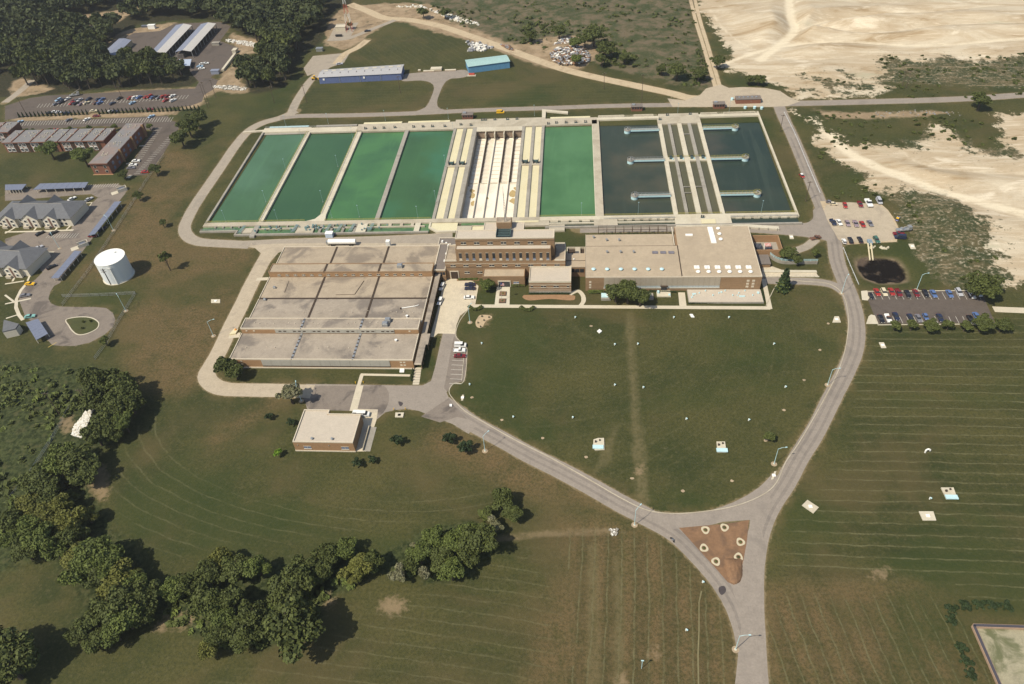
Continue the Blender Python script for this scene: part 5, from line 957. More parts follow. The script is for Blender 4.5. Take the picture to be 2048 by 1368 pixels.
# ---- water tank
TK = thing('storage_tank', 'big white cylindrical steel water tank on the dry grass', 'tank', (-234, 278.5, 0)); r = 7.2
cb = (W(204, 566)[0]+W(262, 552)[0])/2; yb2 = W(232, 569)[1]+r-.3
n = NT('tank_white'); cm = n.noise(.25, 3, n.mapv((1, 1, .15))); TW = n.out(n.mix(n.step(cm, .3, .7), (.70, .72, .70), (.60, .64, .66)), .45, .4)
TK.location = (cb, yb2, 0); MB().cyl(cb, yb2, 0, 11.6, r, 64).build('shell', TW, TK, smooth=False)
MB().tube((cb, yb2, 11.6), (cb, yb2, 12.2), r, 64, .3).build('roof', paint('tank_roof_white', (.80, .79, .74), .5), TK); MB().cyl(cb, yb2, -.05, .2, r+.5, 48).build('base_ring', CONCW, TK)
m = MB(); aa = math.radians(-68); dx_, dy_ = math.cos(aa), math.sin(aa)
for s_ in (-.25, .25): m.tube((cb+dx_*(r+.35)-dy_*s_, yb2+dy_*(r+.35)+dx_*s_, 0), (cb+dx_*(r+.35)-dy_*s_, yb2+dy_*(r+.35)+dx_*s_, 11.8), .07, 4)
for k in range(12): z = .7+k*.9; m.tube((cb+dx_*(r+.35)+dy_*.25, yb2+dy_*(r+.35)-dx_*.25, z), (cb+dx_*(r+.35)-dy_*.25, yb2+dy_*(r+.35)+dx_*.25, z), .04, 3)
m.build('ladder', WHITE, TK); MB().tube((cb+dx_*(r+.3), yb2+dy_*(r+.3), 0), (cb+dx_*(r+.3), yb2+dy_*(r+.3), 9.6), .22, 8).tube((cb+dx_*(r+.3), yb2+dy_*(r+.3), 9.6), (cb+dx_*(r+.7)-1.4, yb2+dy_*(r+.6), 10.4), .3, 8).build('overflow_pipe', WHITE, TK)
MB().cyl(cb+1.2, yb2+3.5, 11.8, 12.5, .5, 10).build('roof_hatch', WHITE, TK)
mm = MB()
for k in range(64): a0 = 2*PI*k/64; mm.tube((cb+r*math.cos(a0), yb2+r*math.sin(a0), 11.65), (cb+r*math.cos(a0+2*PI/64), yb2+r*math.sin(a0+2*PI/64), 11.65), .10, 3)
mm.build('rim', WHITE, TK)
# ================================================================ HOUSING ON THE LEFT
SHING = mt('slate_shingles', (.125, .128, .135), .18, .5, 3); SHINGG = mt('grey_flat_roof', (.185, .180, .178), .12, .3, 2.5, stain=(.30, .17, .11), stsc=.05, stamt=.35)
CREAM = mt('cream_siding', (.58, .53, .43), .06, .5, 2, stretch=(.3, .3, 5)); CREAM2 = mt('tan_siding', (.42, .37, .29), .08)
def apt(label, x0, x1, y0, y1, z, south=True, east=False, white=()):
    t = thing('apartment_block', label, 'apartment block', (x0, y0, 0))
    MB().box(x0, x1, y0, y1, 0, z-.6).build('wall', BRICKR, t); MB().box(x0-.3, x1+.3, y0-.9, y1+.5, z-.6, z-.1).build('eaves', BRICKR, t); MB().box(x0-.1, x1+.1, y0-.7, y1+.3, z-.1, z+.05).build('roof', SHINGG, t)
    if x1-x0 > y1-y0:
        for f in (.18, .52, .80): xx = x0+(x1-x0)*f; MB().box(xx-.25, xx+.25, y0-.6, y1+.2, z+.05, z+.5).build('roof_divider', BRICKR, t)
        for f in (.12, .40, .46, .70, .76, .93):
            for k in range(7): xx = x0+(x1-x0)*f+random.uniform(-3, 3); yy = y0+(y1-y0)*random.uniform(.3, .85); MB().cyl(xx, yy, z+.05, z+.65, .28, 6).build('roof_vent', CONCW, t)
        k = 0; x = x0+1.5
        while x < x1-3:
            wz = k % 3
            if wz < 2:
                for zz in (1.0, 4.2):
                    f = MB().box(x, x+2.2, y0-.35, y0, zz-.2, zz+2.3).build('window_bay', WHITE, t); MB().box(x+.25, x+1.0, y0-.42, y0-.3, zz+.2, zz+2.0).box(x+1.2, x+1.95, y0-.42, y0-.3, zz+.2, zz+2.0).build('pane', GLASS, f)
            else: MB().box(x, x+1.9, y0-.2, y0, .1, 6.6).build('stair_recess', DARK, t)
            x += 2.9; k += 1
    else:
        for f in (.2, .45, .7, .9):
            for k in range(8): xx = x0+(x1-x0)*random.uniform(.25, .75); yy = y0+(y1-y0)*f+random.uniform(-2.5, 2.5); MB().cyl(xx, yy, z+.05, z+.65, .28, 6).build('roof_vent', CONCW, t)
        for f in (.3, .62, .93): yy = y0+(y1-y0)*f; MB().box(x1-.1, x1+1.3, yy-.3, yy+.3, 0, z+.6).build('party_wall', BRICKO, t)
        for f in (.08, .2, .38, .5, .7, .8):
            yy = y0+(y1-y0)*f
            for zz in (1.0, 4.2): MB().box(x1, x1+.15, yy, yy+2, zz, zz+1.8).build('window', GLASSB, t)
        for xx in (x0+1.8, x1-3.4):
            for zz in (1.4, 4.4): fr = MB().box(xx-.1, xx+1.7, y0-.1, y0, zz-.15, zz+1.6).build('window', SILL, t); MB().box(xx+.1, xx+1.5, y0-.16, y0-.08, zz, zz+1.4).build('pane', GLASS, fr)
    return t
a = W(28, 283, 7.5); b = W(207, 278, 7.5); c = W(222, 257, 7.5)
apt('long red brick apartment block with grey roof facing the lawn, left half', a[0]-8, (a[0]+b[0])/2-.6, 413.5, 429, 7.5); apt('long red brick apartment block with grey roof, right half beside the crosswise wing', (a[0]+b[0])/2+.6, b[0]+.5, 413.5, 429, 7.5)
t = apt('red brick apartment wing running away from the viewer beside the striped car park', -295.3, -283.8, 384.0, 434.5, 7.8)
MB().box(-296, -283, 383.2, 384.0, 0, .2).build('base_path', BRICKO, t)
apt('red brick apartment block cut off by the left edge of the frame', -420, -374, 428, 441, 7.5)
def house(label, px, zr, gables, side=True):
    """px: front-left ground, front-right ground; long hipped house facing the viewer"""
    fl = Vector(W(*px[0])[:2]); fr = Vector(W(*px[1])[:2]); e = (fr-fl).normalized(); d = Vector((-e.y, e.x)); Lh = (fr-fl).length; dep = 17.0; ez = 5.2
    P = lambda a, b, z: (*(fl+e*a+d*b), z)
    t = thing('townhouse', label, 'house', (fl.x, fl.y, 0))
    MB().prism([P(0, 0, 0)[:2], P(Lh, 0, 0)[:2], P(Lh, dep, 0)[:2], P(0, dep, 0)[:2]], 0, ez).build('wall', CREAM, t)
    o = .7; MB().add([P(-o, -o, ez), P(Lh+o, -o, ez), P(Lh+o, dep+o, ez), P(-o, dep+o, ez), P(dep*.45, dep/2, zr), P(Lh-dep*.45, dep/2, zr)], [(0, 1, 5, 4), (1, 2, 5), (2, 3, 4, 5), (3, 0, 4)]).build('roof', SHING, t)
    MB().tube(P(dep*.45, dep/2, zr), P(Lh-dep*.45, dep/2, zr), .14, 4).build('ridge_cap', CONC2, t)
    for gx_, gw in gables:
        g0 = MB().add([P(gx_-gw/2, -1.6, 0), P(gx_+gw/2, -1.6, 0), P(gx_+gw/2, -1.6, ez), P(gx_, -1.6, ez+gw*.36), P(gx_-gw/2, -1.6, ez), P(gx_-gw/2, .1, 0), P(gx_+gw/2, .1, 0), P(gx_+gw/2, .1, ez), P(gx_-gw/2, .1, ez)], [(0, 1, 2, 3, 4), (1, 6, 7, 2), (0, 4, 8, 5)]).build('gable_wall', CREAM, t)
        zt = ez+gw*.36; MB().add([P(gx_-gw/2-.4, -2.0, ez-.15), P(gx_, -2.0, zt+.1), P(gx_, dep*.42, zt+.1), P(gx_-gw/2-.4, dep*.12, ez-.15)], [(0, 1, 2, 3)]).add([P(gx_+gw/2+.4, -2.0, ez-.15), P(gx_, -2.0, zt+.1), P(gx_, dep*.42, zt+.1), P(gx_+gw/2+.4, dep*.12, ez-.15)], [(0, 1, 2, 3)]).build('gable_roof', SHING, t)
        for s_ in (-.27, .27):
            for zz in (.9, 3.4):
                fr_ = MB().prism([P(gx_+gw*s_-.85, -1.72, 0)[:2], P(gx_+gw*s_+.85, -1.72, 0)[:2], P(gx_+gw*s_+.85, -1.58, 0)[:2], P(gx_+gw*s_-.85, -1.58, 0)[:2]], zz, zz+1.6, True, True).build('window', WHITE, t)
                MB().prism([P(gx_+gw*s_-.65, -1.8, 0)[:2], P(gx_+gw*s_+.65, -1.8, 0)[:2], P(gx_+gw*s_+.65, -1.7, 0)[:2], P(gx_+gw*s_-.65, -1.7, 0)[:2]], zz+.2, zz+1.4, True, True).build('pane', BRICKR if zz > 9 else GLASS, fr_)
        MB().prism([P(gx_-.5, -1.75, 0)[:2], P(gx_+.5, -1.75, 0)[:2], P(gx_+.5, -1.58, 0)[:2], P(gx_-.5, -1.58, 0)[:2]], .1, 6.0, True, True).build('stair_opening', mt('brown_panel', (.16, .09, .07), .2), t)
        MB().prism([P(gx_-gw*.5, -3.0, 0)[:2], P(gx_-gw*.15, -3.0, 0)[:2], P(gx_-gw*.15, -1.65, 0)[:2], P(gx_-gw*.5, -1.65, 0)[:2]], 0, 1.3, True, True).build('porch', CREAM2, t)
    x = 1.5
    while x < Lh-2:
        if all(abs(x-g_[0]) > g_[1]/2+.9 for g_ in gables):
            for zz in (.9, 3.3): MB().prism([P(x-.6, -.1, 0)[:2], P(x+.6, -.1, 0)[:2], P(x+.6, .05, 0)[:2], P(x-.6, .05, 0)[:2]], zz, zz+1.3, True, True).build('window', GLASS, t)
        x += 2.6
    for gx_ in (Lh*.25, Lh*.62):
        MB().add([P(gx_-4, dep+.5, ez), P(gx_+4, dep+.5, ez), P(gx_, dep+.5, zr+.2), P(gx_, dep*.5, zr+.2)], [(0, 1, 2), (0, 2, 3), (1, 3, 2)]).build('rear_gable', SHING, t)
    return t
house('cream townhouse row with grey hipped roof and several front gables', [(0, 452), (148, 452)], 9.2, [(8, 8.5), (21, 9.5), (33, 8)])
house('cream townhouse row cut by the left edge below the middle car court', [(-60, 545), (62, 553)], 9.2, [(16, 9), (28, 8.5)])
t = thing('townhouse', 'corner of a grey roofed house at the left edge beside the turning circle', 'house', W(25, 668)); c = [W(5, 664, 4)[:2], W(31, 658, 4)[:2], W(38, 648, 4)[:2], W(8, 640, 4)[:2]]; MB().prism(c, 0, 3.6).build('wall', CREAM, t); MB().prism(c, 3.6, 4.2).build('roof', SHING, t)
CPR = mt('carport_roof', (.15, .17, .23), .08, .6, 2, stretch=(3, .4, 1))
def carport(label, px, z=2.7):
    P = [Vector(W(a, b, z)[:2]) for a, b in px]; t = thing('carport', label, 'carport', (P[0].x, P[0].y, 0)); n_ = 8
    long01 = (P[1]-P[0]).length > (P[3]-P[0]).length
    for k in range(n_):
        f0, f1 = k/n_, (k+1)/n_-.004
        if long01: q = [P[0].lerp(P[1], f0), P[0].lerp(P[1], f1), P[3].lerp(P[2], f1), P[3].lerp(P[2], f0)]
        else: q = [P[0].lerp(P[3], f0), P[1].lerp(P[2], f0), P[1].lerp(P[2], f1), P[0].lerp(P[3], f1)]
        MB().prism([tuple(x) for x in q], z-.22, z).build('roof_panel', CPR, t)
    for a, b in (((0, 1), (3, 2)) if long01 else ((0, 3), (1, 2))):
        for k in range(6): c = P[a].lerp(P[b], .03+.94*k/5).lerp(P[2 if (a, b) == (0, 1) else 0] if False else (P[0]+P[1]+P[2]+P[3])/4, .06); MB().box(c.x-.12, c.x+.12, c.y-.12, c.y+.12, 0, z-.22).build('post', CREAM, t)
    return t
carport('blue grey carport roof cut off by the left edge near the top court', [(10, 380), (44, 379), (53, 368), (10, 369)]); carport('long blue grey carport along the top of the townhouse court', [(66, 379), (170, 375), (177, 364), (80, 367)])
carport('long slanting blue grey carport beside the fence, upper one', [(176, 471), (190, 468), (243, 402), (229, 403)]); carport('slanting blue grey carport below the cream bin enclosure', [(102, 556), (117, 556), (163, 502), (149, 501)]); carport('short wide blue grey carport beside the turning circle', [(72, 680), (96, 667), (76, 637), (51, 645)])
def bins(label, x, y):
    p = W(x, y); t = thing('bin_enclosure', label, 'bin enclosure', p); ax = math.radians(38)
    for a, b, hl, hw in ((0, 1.6, 2.6, .12), (0, -1.6, 2.6, .12), (2.5, 0, .12, 1.6)): c = (p[0]+math.cos(ax)*a-math.sin(ax)*b, p[1]+math.sin(ax)*a+math.cos(ax)*b); MB().obox(c, ax, hl, hw, 0, 2.0).build('wall', CREAM, t)
    MB().obox(p, ax, 1.6, 1.1, 0, 1.5).build('bin', TXP, t); c = (p[0]-math.cos(ax)*4.3, p[1]-math.sin(ax)*4.3); MB().obox(c, ax, 2.0, 1.8, 0, .12).build('apron', CONCW, t)
bins('cream bin enclosure with pale apron at the top corner of the court', 245, 381); bins('cream bin enclosure between the two slanting carports', 167, 491)
for px, w_ in (([(10, 464), (80, 462.5), (147, 460)], 1.6), ([(10, 467), (30, 455)], 1.2), ([(110, 461), (120, 447)], 1.2), ([(68, 461), (77, 449)], 1.2), ([(132, 460), (140, 452)], 1.2), ([(158, 407), (184, 405), (177, 415)], 1.2), ([(128, 408), (148, 406)], 1.2), ([(10, 568), (48, 562)], 1.2), ([(55, 562), (60, 550)], 1.2), ([(25, 563), (32, 548)], 1.2), ([(55, 565), (42, 580), (33, 598), (32, 615), (38, 630), (46, 640)], 2.0), ([(10, 608), (62, 597)], 1.3), ([(10, 590), (30, 605)], 1.2), ([(12, 637), (40, 628)], 1.0), ([(86, 505), (108, 504)], 1.2), ([(255, 356), (262, 350)], 3.0), ([(278, 292), (291, 291)], 1.6), ([(252, 328), (262, 325)], 1.3)):
    path(px, w_*.8, CONCW)
# ================================================================ PLANTS
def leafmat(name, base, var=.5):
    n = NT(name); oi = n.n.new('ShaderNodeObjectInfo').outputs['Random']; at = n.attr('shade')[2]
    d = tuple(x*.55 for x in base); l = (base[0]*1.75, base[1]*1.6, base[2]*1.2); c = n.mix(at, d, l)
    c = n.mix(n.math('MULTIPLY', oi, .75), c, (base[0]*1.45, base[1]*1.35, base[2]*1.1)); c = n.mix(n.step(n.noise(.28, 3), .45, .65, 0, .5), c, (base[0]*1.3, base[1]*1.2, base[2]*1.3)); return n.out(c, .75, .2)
LD = leafmat('leaf_dark', (.058, .074, .024)); LG = leafmat('leaf_green', (.078, .104, .030)); LO = leafmat('leaf_olive', (.098, .108, .030)); LS = leafmat('leaf_silver', (.125, .130, .082)); LY = leafmat('leaf_bright', (.10, .18, .02)); LE = leafmat('leaf_evergreen', (.024, .040, .018)); LF = leafmat('leaf_far', (.046, .060, .026))
BARK = mt('bark', (.075, .058, .042), .3)
def crown_arrays(seed, nq, R=1.0, flat=.85, lobes=16, leaf=.13, cone=False, thin=1.0):
    """leaf quads through the volume of several unequal lobes; returns verts, shade per quad"""
    r = np.random.default_rng(seed); L = []
    for k in range(lobes):
        a = r.uniform(0, 2*PI); q = r.uniform(.1, .80); zz = r.uniform(-.45, .62)*(1-q*.5); L.append((q*math.cos(a), q*math.sin(a), zz*flat, r.uniform(.16, .42)))
    L.append((0, 0, 0, .55))
    wts = np.array([l[3]**2 for l in L]); wts /= wts.sum(); pick = r.choice(len(L), nq, p=wts); L = np.array(L)
    d = r.normal(size=(nq, 3)); d[:, 2] += .25; d[:, 2] = np.abs(d[:, 2])*.9+d[:, 2]*.1; d /= np.linalg.norm(d, axis=1)[:, None]
    rad = L[pick, 3]*(1.12-.55*r.random(nq)**1.3); c = L[pick, :3]+d*rad[:, None]*np.array([1, 1, flat])
    if cone:
        h = r.random(nq)**.7; a = r.uniform(0, 2*PI, nq); tier = .85+.25*np.sin(h*34); q = (1-h*.97)*.52*tier*np.sqrt(r.uniform(.35, 1, nq)); c = np.stack([q*np.cos(a), q*np.sin(a), h*1.9-.6], 1); d = np.stack([np.cos(a), np.sin(a), np.full(nq, .6)], 1)
    nrm = d+r.normal(scale=.8, size=(nq, 3)); nrm /= np.linalg.norm(nrm, axis=1)[:, None]
    t = np.cross(nrm, r.normal(size=(nq, 3))); t /= np.linalg.norm(t, axis=1)[:, None]; b = np.cross(nrm, t); s = leaf*r.uniform(.6, 1.4, nq)[:, None]
    V = np.stack([c-t*s-b*s*.7, c+t*s-b*s*.7, c+t*s*.7+b*s, c-t*s*.7+b*s], 1)*R
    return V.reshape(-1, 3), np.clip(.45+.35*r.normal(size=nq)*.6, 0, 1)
def quadmesh(name, V, shade, mat):
    n = len(V)//4; me = bpy.data.meshes.new(name); me.vertices.add(len(V)); me.vertices.foreach_set('co', V.astype(np.float32).ravel())
    me.loops.add(4*n); me.loops.foreach_set('vertex_index', np.arange(4*n, dtype=np.int32)); me.polygons.add(n); me.polygons.foreach_set('loop_start', np.arange(n, dtype=np.int32)*4); me.update(calc_edges=True)
    at = me.attributes.new('shade', 'FLOAT', 'FACE'); at.data.foreach_set('value', shade.astype(np.float32)); me.materials.append(mat); return me
TREEM = {}
def treeproto(kind, var, nq, mat, **kw):
    V, s = crown_arrays(hash((len(kind), var)) % 9999+var*17, nq, **kw); return quadmesh('crown', V, s, mat)
trunkm = MB().cyl(0, 0, -1.2, 0.1, .09, 7, .05)
for k in range(6): a = k*1.05; trunkm.tube((0, 0, -.55+k*.08), (.42*math.cos(a), .42*math.sin(a), .1+.09*k), .035, 5, .012)
_t = trunkm.build('trunk', BARK); TRUNK = _t.data; bpy.data.objects.remove(_t)
KM = {'d': LD, 'g': LG, 'o': LO, 's': LS, 'y': LY, 'e': LE}
BIG = {k: [quadmesh('crown', *crown_arrays(31*i+ord(k), 5200, leaf=.052, lobes=26), KM[k]) for i in range(3)] for k in 'dgo'}
BIG['s'] = [quadmesh('crown', *crown_arrays(5, 1500, leaf=.075, lobes=8), LS)]; BIG['y'] = [quadmesh('crown', *crown_arrays(6, 200, leaf=.2, lobes=5), LY)]
MID = {k: [quadmesh('crown', *crown_arrays(77*i+ord(k), 700, leaf=.13, lobes=7), KM[k]) for i in range(2)] for k in 'dgosy'}
MID['r'] = [quadmesh('crown', *crown_arrays(12, 900, leaf=.10, lobes=9), LE)]; MID['e'] = [quadmesh('crown', *crown_arrays(9, 500, leaf=.10, cone=True), LE)]
def tree(x, y, r, kind, label, name='tree', group=None, world=None, h=None, mid=False, squash=1.0, cat='tree'):
    """x, y: where the middle of the crown is seen; r: crown radius in metres"""
    h = r*1.15 if h is None else h
    p = world if world is not None else W(x, y, h)
    t = thing(name, label, cat, (p[0], p[1], 0), random.uniform(0, 6.28), group); ms = (MID if (mid or r < 3.2) else BIG)[kind]
    c = bpy.data.objects.new('crown', random.choice(ms)); COL.objects.link(c); c.parent = t; c.location = (0, 0, h); c.scale = (r, r, r*squash)
    if r > 2: k = bpy.data.objects.new('trunk', TRUNK); COL.objects.link(k); k.parent = t; k.location = (0, 0, h); k.scale = (r, r, h/1.2 if h else r)
    return t
KN = {'r': 'dark', 'd': 'dark green', 'g': 'mid green', 'o': 'olive yellow', 's': 'silvery', 'y': 'bright green', 'e': 'evergreen'}
clusters = {
 'dark grove left of the round lawn': [(172, 752, 7, 'd'), (205, 762, 8.5, 'd'), (243, 778, 9, 'd'), (185, 798, 8, 'd'), (222, 812, 9, 'd'), (258, 805, 8, 'd'), (213, 848, 8.5, 'd'), (245, 842, 7.5, 'g'), (192, 872, 6.5, 'd'), (226, 866, 6, 'd')],
 'clump below the white stones': [(128, 908, 8, 'g'), (158, 918, 8.5, 'd'), (112, 932, 7, 'g'), (172, 945, 6.5, 'd'), (140, 940, 7, 'd')],
 'mixed clump at the left edge': [(68, 962, 8, 'd'), (98, 985, 7.5, 'd'), (58, 1008, 6.5, 'o'), (88, 1030, 7.5, 'o'), (118, 1012, 6.5, 'o'), (138, 1040, 7, 'o'), (172, 1030, 5.5, 'o'), (55, 1062, 7, 'g'), (28, 1038, 6.5, 'd'), (82, 1082, 7.5, 'g'), (48, 1100, 7, 'd'), (108, 1100, 6.5, 'g'), (22, 1078, 6, 'g'), (150, 1068, 6, 'd')],
 'tall lower left grove': [(152, 1112, 7, 'o'), (186, 1108, 8, 'g'), (218, 1128, 7.5, 'g'), (166, 1142, 7, 'g'), (202, 1152, 8, 'd'), (240, 1160, 7.5, 'o'), (266, 1168, 6.5, 'g'), (224, 1186, 7.5, 'o'), (258, 1200, 8, 'd'), (288, 1192, 7, 'd'), (216, 1220, 8, 'd'), (250, 1236, 7.5, 'g'), (186, 1240, 6.5, 'd'), (158, 1268, 6, 'd'), (196, 1278, 5.5, 'd'), (228, 1264, 5.5, 'g'), (276, 1230, 6.5, 'd')],
 'long bottom grove': [(438, 1122, 6, 'o'), (418, 1150, 7, 'd'), (470, 1140, 7, 'd'), (512, 1130, 7, 'g'), (598, 1152, 8, 'd'), (560, 1188, 8, 'd'), (462, 1190, 7.5, 'd'), (412, 1206, 7, 'd'), (446, 1240, 6, 'g'), (500, 1238, 7.5, 'd'), (540, 1232, 6, 'g'), (430, 1272, 5.5, 'd'), (486, 1274, 6, 'd')],
 'yellow crowned clump': [(655, 1112, 6, 'd'), (690, 1100, 5.5, 'g'), (722, 1130, 6.5, 'o'), (690, 1146, 4.5, 'o'), (747, 1124, 5, 'd'), (640, 1145, 6, 'd'), (715, 1155, 4, 'o')],
 'feathery grove by the ditch': [(868, 1076, 6, 'g'), (900, 1088, 6.5, 'g'), (932, 1072, 7, 'g'), (962, 1078, 7.5, 'd'), (838, 1108, 6, 'g'), (880, 1120, 6, 'd'), (820, 1130, 5, 'd'), (902, 1142, 6.5, 'g'), (934, 1108, 6, 'd'), (848, 1145, 4.5, 's'), (797, 1150, 4.5, 's'), (828, 1100, 4, 's')],
 'dark round clump just above the ditch': [(1002, 1000, 6, 'd'), (1022, 1024, 4.5, 'd'), (976, 1022, 3.6, 'd')],
}
ORD = ['first', 'second', 'third', 'fourth', 'fifth', 'sixth', 'seventh', 'eighth', 'ninth', 'tenth', 'eleventh', 'twelfth', 'thirteenth', 'fourteenth']
for cn, lst in clusters.items():
    for k in 'dgos':
        sel = sorted([q for q in lst if q[3] == k])
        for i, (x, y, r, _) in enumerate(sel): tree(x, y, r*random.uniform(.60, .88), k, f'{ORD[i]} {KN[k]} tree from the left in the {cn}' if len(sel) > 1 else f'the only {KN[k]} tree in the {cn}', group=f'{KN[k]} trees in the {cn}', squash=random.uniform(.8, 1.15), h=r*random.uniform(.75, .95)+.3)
for x, y, r, k, l in ((585, 1262, 9.5, 'd', 'big round dark tree standing alone below the long grove'), (345, 1178, 4.5, 'g', 'mid green small tree left of two between the lower groves'), (372, 1168, 4.5, 'd', 'dark small tree right of two between the lower groves'), (418, 1296, 3.5, 'o', 'small yellowish tree at the bottom end of the long grove'), (990, 1052, 3.2, 's', 'small silvery tree at the right tip of the feathery grove'),
 (578, 787, 5.2, 's', 'silvery grey tree beside the lower road and its lamp'), (452, 733, 5, 'd', 'dark tree at the front left corner of the filter building, left one'), (468, 742, 4.2, 'd', 'dark tree at the front left corner of the filter building, right one'), (1232, 584, 5.2, 'd', 'left of three dark trees before the hall'), (1256, 584, 5.8, 'd', 'middle of three dark trees before the hall'), (1281, 592, 5.2, 'd', 'right of three dark trees before the hall'),
 (940+32, 570, 3.5, 'g', 'slim tree left of the entrance path by the drive'), (1963, 200, 6, 'd', 'single dark tree on the east road near the right edge'), (1966, 568, 7, 'd', 'big dark tree at the top right corner of the paved parking lot'), (1952, 575, 5, 'd', 'lower dark tree at the top right corner of the paved parking lot'),
 (1792, 649, 2.8, 'd', 'first round bush below the paved parking lot from the left'), (1825, 650, 2.7, 'd', 'second round bush below the paved parking lot from the left'), (1862, 650, 3.3, 'd', 'third round bush below the paved parking lot, the largest on the left'), (1898, 649, 2.8, 'd', 'fourth round bush below the paved parking lot from the left'), (1932, 651, 2.8, 'd', 'fifth round bush below the paved parking lot from the left'), (1966, 645, 4.2, 'd', 'broad bush covering the lower right corner of the paved parking lot'), (2006, 649, 3.6, 'd', 'rightmost broad bush past the paved parking lot'),
 (1435, 122, 5, 'd', 'dark tree at the quarry edge by the double wheel track'), (1398, 146, 5.5, 'd', 'round dark tree left of the double wheel track'), (1355, 140, 6, 'd', 'round dark tree second left of the double wheel track'), (1323, 138, 4, 'd', 'small dark tree third left of the double wheel track'), (1500, 157, 4, 'd', 'left of two bushes above the gravel junction'), (1518, 158, 4, 'd', 'right of two bushes above the gravel junction'),
 (1188, 68, 8, 'd', 'tallest dark tree behind the rubble heap'), (1170, 78, 6, 'd', 'dark tree touching the left of the tallest tree behind the rubble'), (1210, 95, 7, 'd', 'dark tree right behind the rubble heap'), (1204, 118, 5, 'd', 'dark tree beside the right foot of the rubble heap'), (1249, 113, 4.5, 'd', 'lone small dark tree right of the rubble heap'), (1154, 118, 4.5, 'g', 'mid green bush in front of the rubble heap'), (1118, 60, 6, 'd', 'dark bush behind the left part of the rubble'), (1060, 70, 5, 'd', 'dark bush on the slope left of the rubble'), (1150, 85, 5, 'g', 'greenish bush at the top of the rubble'),
 (846, 24, 5, 'd', 'left of two bushes at the top edge of the scrub'), (889, 24, 5, 'd', 'right of two bushes at the top edge of the scrub'),
 (392, 236, 6.5, 'd', 'dark tree top of the row by the striped car park corner'), (375, 252, 7, 'd', 'dark tree second in the row by the striped car park corner'), (360, 272, 6.5, 'd', 'dark tree bottom of the row by the striped car park corner'), (310, 338, 4, 'd', 'small dark bush below the striped car park'), (276, 391, 3.2, 'd', 'small dark bush on the fence line beside the bin enclosure'), (98, 298, 6.5, 'g', 'left tree on the lawn before the long apartment block'), (166, 312, 6.5, 'g', 'right tree on the lawn before the long apartment block'), (246, 348, 3.2, 'd', 'small bush at the end corner of the apartment wing'),
 (325, 446, 2.6, 'd', 'small dark shrub in the dry meadow near the track'), (209, 680, 2.8, 'd', 'dark shrub at the lower right of the turning circle'), (794, 878, 2.4, 'r', 'dark shrub on the lawn right of the pump house'), (897, 875, 2.6, 'r', 'dark shrub by the road, upper of two'), (929, 893, 3.0, 'r', 'dark shrub by the road, lower of two'), (713, 925, 2.0, 'r', 'small dark shrub below the pump house, left of two'), (745, 918, 1.7, 'r', 'small dark shrub below the pump house, right of two'), (555, 905, 2.0, 'y', 'tiny bright green sapling left below the pump house'), (537, 832, 1.7, 'r', 'tiny dark shrub left of the pump house, left of two'), (581, 844, 1.8, 'r', 'tiny dark shrub left of the pump house, right of two'), (1538, 873, 2.4, 'd', 'small dark shrub near the east edge of the central lawn'),
 (12, 1330, 8, 'd', 'dark tree in the bottom left corner, right one'), (-25, 1300, 9, 'd', 'dark tree in the bottom left corner, left one'), (1578, 506, 4.0, 'd', 'dark reddish shrub beside the curved path, left one'), (1598, 520, 2.8, 'd', 'dark shrub above the curved retaining wall'), (1633, 505, 2.4, 'd', 'dark shrub in the triangle lawn by the main road'), (700, 50, 3, 'd', 'low dark bush by the tower')):
    tree(x, y, r, k, l, squash=.95 if r > 3 else .85)
# silhouettes with other shapes
t = thing('pine_tree', 'tall conical spruce in front of the right end of the hall', 'tree', W(1565, 580)); c = bpy.data.objects.new('crown', MID['e'][0]); COL.objects.link(c); c.parent = t; c.location = (0, 0, 4.2); c.scale = (7.5, 7.5, 5.8); MB().cyl(0, 0, 0, 4, .3, 6).build('trunk', BARK, t, local=True)
c2 = bpy.data.objects.new('lower_crown', quadmesh('crown', *crown_arrays(19, 1500, leaf=.07, cone=True), LG)); COL.objects.link(c2); c2.parent = t; c2.location = (0, 0, 3.6); c2.scale = (6.8, 6.8, 5.2)
t = thing('bare_tree', 'thin sparse tree alone on the dry meadow right of the water tank', 'tree', W(341, 541)); m = MB(); m.cyl(0, 0, 0, 6, .28, 6, .14)
for k in range(16): a = k*2.4; z = 2.5+k*.5; m.tube((0, 0, z*.7), (2.6*math.cos(a)*(1-k/26), 2.6*math.sin(a)*(1-k/26), z+2), .09, 4, .03)
m.build('trunk', BARK, t, local=True); V, s = crown_arrays(44, 420, leaf=.11, lobes=9); c = bpy.data.objects.new('crown', quadmesh('crown', V, s, LD)); COL.objects.link(c); c.parent = t; c.location = (0, 0, 8.2); c.scale = (3.6, 3.6, 4.6)
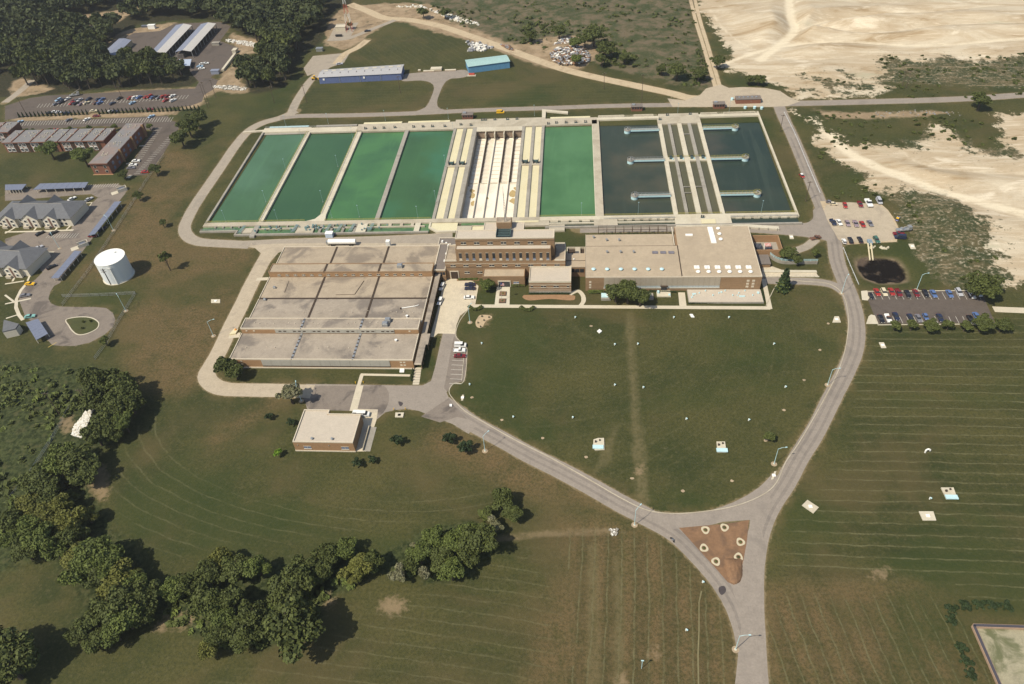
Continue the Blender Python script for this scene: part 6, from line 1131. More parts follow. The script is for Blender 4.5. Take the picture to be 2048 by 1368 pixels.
# conical hedge row between the two car parks
for i in range(46):
    x = 38+i*8.0; y = 233.5-(x-38)*.040; 
    if 180 < x < 196: continue
    tree(x, y-2, 1.9, 'e', 'small conical evergreen in the long row between the two upper car parks', name='conical_shrub', group='conical shrubs between the car parks', h=1.1, mid=True, squash=1.0, cat='shrub')
for i, (x, y) in enumerate(((1903, 1218), (1902, 1240), (1931, 1210), (1958, 1209), (1986, 1211), (2014, 1213), (1922, 1294), (1932, 1323), (1941, 1349))): tree(x, y, 1.8, 'r', ('round shrub in the curved row above the walled plot' if i < 6 else 'round shrub in the short column left of the walled plot'), name='round_shrub', group=('shrub row above the walled plot', 'shrub column left of the walled plot')[i > 5], h=1.0, mid=True, cat='shrub')
for i, (x, y) in enumerate(((964, 632), (978, 634), (968, 640), (956, 645), (961, 653))): tree(x, y, .8, 'e', 'little shrub in the odd shaped gravel bed by the drive', name='little_shrub', group='shrubs in the gravel bed', h=.5, mid=True, squash=.6, cat='shrub')
for i, (x, y) in enumerate(((166, 643), (181, 642), (164, 656))): tree(x, y, .8, 'd', 'little shrub on the island of the turning circle', name='little_shrub', group='shrubs on the turning circle island', h=.5, mid=True, cat='shrub')
for i in range(4): tree(826-i*1.2, 740+i*6.4, 1.0, 'e', 'round clipped shrub beside the slab path', name='little_shrub', group='clipped shrubs beside the slab path', h=.8, mid=True, cat='shrub')
for x, y in ((44, 262), (60, 263), (96, 262), (134, 259), (172, 256), (222, 253), (292, 252)): tree(x+6, y, 2.6, 'g', 'small tree in the row behind the long apartment block', group='small trees behind the apartment block', mid=True)
def hedge(label, px, wdt, h, k='g', curved=False):
    pts = spline([W(a, b)[:2] for a, b in px], 4) if curved else [W(a, b)[:2] for a, b in px]; V = []; sh = []; r = np.random.default_rng(3)
    P = np.array(pts); seg = np.linalg.norm(np.diff(P, axis=0), axis=1); n = int(seg.sum()*60*h); u = r.uniform(0, seg.sum(), n); cs = np.concatenate([[0], np.cumsum(seg)]); i = np.searchsorted(cs, u)-1; i = np.clip(i, 0, len(seg)-1); f = ((u-cs[i])/seg[i])[:, None]
    c = P[i]*(1-f)+P[i+1]*f; ww = r.uniform(-1, 1, n); zz = np.sqrt(np.clip(1-ww**2*.7, 0, 1))*h*r.uniform(.75, 1, n); dd = np.stack([-(P[i+1]-P[i])[:, 1], (P[i+1]-P[i])[:, 0]], 1); dd /= np.linalg.norm(dd, axis=1)[:, None]; c = np.concatenate([c+dd*ww[:, None]*wdt/2, zz[:, None]], 1)
    t_ = r.normal(size=(n, 3)); t_[:, 2] *= .3; t_ /= np.linalg.norm(t_, axis=1)[:, None]; b = np.cross(t_, r.normal(size=(n, 3))); b /= np.linalg.norm(b, axis=1)[:, None]; s = .16
    Vv = np.stack([c-t_*s-b*s, c+t_*s-b*s, c+t_*s+b*s, c-t_*s+b*s], 1).reshape(-1, 3); o = bpy.data.objects.new('hedge', quadmesh('hedge', Vv, r.uniform(.2, .8, n), KM[k])); COL.objects.link(o); return tag(o, label, 'hedge')
hedge('clipped hedge left of the glass entrance door', [(972, 572), (992, 572)], 2.6, 1.6); hedge('clipped hedge right of the glass entrance door', [(1023, 572), (1049, 571)], 2.6, 1.6); hedge('long clipped hedge before the left end of the hall', [(1176, 586), (1208, 586)], 2.0, 1.5)
hedge('curved shrub bed at the drive corner of the sidewalk', [(938, 614), (946, 620), (957, 619), (964, 614)], 1.8, 1.2, 'd', True); hedge('curved shrub bed under the sidewalk below the entrance', [(1041, 615), (1050, 621), (1060, 621), (1069, 615)], 1.8, 1.2, 'd', True)
hedge('low planting strip with reddish mulch left of the lobby', [(917, 560), (956, 559)], 1.2, .8); hedge('row of low dots of shrubs along the hall terrace front', [(1376, 607), (1523, 604)], .8, .6, 'e'); hedge('row of low shrubs along the wall of the hall', [(1298, 583), (1352, 585)], .8, .7, 'e'); hedge('row of tiny shrubs at the foot of the square annex', [(1058, 588), (1141, 588)], .7, .7, 'e'); hedge('narrow shrub line at the right end of the terrace', [(1524, 583), (1527, 602)], .8, .9, 'e')
sheet('planting_bed', [(1058, 590), (1140, 590), (1150, 596), (1142, 601), (1100, 598), (1060, 601), (1046, 596), (1047, 591)], mt('red_mulch', (.27, .16, .085), .2), True, verge=False); sheet('planting_bed', [(955, 636), (962, 630), (980, 631), (984, 636), (972, 642), (964, 655), (954, 654), (951, 645)], mt('pea_gravel', (.42, .32, .20), .15), True, verge=False); sheet('planting_bed', [(914, 562), (958, 561), (958, 557), (914, 558)], MATS['red_mulch'], verge=False)
# ---- woods at the top left
def inpoly(x, y, P):
    ins = False; n = len(P)
    for i in range(n):
        a, b = P[i], P[(i+1) % n]
        if (a[1] > y) != (b[1] > y) and x < (b[0]-a[0])*(y-a[1])/(b[1]-a[1])+a[0]: ins = not ins
    return ins
WOODS = [[(-90, -70), (240, -70), (240, 12), (130, 36), (170, 55), (215, 62), (240, 58), (262, 62), (232, 80), (200, 112), (150, 122), (60, 118), (-60, 120)],
         [(240, -70), (660, -70), (655, 20), (640, 60), (600, 108), (575, 160), (560, 185), (500, 182), (484, 150), (520, 120), (532, 96), (500, 78), (455, 60), (440, 38), (350, 38), (280, 44), (245, 40), (280, 20), (250, 10)],
         [(-60, 120), (150, 118), (190, 112), (205, 125), (300, 130), (368, 138), (372, 168), (330, 172), (200, 178), (100, 180), (60, 178), (40, 150), (-60, 150)]]
WP_ = [[W(a, b)[:2] for a, b in p] for p in WOODS]
spots = []
for P in WP_:
    xs = [p[0] for p in P]; ys = [p[1] for p in P]; x = min(xs)
    while x < max(xs):
        y = min(ys)
        while y < min(max(ys), 1000):
            qx, qy = x+random.uniform(-3.2, 3.2), y+random.uniform(-3.2, 3.2)
            if inpoly(qx, qy, P): spots.append((qx, qy))
            y += 9.0
        x += 9.0
spots.sort(key=lambda s: s[1])
WOODM = [quadmesh('crown', *crown_arrays(100+i, 520, leaf=.15, lobes=8), (LF, LD, LF)[i % 3]) for i in range(5)]
vis = [s for s in spots if s[1] < 760]; near = vis[:175]; rest = vis[175:]+[s for s in spots if s[1] >= 760][::2]
for qx, qy in near:
    r = random.uniform(5.0, 7.6); h = r*random.uniform(1.2, 1.6); t = thing('tree', 'dark broadleaf tree in the dense wood of the upper left', 'tree', (qx, qy, 0), random.uniform(0, 6), 'trees of the upper left wood')
    c = bpy.data.objects.new('crown', random.choice(WOODM)); COL.objects.link(c); c.parent = t; c.location = (0, 0, h); c.scale = (r, r, r*random.uniform(.9, 1.3))
    k = bpy.data.objects.new('trunk', TRUNK); COL.objects.link(k); k.parent = t; k.location = (0, 0, h); k.scale = (r, r, h/1.2)
VV = []; SS = []
base = [crown_arrays(200+i, 210, leaf=.22, lobes=7) for i in range(5)]
for qx, qy in rest:
    V, s = base[random.randrange(5)]; r = random.uniform(5.2, 8.0); a = random.uniform(0, 6.28); ca, sa = math.cos(a), math.sin(a)
    Q = V*r; Q = np.stack([Q[:, 0]*ca-Q[:, 1]*sa+qx, Q[:, 0]*sa+Q[:, 1]*ca+qy, Q[:, 2]+r*1.35], 1); VV.append(Q); SS.append(np.clip(s+random.uniform(-.25, .25), 0, 1))
o = bpy.data.objects.new('far_wood', quadmesh('far_wood', np.concatenate(VV), np.concatenate(SS), LF)); COL.objects.link(o); tag(o, 'far part of the dense dark wood along the top left edge', 'wood', None, 'stuff')
# ---- undergrowth and scrub: low clumps, nobody could count them
def scatter(name, label, polys, dens, rr, mat, seed, cat='undergrowth', nq=26, keepout=None, lim=6000):
    r = np.random.default_rng(seed); b = [crown_arrays(seed+i, nq, leaf=.38, lobes=4) for i in range(4)]; VV = []; SS = []
    for px in polys:
        P = [W(a, b_)[:2] for a, b_ in px]; xs = [p[0] for p in P]; ys = [p[1] for p in P]; n = int((max(xs)-min(xs))*(max(ys)-min(ys))*dens)
        for k in range(min(n, lim)):
            x, y = r.uniform(min(xs), max(xs)), r.uniform(min(ys), max(ys))
            if not inpoly(x, y, P): continue
            if math.sin(x*.11+seed)+math.sin(y*.13+x*.05)+r.normal()*.8 < 0: continue
            V, s = b[k % 4]; q = r.uniform(*rr); VV.append(V*q*np.array([1, 1, .7])+np.array([x, y, q*.2])); SS.append(np.clip(s+r.uniform(-.3, .3), 0, 1))
    o = bpy.data.objects.new(name, quadmesh(name, np.concatenate(VV), np.concatenate(SS), mat)); COL.objects.link(o); return tag(o, label, cat, None, 'stuff')
scatter('undergrowth', 'tangled dark undergrowth filling the lower left corner', [[(-20, 735), (130, 735), (210, 745), (180, 800), (110, 860), (90, 900), (60, 950), (20, 1010), (-20, 1010)], [(330, 1190), (400, 1150), (420, 1260), (340, 1250)], [(640, 1160), (700, 1165), (640, 1200), (600, 1270), (520, 1290), (400, 1290), (420, 1220), (600, 1200)], [(200, 960), (215, 1040), (180, 1060), (100, 1080), (60, 940)], [(760, 1150), (850, 1165), (900, 1160), (870, 1150), (800, 1140)], [(1000, 1050), (960, 1060), (930, 1000), (960, 1010), (1010, 1040)]], .16, (.8, 2.6), LD, 11)
scatter('undergrowth', 'lighter weeds mixed into the lower left undergrowth', [[(-20, 735), (130, 735), (240, 750), (180, 800), (110, 860), (60, 1010), (-20, 1110)], [(330, 1180), (430, 1130), (420, 1290), (340, 1250)], [(640, 1150), (760, 1150), (640, 1220), (520, 1300), (400, 1300), (420, 1220)]], .10, (.7, 2.0), LG, 23)
scatter('scrub', 'low scattered scrub bushes on the brown field at the top centre', [[(835, 5), (1380, 5), (1425, 165), (1400, 178), (1290, 155), (1100, 108), (980, 72), (900, 48)]], .02, (.7, 2.2), LD, 31)
scatter('scrub', 'denser green bushes around the rubble heap', [[(1010, 60), (1130, 40), (1200, 45), (1260, 110), (1420, 150), (1410, 175), (1340, 170), (1200, 125), (1190, 80), (1100, 75), (1030, 90)]], .05, (1.0, 2.6), LD, 37)
scatter('scrub', 'speckled low bushes spreading over the pale quarry ground', [[(1762, 112), (2060, 108), (2060, 192), (1830, 198), (1770, 190), (1755, 165)], [(1600, 140), (1745, 168), (1742, 184), (1620, 160)], [(1590, 225), (1700, 225), (2040, 225), (2040, 320), (1900, 290), (1750, 300), (1640, 300), (1610, 250)], [(1640, 300), (1740, 350), (1780, 390), (1890, 395), (1990, 480), (2010, 550), (1920, 560), (1830, 440), (1780, 410), (1650, 400), (1620, 330)]], .035, (.6, 1.8), LD, 41, lim=5000)
# ================================================================ VEHICLES
CARPAINT = {'red': (.33, .030, .022), 'dark red': (.16, .018, .022), 'white': (.74, .73, .69), 'blue': (.09, .15, .31), 'dark blue': (.022, .030, .060), 'black': (.014, .014, .018), 'silver': (.42, .42, .44), 'grey': (.17, .165, .18), 'green': (.05, .13, .10), 'cream': (.60, .52, .36), 'brown': (.15, .075, .045), 'yellow': (.72, .42, .02), 'light blue': (.30, .44, .58), 'turquoise': (.20, .42, .38), 'tan': (.36, .29, .20), 'mauve': (.26, .20, .22)}
def carpaint(c): return paint('car_paint_'+c.replace(' ', '_'), CARPAINT[c], .25)
CHROME = paint('chrome', (.55, .55, .55), .2, .8); LAMPW = paint('headlight_glass', (.7, .68, .6), .2); LAMPR = paint('tail_light_red', (.35, .02, .02), .3)
PROF = {  # side profiles: (x, z) body outline and glasshouse
 'sedan': (5.1, 1.85, [(-2.5, .35), (2.5, .35), (2.55, .62), (2.4, .84), (1.05, .93), (-1.35, .95), (-2.4, .90), (-2.55, .62)], [(-1.75, .94), (-1.2, 1.38), (.25, 1.40), (1.0, .93)]),
 'hatchback': (4.0, 1.65, [(-1.95, .35), (1.95, .35), (2.0, .6), (1.85, .82), (.95, .92), (-1.6, .95), (-1.95, .90), (-2.0, .6)], [(-1.85, .94), (-1.3, 1.40), (.15, 1.42), (.95, .92)]),
 'wagon': (5.2, 1.9, [(-2.55, .35), (2.55, .35), (2.6, .62), (2.45, .86), (1.05, .95), (-2.4, .97), (-2.6, .92), (-2.62, .6)], [(-2.5, .96), (-2.2, 1.46), (.2, 1.48), (1.0, .95)]),
 'pickup': (5.3, 1.95, [(-2.6, .45), (2.6, .45), (2.65, .8), (2.5, 1.05), (1.2, 1.12), (-.35, 1.12), (-.36, .75), (-2.5, .75), (-2.52, 1.1), (-2.6, 1.1)], [(-.35, 1.12), (-.2, 1.72), (.55, 1.74), (1.15, 1.12)]),
 'van': (5.2, 2.05, [(-2.55, .4), (2.5, .4), (2.6, .8), (2.45, 1.1), (1.7, 1.2), (-2.55, 1.25)], [(-2.5, 1.24), (-2.4, 2.05), (1.0, 2.08), (1.7, 1.2)])}
CARP = {}
def carproto(kind):
    L, Wd, body, cab = PROF[kind]; t = {}
    def ext(pr, w0, w1=None, zlim=None):
        m = MB(); n = len(pr); w1 = w1 or w0; zs = [p[1] for p in pr]; z0, z1 = min(zs), max(zs)
        f = lambda z: w0+(w1-w0)*((z-z0)/(z1-z0+1e-6)); vs = [(x, -f(z)/2, z) for x, z in pr]+[(x, f(z)/2, z) for x, z in pr]
        m.add(vs, [(i, (i+1) % n, n+(i+1) % n, n+i) for i in range(n)][::1]+[tuple(range(n-1, -1, -1)), tuple(range(n, 2*n))]); return m
    def mesh(m, mat):
        o = m.build('p', mat); d = o.data; bpy.data.objects.remove(o); return d
    parts = [('body', mesh(ext(body, Wd, Wd*.94), None), (0, 0, 0))]
    parts.append(('windows', mesh(ext(cab, Wd*.93, Wd*.76), GLASS), (0, 0, 0)))
    xs = [c[0] for c in cab if c[1] == max(q[1] for q in cab) or c[1] > max(q[1] for q in cab)-.05]; zt = max(q[1] for q in cab)
    m = MB().box(min(xs)-.05, max(xs)+.05, -Wd*.385, Wd*.385, zt-.03, zt+.045)
    if kind == 'van': m.box(-2.5, .2, -Wd*.455, Wd*.455, 1.24, 1.75)
    parts.append(('roof', mesh(m, None), (0, 0, 0)))
    whl = mesh(MB().tube((0, -.11, 0), (0, .11, 0), .33, 12), BLACK); wx = L*.305
    for x in (-wx, wx):
        for y in (-Wd*.44, Wd*.44): parts.append(('wheel', whl, (x, y, .33)))
    bp = mesh(MB().box(-.07, .07, -Wd*.48, Wd*.48, 0, .16), CHROME); parts.append(('bumper', bp, (body[1][0]+.06, 0, .42))); parts.append(('bumper', bp, (body[0][0]-.06, 0, .42)))
    hl = mesh(MB().box(-.03, .03, -.16, .16, 0, .14), LAMPW); tl = mesh(MB().box(-.03, .03, -.18, .18, 0, .14), LAMPR)
    for y in (-Wd*.36, Wd*.36): parts.append(('headlight', hl, (body[1][0]+.04, y, .66))); parts.append(('tail_light', tl, (body[0][0]-.06, y, .66)))
    return parts
for k in PROF: CARP[k] = carproto(k)
for k in PROF:
    for nm, d, _ in CARP[k]:
        if not d.materials or d.materials[0] is None:
            d.materials.clear(); d.materials.append(carpaint('white'))
def car(x, y, hd, kind, col, label, group=None, roofcol=None, world=None, z=0.06, sc=1.0):
    p = world if world is not None else W(x, y, .5); t = thing('parked_'+('car' if kind in ('sedan', 'hatchback') else kind), label, {'sedan': 'car', 'hatchback': 'car', 'wagon': 'station wagon', 'pickup': 'pickup truck', 'van': 'van'}[kind], (p[0], p[1], z), math.radians(hd), group); t.scale = (sc,)*3
    for nm, d, loc in CARP[kind]:
        o = bpy.data.objects.new(nm, d); COL.objects.link(o); o.parent = t; o.location = loc
        if nm in ('body', 'roof'): s = o.material_slots[0]; s.link = 'OBJECT'; s.material = carpaint(roofcol if (nm == 'roof' and roofcol) else col)
    return t
# headings in degrees: 0 faces +x (right), -90 faces the viewer
top = [(1742, 593, 'hatchback', 'black', 'black small car, leftmost in the upper row of the paved lot'), (1754, 585, 'sedan', 'red', 'red car second from the left in the upper row of the paved lot'), (1768, 585, 'wagon', 'cream', 'cream station wagon in the upper row of the paved lot'), (1783, 584, 'sedan', 'red', 'red car right of the cream wagon in the paved lot'), (1797, 586, 'pickup', 'dark red', 'dark red pickup fifth from the left in the upper row of the paved lot'), (1815, 588, 'sedan', 'black', 'black car with glinting window in the upper row of the paved lot'), (1832, 587, 'sedan', 'dark red', 'maroon car right of the glinting black car in the paved lot'), (1851, 587, 'sedan', 'black', 'black car between the maroon and the blue car in the paved lot'), (1867, 588, 'sedan', 'blue', 'blue car beside the black one in the upper row of the paved lot'), (1899, 588, 'sedan', 'blue', 'blue car standing alone right of the gap in the upper row'), (1918, 585, 'wagon', 'silver', 'silver station wagon in the upper row of the paved lot'), (1944, 590, 'sedan', 'white', 'left of two white cars at the right end of the upper row'), (1956, 586, 'sedan', 'white', 'right of two white cars at the right end of the upper row')]
for x, y, k, c, l in top: car(x, y, -88, k, c, l, 'cars in the upper row of the paved lot')
bot = [(1762, 638, 'sedan', 'black', 'black car leftmost in the lower row of the paved lot'), (1776, 637, 'pickup', 'white', 'white and brown pickup in the lower row of the paved lot'), (1792, 633, 'sedan', 'dark blue', 'dark blue car behind the first bush in the lower row'), (1821, 636, 'sedan', 'dark blue', 'dark blue car with white stripe in the lower row of the paved lot'), (1837, 637, 'sedan', 'grey', 'grey car between two blue cars in the lower row'), (1851, 634, 'hatchback', 'blue', 'blue small car above the third bush in the lower row'), (1880, 636, 'sedan', 'dark blue', 'dark blue car standing alone in the lower row of the paved lot'), (1941, 639, 'sedan', 'black', 'black car near the right end of the lower row'), (1953, 633, 'sedan', 'blue', 'blue car partly behind the broad bush in the lower row')]
for x, y, k, c, l in bot: car(x, y, -88 if k != 'pickup' else -90, k, c, l, 'cars in the lower row of the paved lot', 'brown' if 'brown' in l else None)
gl = [(1660, 405, -30, 'hatchback', 'grey', 'grey small car at the top left of the gravel lot'), (1667, 408, -10, 'hatchback', 'cream', 'cream small car beside the grey one at the top of the gravel lot'), (1690, 411, -95, 'sedan', 'red', 'red car in the top row of the gravel lot, left one'), (1720, 409, -90, 'pickup', 'dark red', 'dull red pickup in the top row of the gravel lot'), (1758, 403, -88, 'van', 'silver', 'pale silver van at the right end of the top row of the gravel lot'),
      (1666, 445, -80, 'pickup', 'dark blue', 'dark blue pickup leftmost in the middle row of the gravel lot'), (1678, 445, -82, 'sedan', 'white', 'white car in the middle row of the gravel lot'), (1695, 447, -90, 'sedan', 'mauve', 'dull mauve car in the middle row of the gravel lot'), (1711, 448, -90, 'pickup', 'mauve', 'dull pinkish pickup in the middle row of the gravel lot'), (1725, 449, -86, 'sedan', 'red', 'bright red car in the middle row of the gravel lot'), (1740, 447, -84, 'sedan', 'grey', 'dark grey car rightmost in the middle row of the gravel lot'),
      (1688, 483, 90, 'hatchback', 'white', 'white small car leftmost in the bottom row of the gravel lot'), (1701, 481, 90, 'sedan', 'black', 'black car in the bottom row of the gravel lot, left one'), (1720, 480, 92, 'sedan', 'black', 'black car in the bottom row of the gravel lot, right one'), (1753, 480, -84, 'wagon', 'green', 'green station wagon in the bottom row of the gravel lot')]
for x, y, h, k, c, l in gl: car(x, y, h, k, c, l, 'vehicles on the gravel lot')
car(1737, 407, -88, 'pickup', 'white', 'big white utility truck in the top row of the gravel lot', sc=1.3); car(1631, 476, 20, 'pickup', 'brown', 'brown pickup turning into the curved path'); car(1604, 352, -75, 'hatchback', 'red', 'red and white car driving on the road beside the dark basin', roofcol='white')
car(1800, 475, 175, 'van', 'dark blue', 'dark blue utility truck beside the crane at the lot edge'); car(1797, 468, 178, 'pickup', 'dark red', 'dark red flatbed by the crane at the lot edge'); car(1795, 438, 60, 'hatchback', 'blue', 'blue and yellow machine at the right edge of the gravel lot', roofcol='yellow')
yd = [(884, 574, -98, 'wagon', 'white', 'white wagon beside the covered walk, upper of two'), (880, 603, -98, 'wagon', 'white', 'white wagon beside the covered walk, lower of two'), (940, 569, 178, 'sedan', 'dark blue', 'dark blue car in the concrete yard, upper of two side by side'), (940, 577, 178, 'sedan', 'dark blue', 'dark blue car in the concrete yard, lower of two side by side'), (938, 595, 2, 'sedan', 'white', 'white car standing alone in the concrete yard'),
      (921, 691, 0, 'van', 'white', 'white van at the top of the marked bays by the central lawn'), (919, 701, 0, 'pickup', 'white', 'white pickup with open bed in the marked bays'), (920, 712, 0, 'sedan', 'dark red', 'dark red car in the marked bays below the white pickup'), (718, 826, 0, 'wagon', 'white', 'white car behind the pump house, left of two'), (727, 829, 0, 'van', 'white', 'white van behind the pump house, right of two')]
for x, y, h, k, c, l in yd: car(x, y, h, k, c, l)
ul = [(117, 200, 'light blue'), (112, 208, 'grey'), (123, 205, 'black'), (135, 198, 'white'), (128, 200, 'dark blue'), (148, 202, 'dark red'), (144, 207, 'red'), (154, 200, 'grey'), (152, 207, 'black'), (160, 200, 'silver'), (163, 208, 'mauve'), (173, 206, 'cream'), (177, 199, 'dark blue'), (192, 206, 'brown'), (197, 199, 'dark blue'), (204, 199, 'blue'), (200, 206, 'blue'), (225, 207, 'dark blue'), (239, 197, 'black'), (261, 196, 'red'), (270, 195, 'white'), (278, 195, 'blue'), (265, 206, 'light blue'), (293, 194, 'red'), (299, 193, 'red'), (306, 195, 'blue'), (312, 194, 'black'), (318, 195, 'grey'), (327, 193, 'red'), (334, 193, 'dark red'), (331, 201, 'red'), (345, 192, 'white'), (346, 201, 'white')]
for i, (x, y, c) in enumerate(ul):
    same = sorted(q[0] for q in ul if q[2] == c)
    car(x, y, 62 if i % 3 else 242, 'sedan' if i % 4 else 'wagon', c, (f'{ORD[same.index(x)]} {c} car from the left' if len(same) > 1 else f'the only {c} car')+' in the crowded rows of the uppermost car park', 'cars in the uppermost car park')
for x, y, h, c, l in ((100, 226, 10, 'black', 'black car at the near edge of the uppermost car park, left end'), (110, 224, 12, 'white', 'white car near the hedge row below the crowded rows, left group'), (118, 225, 10, 'silver', 'silver car near the hedge row below the crowded rows, left group'), (134, 226, 10, 'dark blue', 'dark blue car near the hedge row, right of the left group'), (187, 222, 15, 'cream', 'cream car near the hedge row in the middle'), (222, 223, 8, 'white', 'white car near the hedge row, right of the middle'), (230, 223, 8, 'dark blue', 'dark blue car next to the white one at the hedge row'), (300, 219, 12, 'dark red', 'maroon car behind the conical shrubs on the right'), (40, 244, 60, 'light blue', 'pale blue car at the left end of the long striped row'), (138, 240, 60, 'grey', 'grey car in the middle of the long striped row'), (174, 239, 60, 'white', 'white car in the long striped row'), (303, 233, 60, 'light blue', 'pale blue car at the right end of the long striped row'), (193, 232, 5, 'dark red', 'dark red car parked sideways at the gap in the hedge'), (110, 260, 20, 'red', 'red car behind the long apartment block'), (118, 261, 20, 'cream', 'cream car behind the long apartment block'), (146, 260, 10, 'blue', 'blue car behind the long apartment block'),
                       (272, 322, 8, 'white', 'white car beside the apartment wing, uppermost of three'), (266, 330, 8, 'white', 'white car beside the apartment wing, lower of the white pair'), (262, 336, 8, 'grey', 'grey car beside the apartment wing'), (291, 344, 5, 'red', 'red car at the lower end of the striped car park'), (144, 398, 60, 'white', 'white car behind the upper townhouses, left one'), (178, 399, 60, 'silver', 'silver car behind the upper townhouses, right one'), (80, 467, 55, 'black', 'dark car in front of the upper townhouses, left of two'), (107, 466, 55, 'black', 'dark car in front of the upper townhouses, right of two'), (77, 496, 55, 'silver', 'silver car across the court from the dark cars'), (36, 497, 55, 'tan', 'tan car across the court near the left edge'), (26, 496, 55, 'black', 'black car across the court at the left edge'), (103, 534, 50, 'black', 'black car with bright glint by the lower townhouses'), (203, 458, 50, 'dark blue', 'dark blue car half under the long slanting carport'), (186, 472, 0, 'dark red', 'dark red car at the foot of the long slanting carport'),
                       (60, 568, 0, 'yellow', 'bright yellow car on the lower court'), (60, 633, 14, 'turquoise', 'turquoise car above the short wide carport'), (50, 591, 14, 'grey', 'dark grey car in the bays of the curved sidewalk'), (405, 128, 20, 'white', 'white car in the storage yard, right of the group'), (400, 133, 10, 'light blue', 'pale blue car in the storage yard group'), (411, 127, 20, 'white', 'white car at the top of the storage yard group'), (403, 137, 15, 'white', 'white car at the bottom of the storage yard group'), (735, 62, 15, 'black', 'dark car driving on the track near the radio tower'), (679, 128, 15, 'silver', 'silver car behind the long slate blue shed')):
    car(x, y, h, 'sedan', c, l)
# trailer, crane, digger, loader
p = W(688, 491); t = thing('tanker_trailer', 'long white tanker trailer parked behind the filter building', 'trailer', (p[0], 309.6, 0)); x0 = W(659, 490)[0]; x1 = W(713, 490)[0]
MB().tube((x0, 308.6, 2.2), (x1, 308.6, 2.2), 1.35, 16).build('tank', WHITE, t); MB().box(x0+1, x1-1, 308.0, 309.2, .7, 1.0).build('chassis', BLACK, t)
for x in (x0+1.5, x0+2.7, x1-2, x1-3.2):
    for y in (307.6, 309.4): MB().tube((x, y, .45), (x, y+.25, .45), .45, 10).build('wheel', BLACK, t)
MB().box(x0-1.2, x0-.1, 307.8, 309.4, .8, 2.6).build('nose_box', STEEL, t)
def crane(label, px, py, hd, col, boom):
    p = W(px, py); t = thing('crane_truck', label, 'crane truck', (p[0], p[1], 0), math.radians(hd)); MB().box(-3.5, 3.5, -1.1, 1.1, .7, 1.3).build('chassis', col, t, local=True); MB().box(2.0, 3.6, -1.1, 1.1, 1.3, 2.6).build('cab', col, t, local=True); MB().box(2.4, 3.7, -.9, .9, 1.8, 2.4).build('windscreen', GLASS, t, local=True)
    MB().cyl(-1, 0, 1.3, 2.0, .8, 10).build('turret', STEEL, t, local=True); MB().tube((-1, 0, 2.0), boom, .20, 6, .12).build('boom', CONC2, t, local=True)
    for x in (-2.6, -1.5, 2.6):
        for y in (-1.0, 1.0): MB().tube((x, y-.15, .5), (x, y+.15, .5), .5, 10).build('wheel', BLACK, t, local=True)
crane('white crane truck with raised boom in the uppermost car park', 150, 192, 20, STEEL, (4.5, 1.5, 4)); crane('white bucket crane with long arm at the right edge of the gravel lot', 1806, 462, 10, STEEL, (5.5, 1.0, 3))
p = W(629, 159); t = thing('wheel_loader', 'yellow wheel loader at the left end of the long blue shed', 'wheel loader', (p[0], p[1], 0), .2); YEL = carpaint('yellow')
MB().box(-1.8, .6, -.8, .8, .7, 1.6).build('engine_body', YEL, t, local=True); MB().box(-.3, .9, -.7, .7, 1.6, 2.7).build('cab', GLASS, t, local=True); MB().box(-.4, 1.0, -.75, .75, 2.7, 2.85).build('cab_roof', YEL, t, local=True); MB().tube((.6, 0, 1.4), (2.6, 0, .7), .2, 5).build('arm', YEL, t, local=True); MB().box(2.5, 3.2, -1.1, 1.1, .1, .9).build('bucket', YEL, t, local=True)
for x in (-1.2, 1.0):
    for y in (-.95, .95): MB().tube((x, y-.2, .6), (x, y+.2, .6), .6, 10).build('wheel', BLACK, t, local=True)
p = W(1001, 225); t = thing('yellow_van', 'bright yellow van on the north road behind the basins', 'van', (p[0], p[1], 0)); bpy.data.objects.remove(t); car(1001, 225, 0, 'van', 'yellow', 'bright yellow van on the north road behind the basins')
p = W(1344, 1081); t = thing('motorcycle', 'black motorcycle parked on the road beside the mulch triangle', 'motorcycle', (p[0], p[1], .03), math.radians(-55))
for x in (-.75, .75): MB().tube((x, -.07, .33), (x, .07, .33), .33, 12).build('wheel', BLACK, t, local=True)
MB().box(-.5, .45, -.15, .15, .4, .8).build('engine', CHROME, t, local=True); MB().prism([(-.8, -.18), (.2, -.2), (.2, .2), (-.8, .18)], .8, .95, True, True).build('seat', BLACK, t, local=True); MB().tube((.0, 0, .85), (.5, 0, 1.0), .2, 8).build('fuel_tank', CHROME, t, local=True); MB().tube((.75, 0, .4), (.5, 0, 1.15), .05, 5).tube((.5, -.4, 1.15), (.5, .4, 1.15), .04, 5).build('fork_and_handlebar', CHROME, t, local=True)
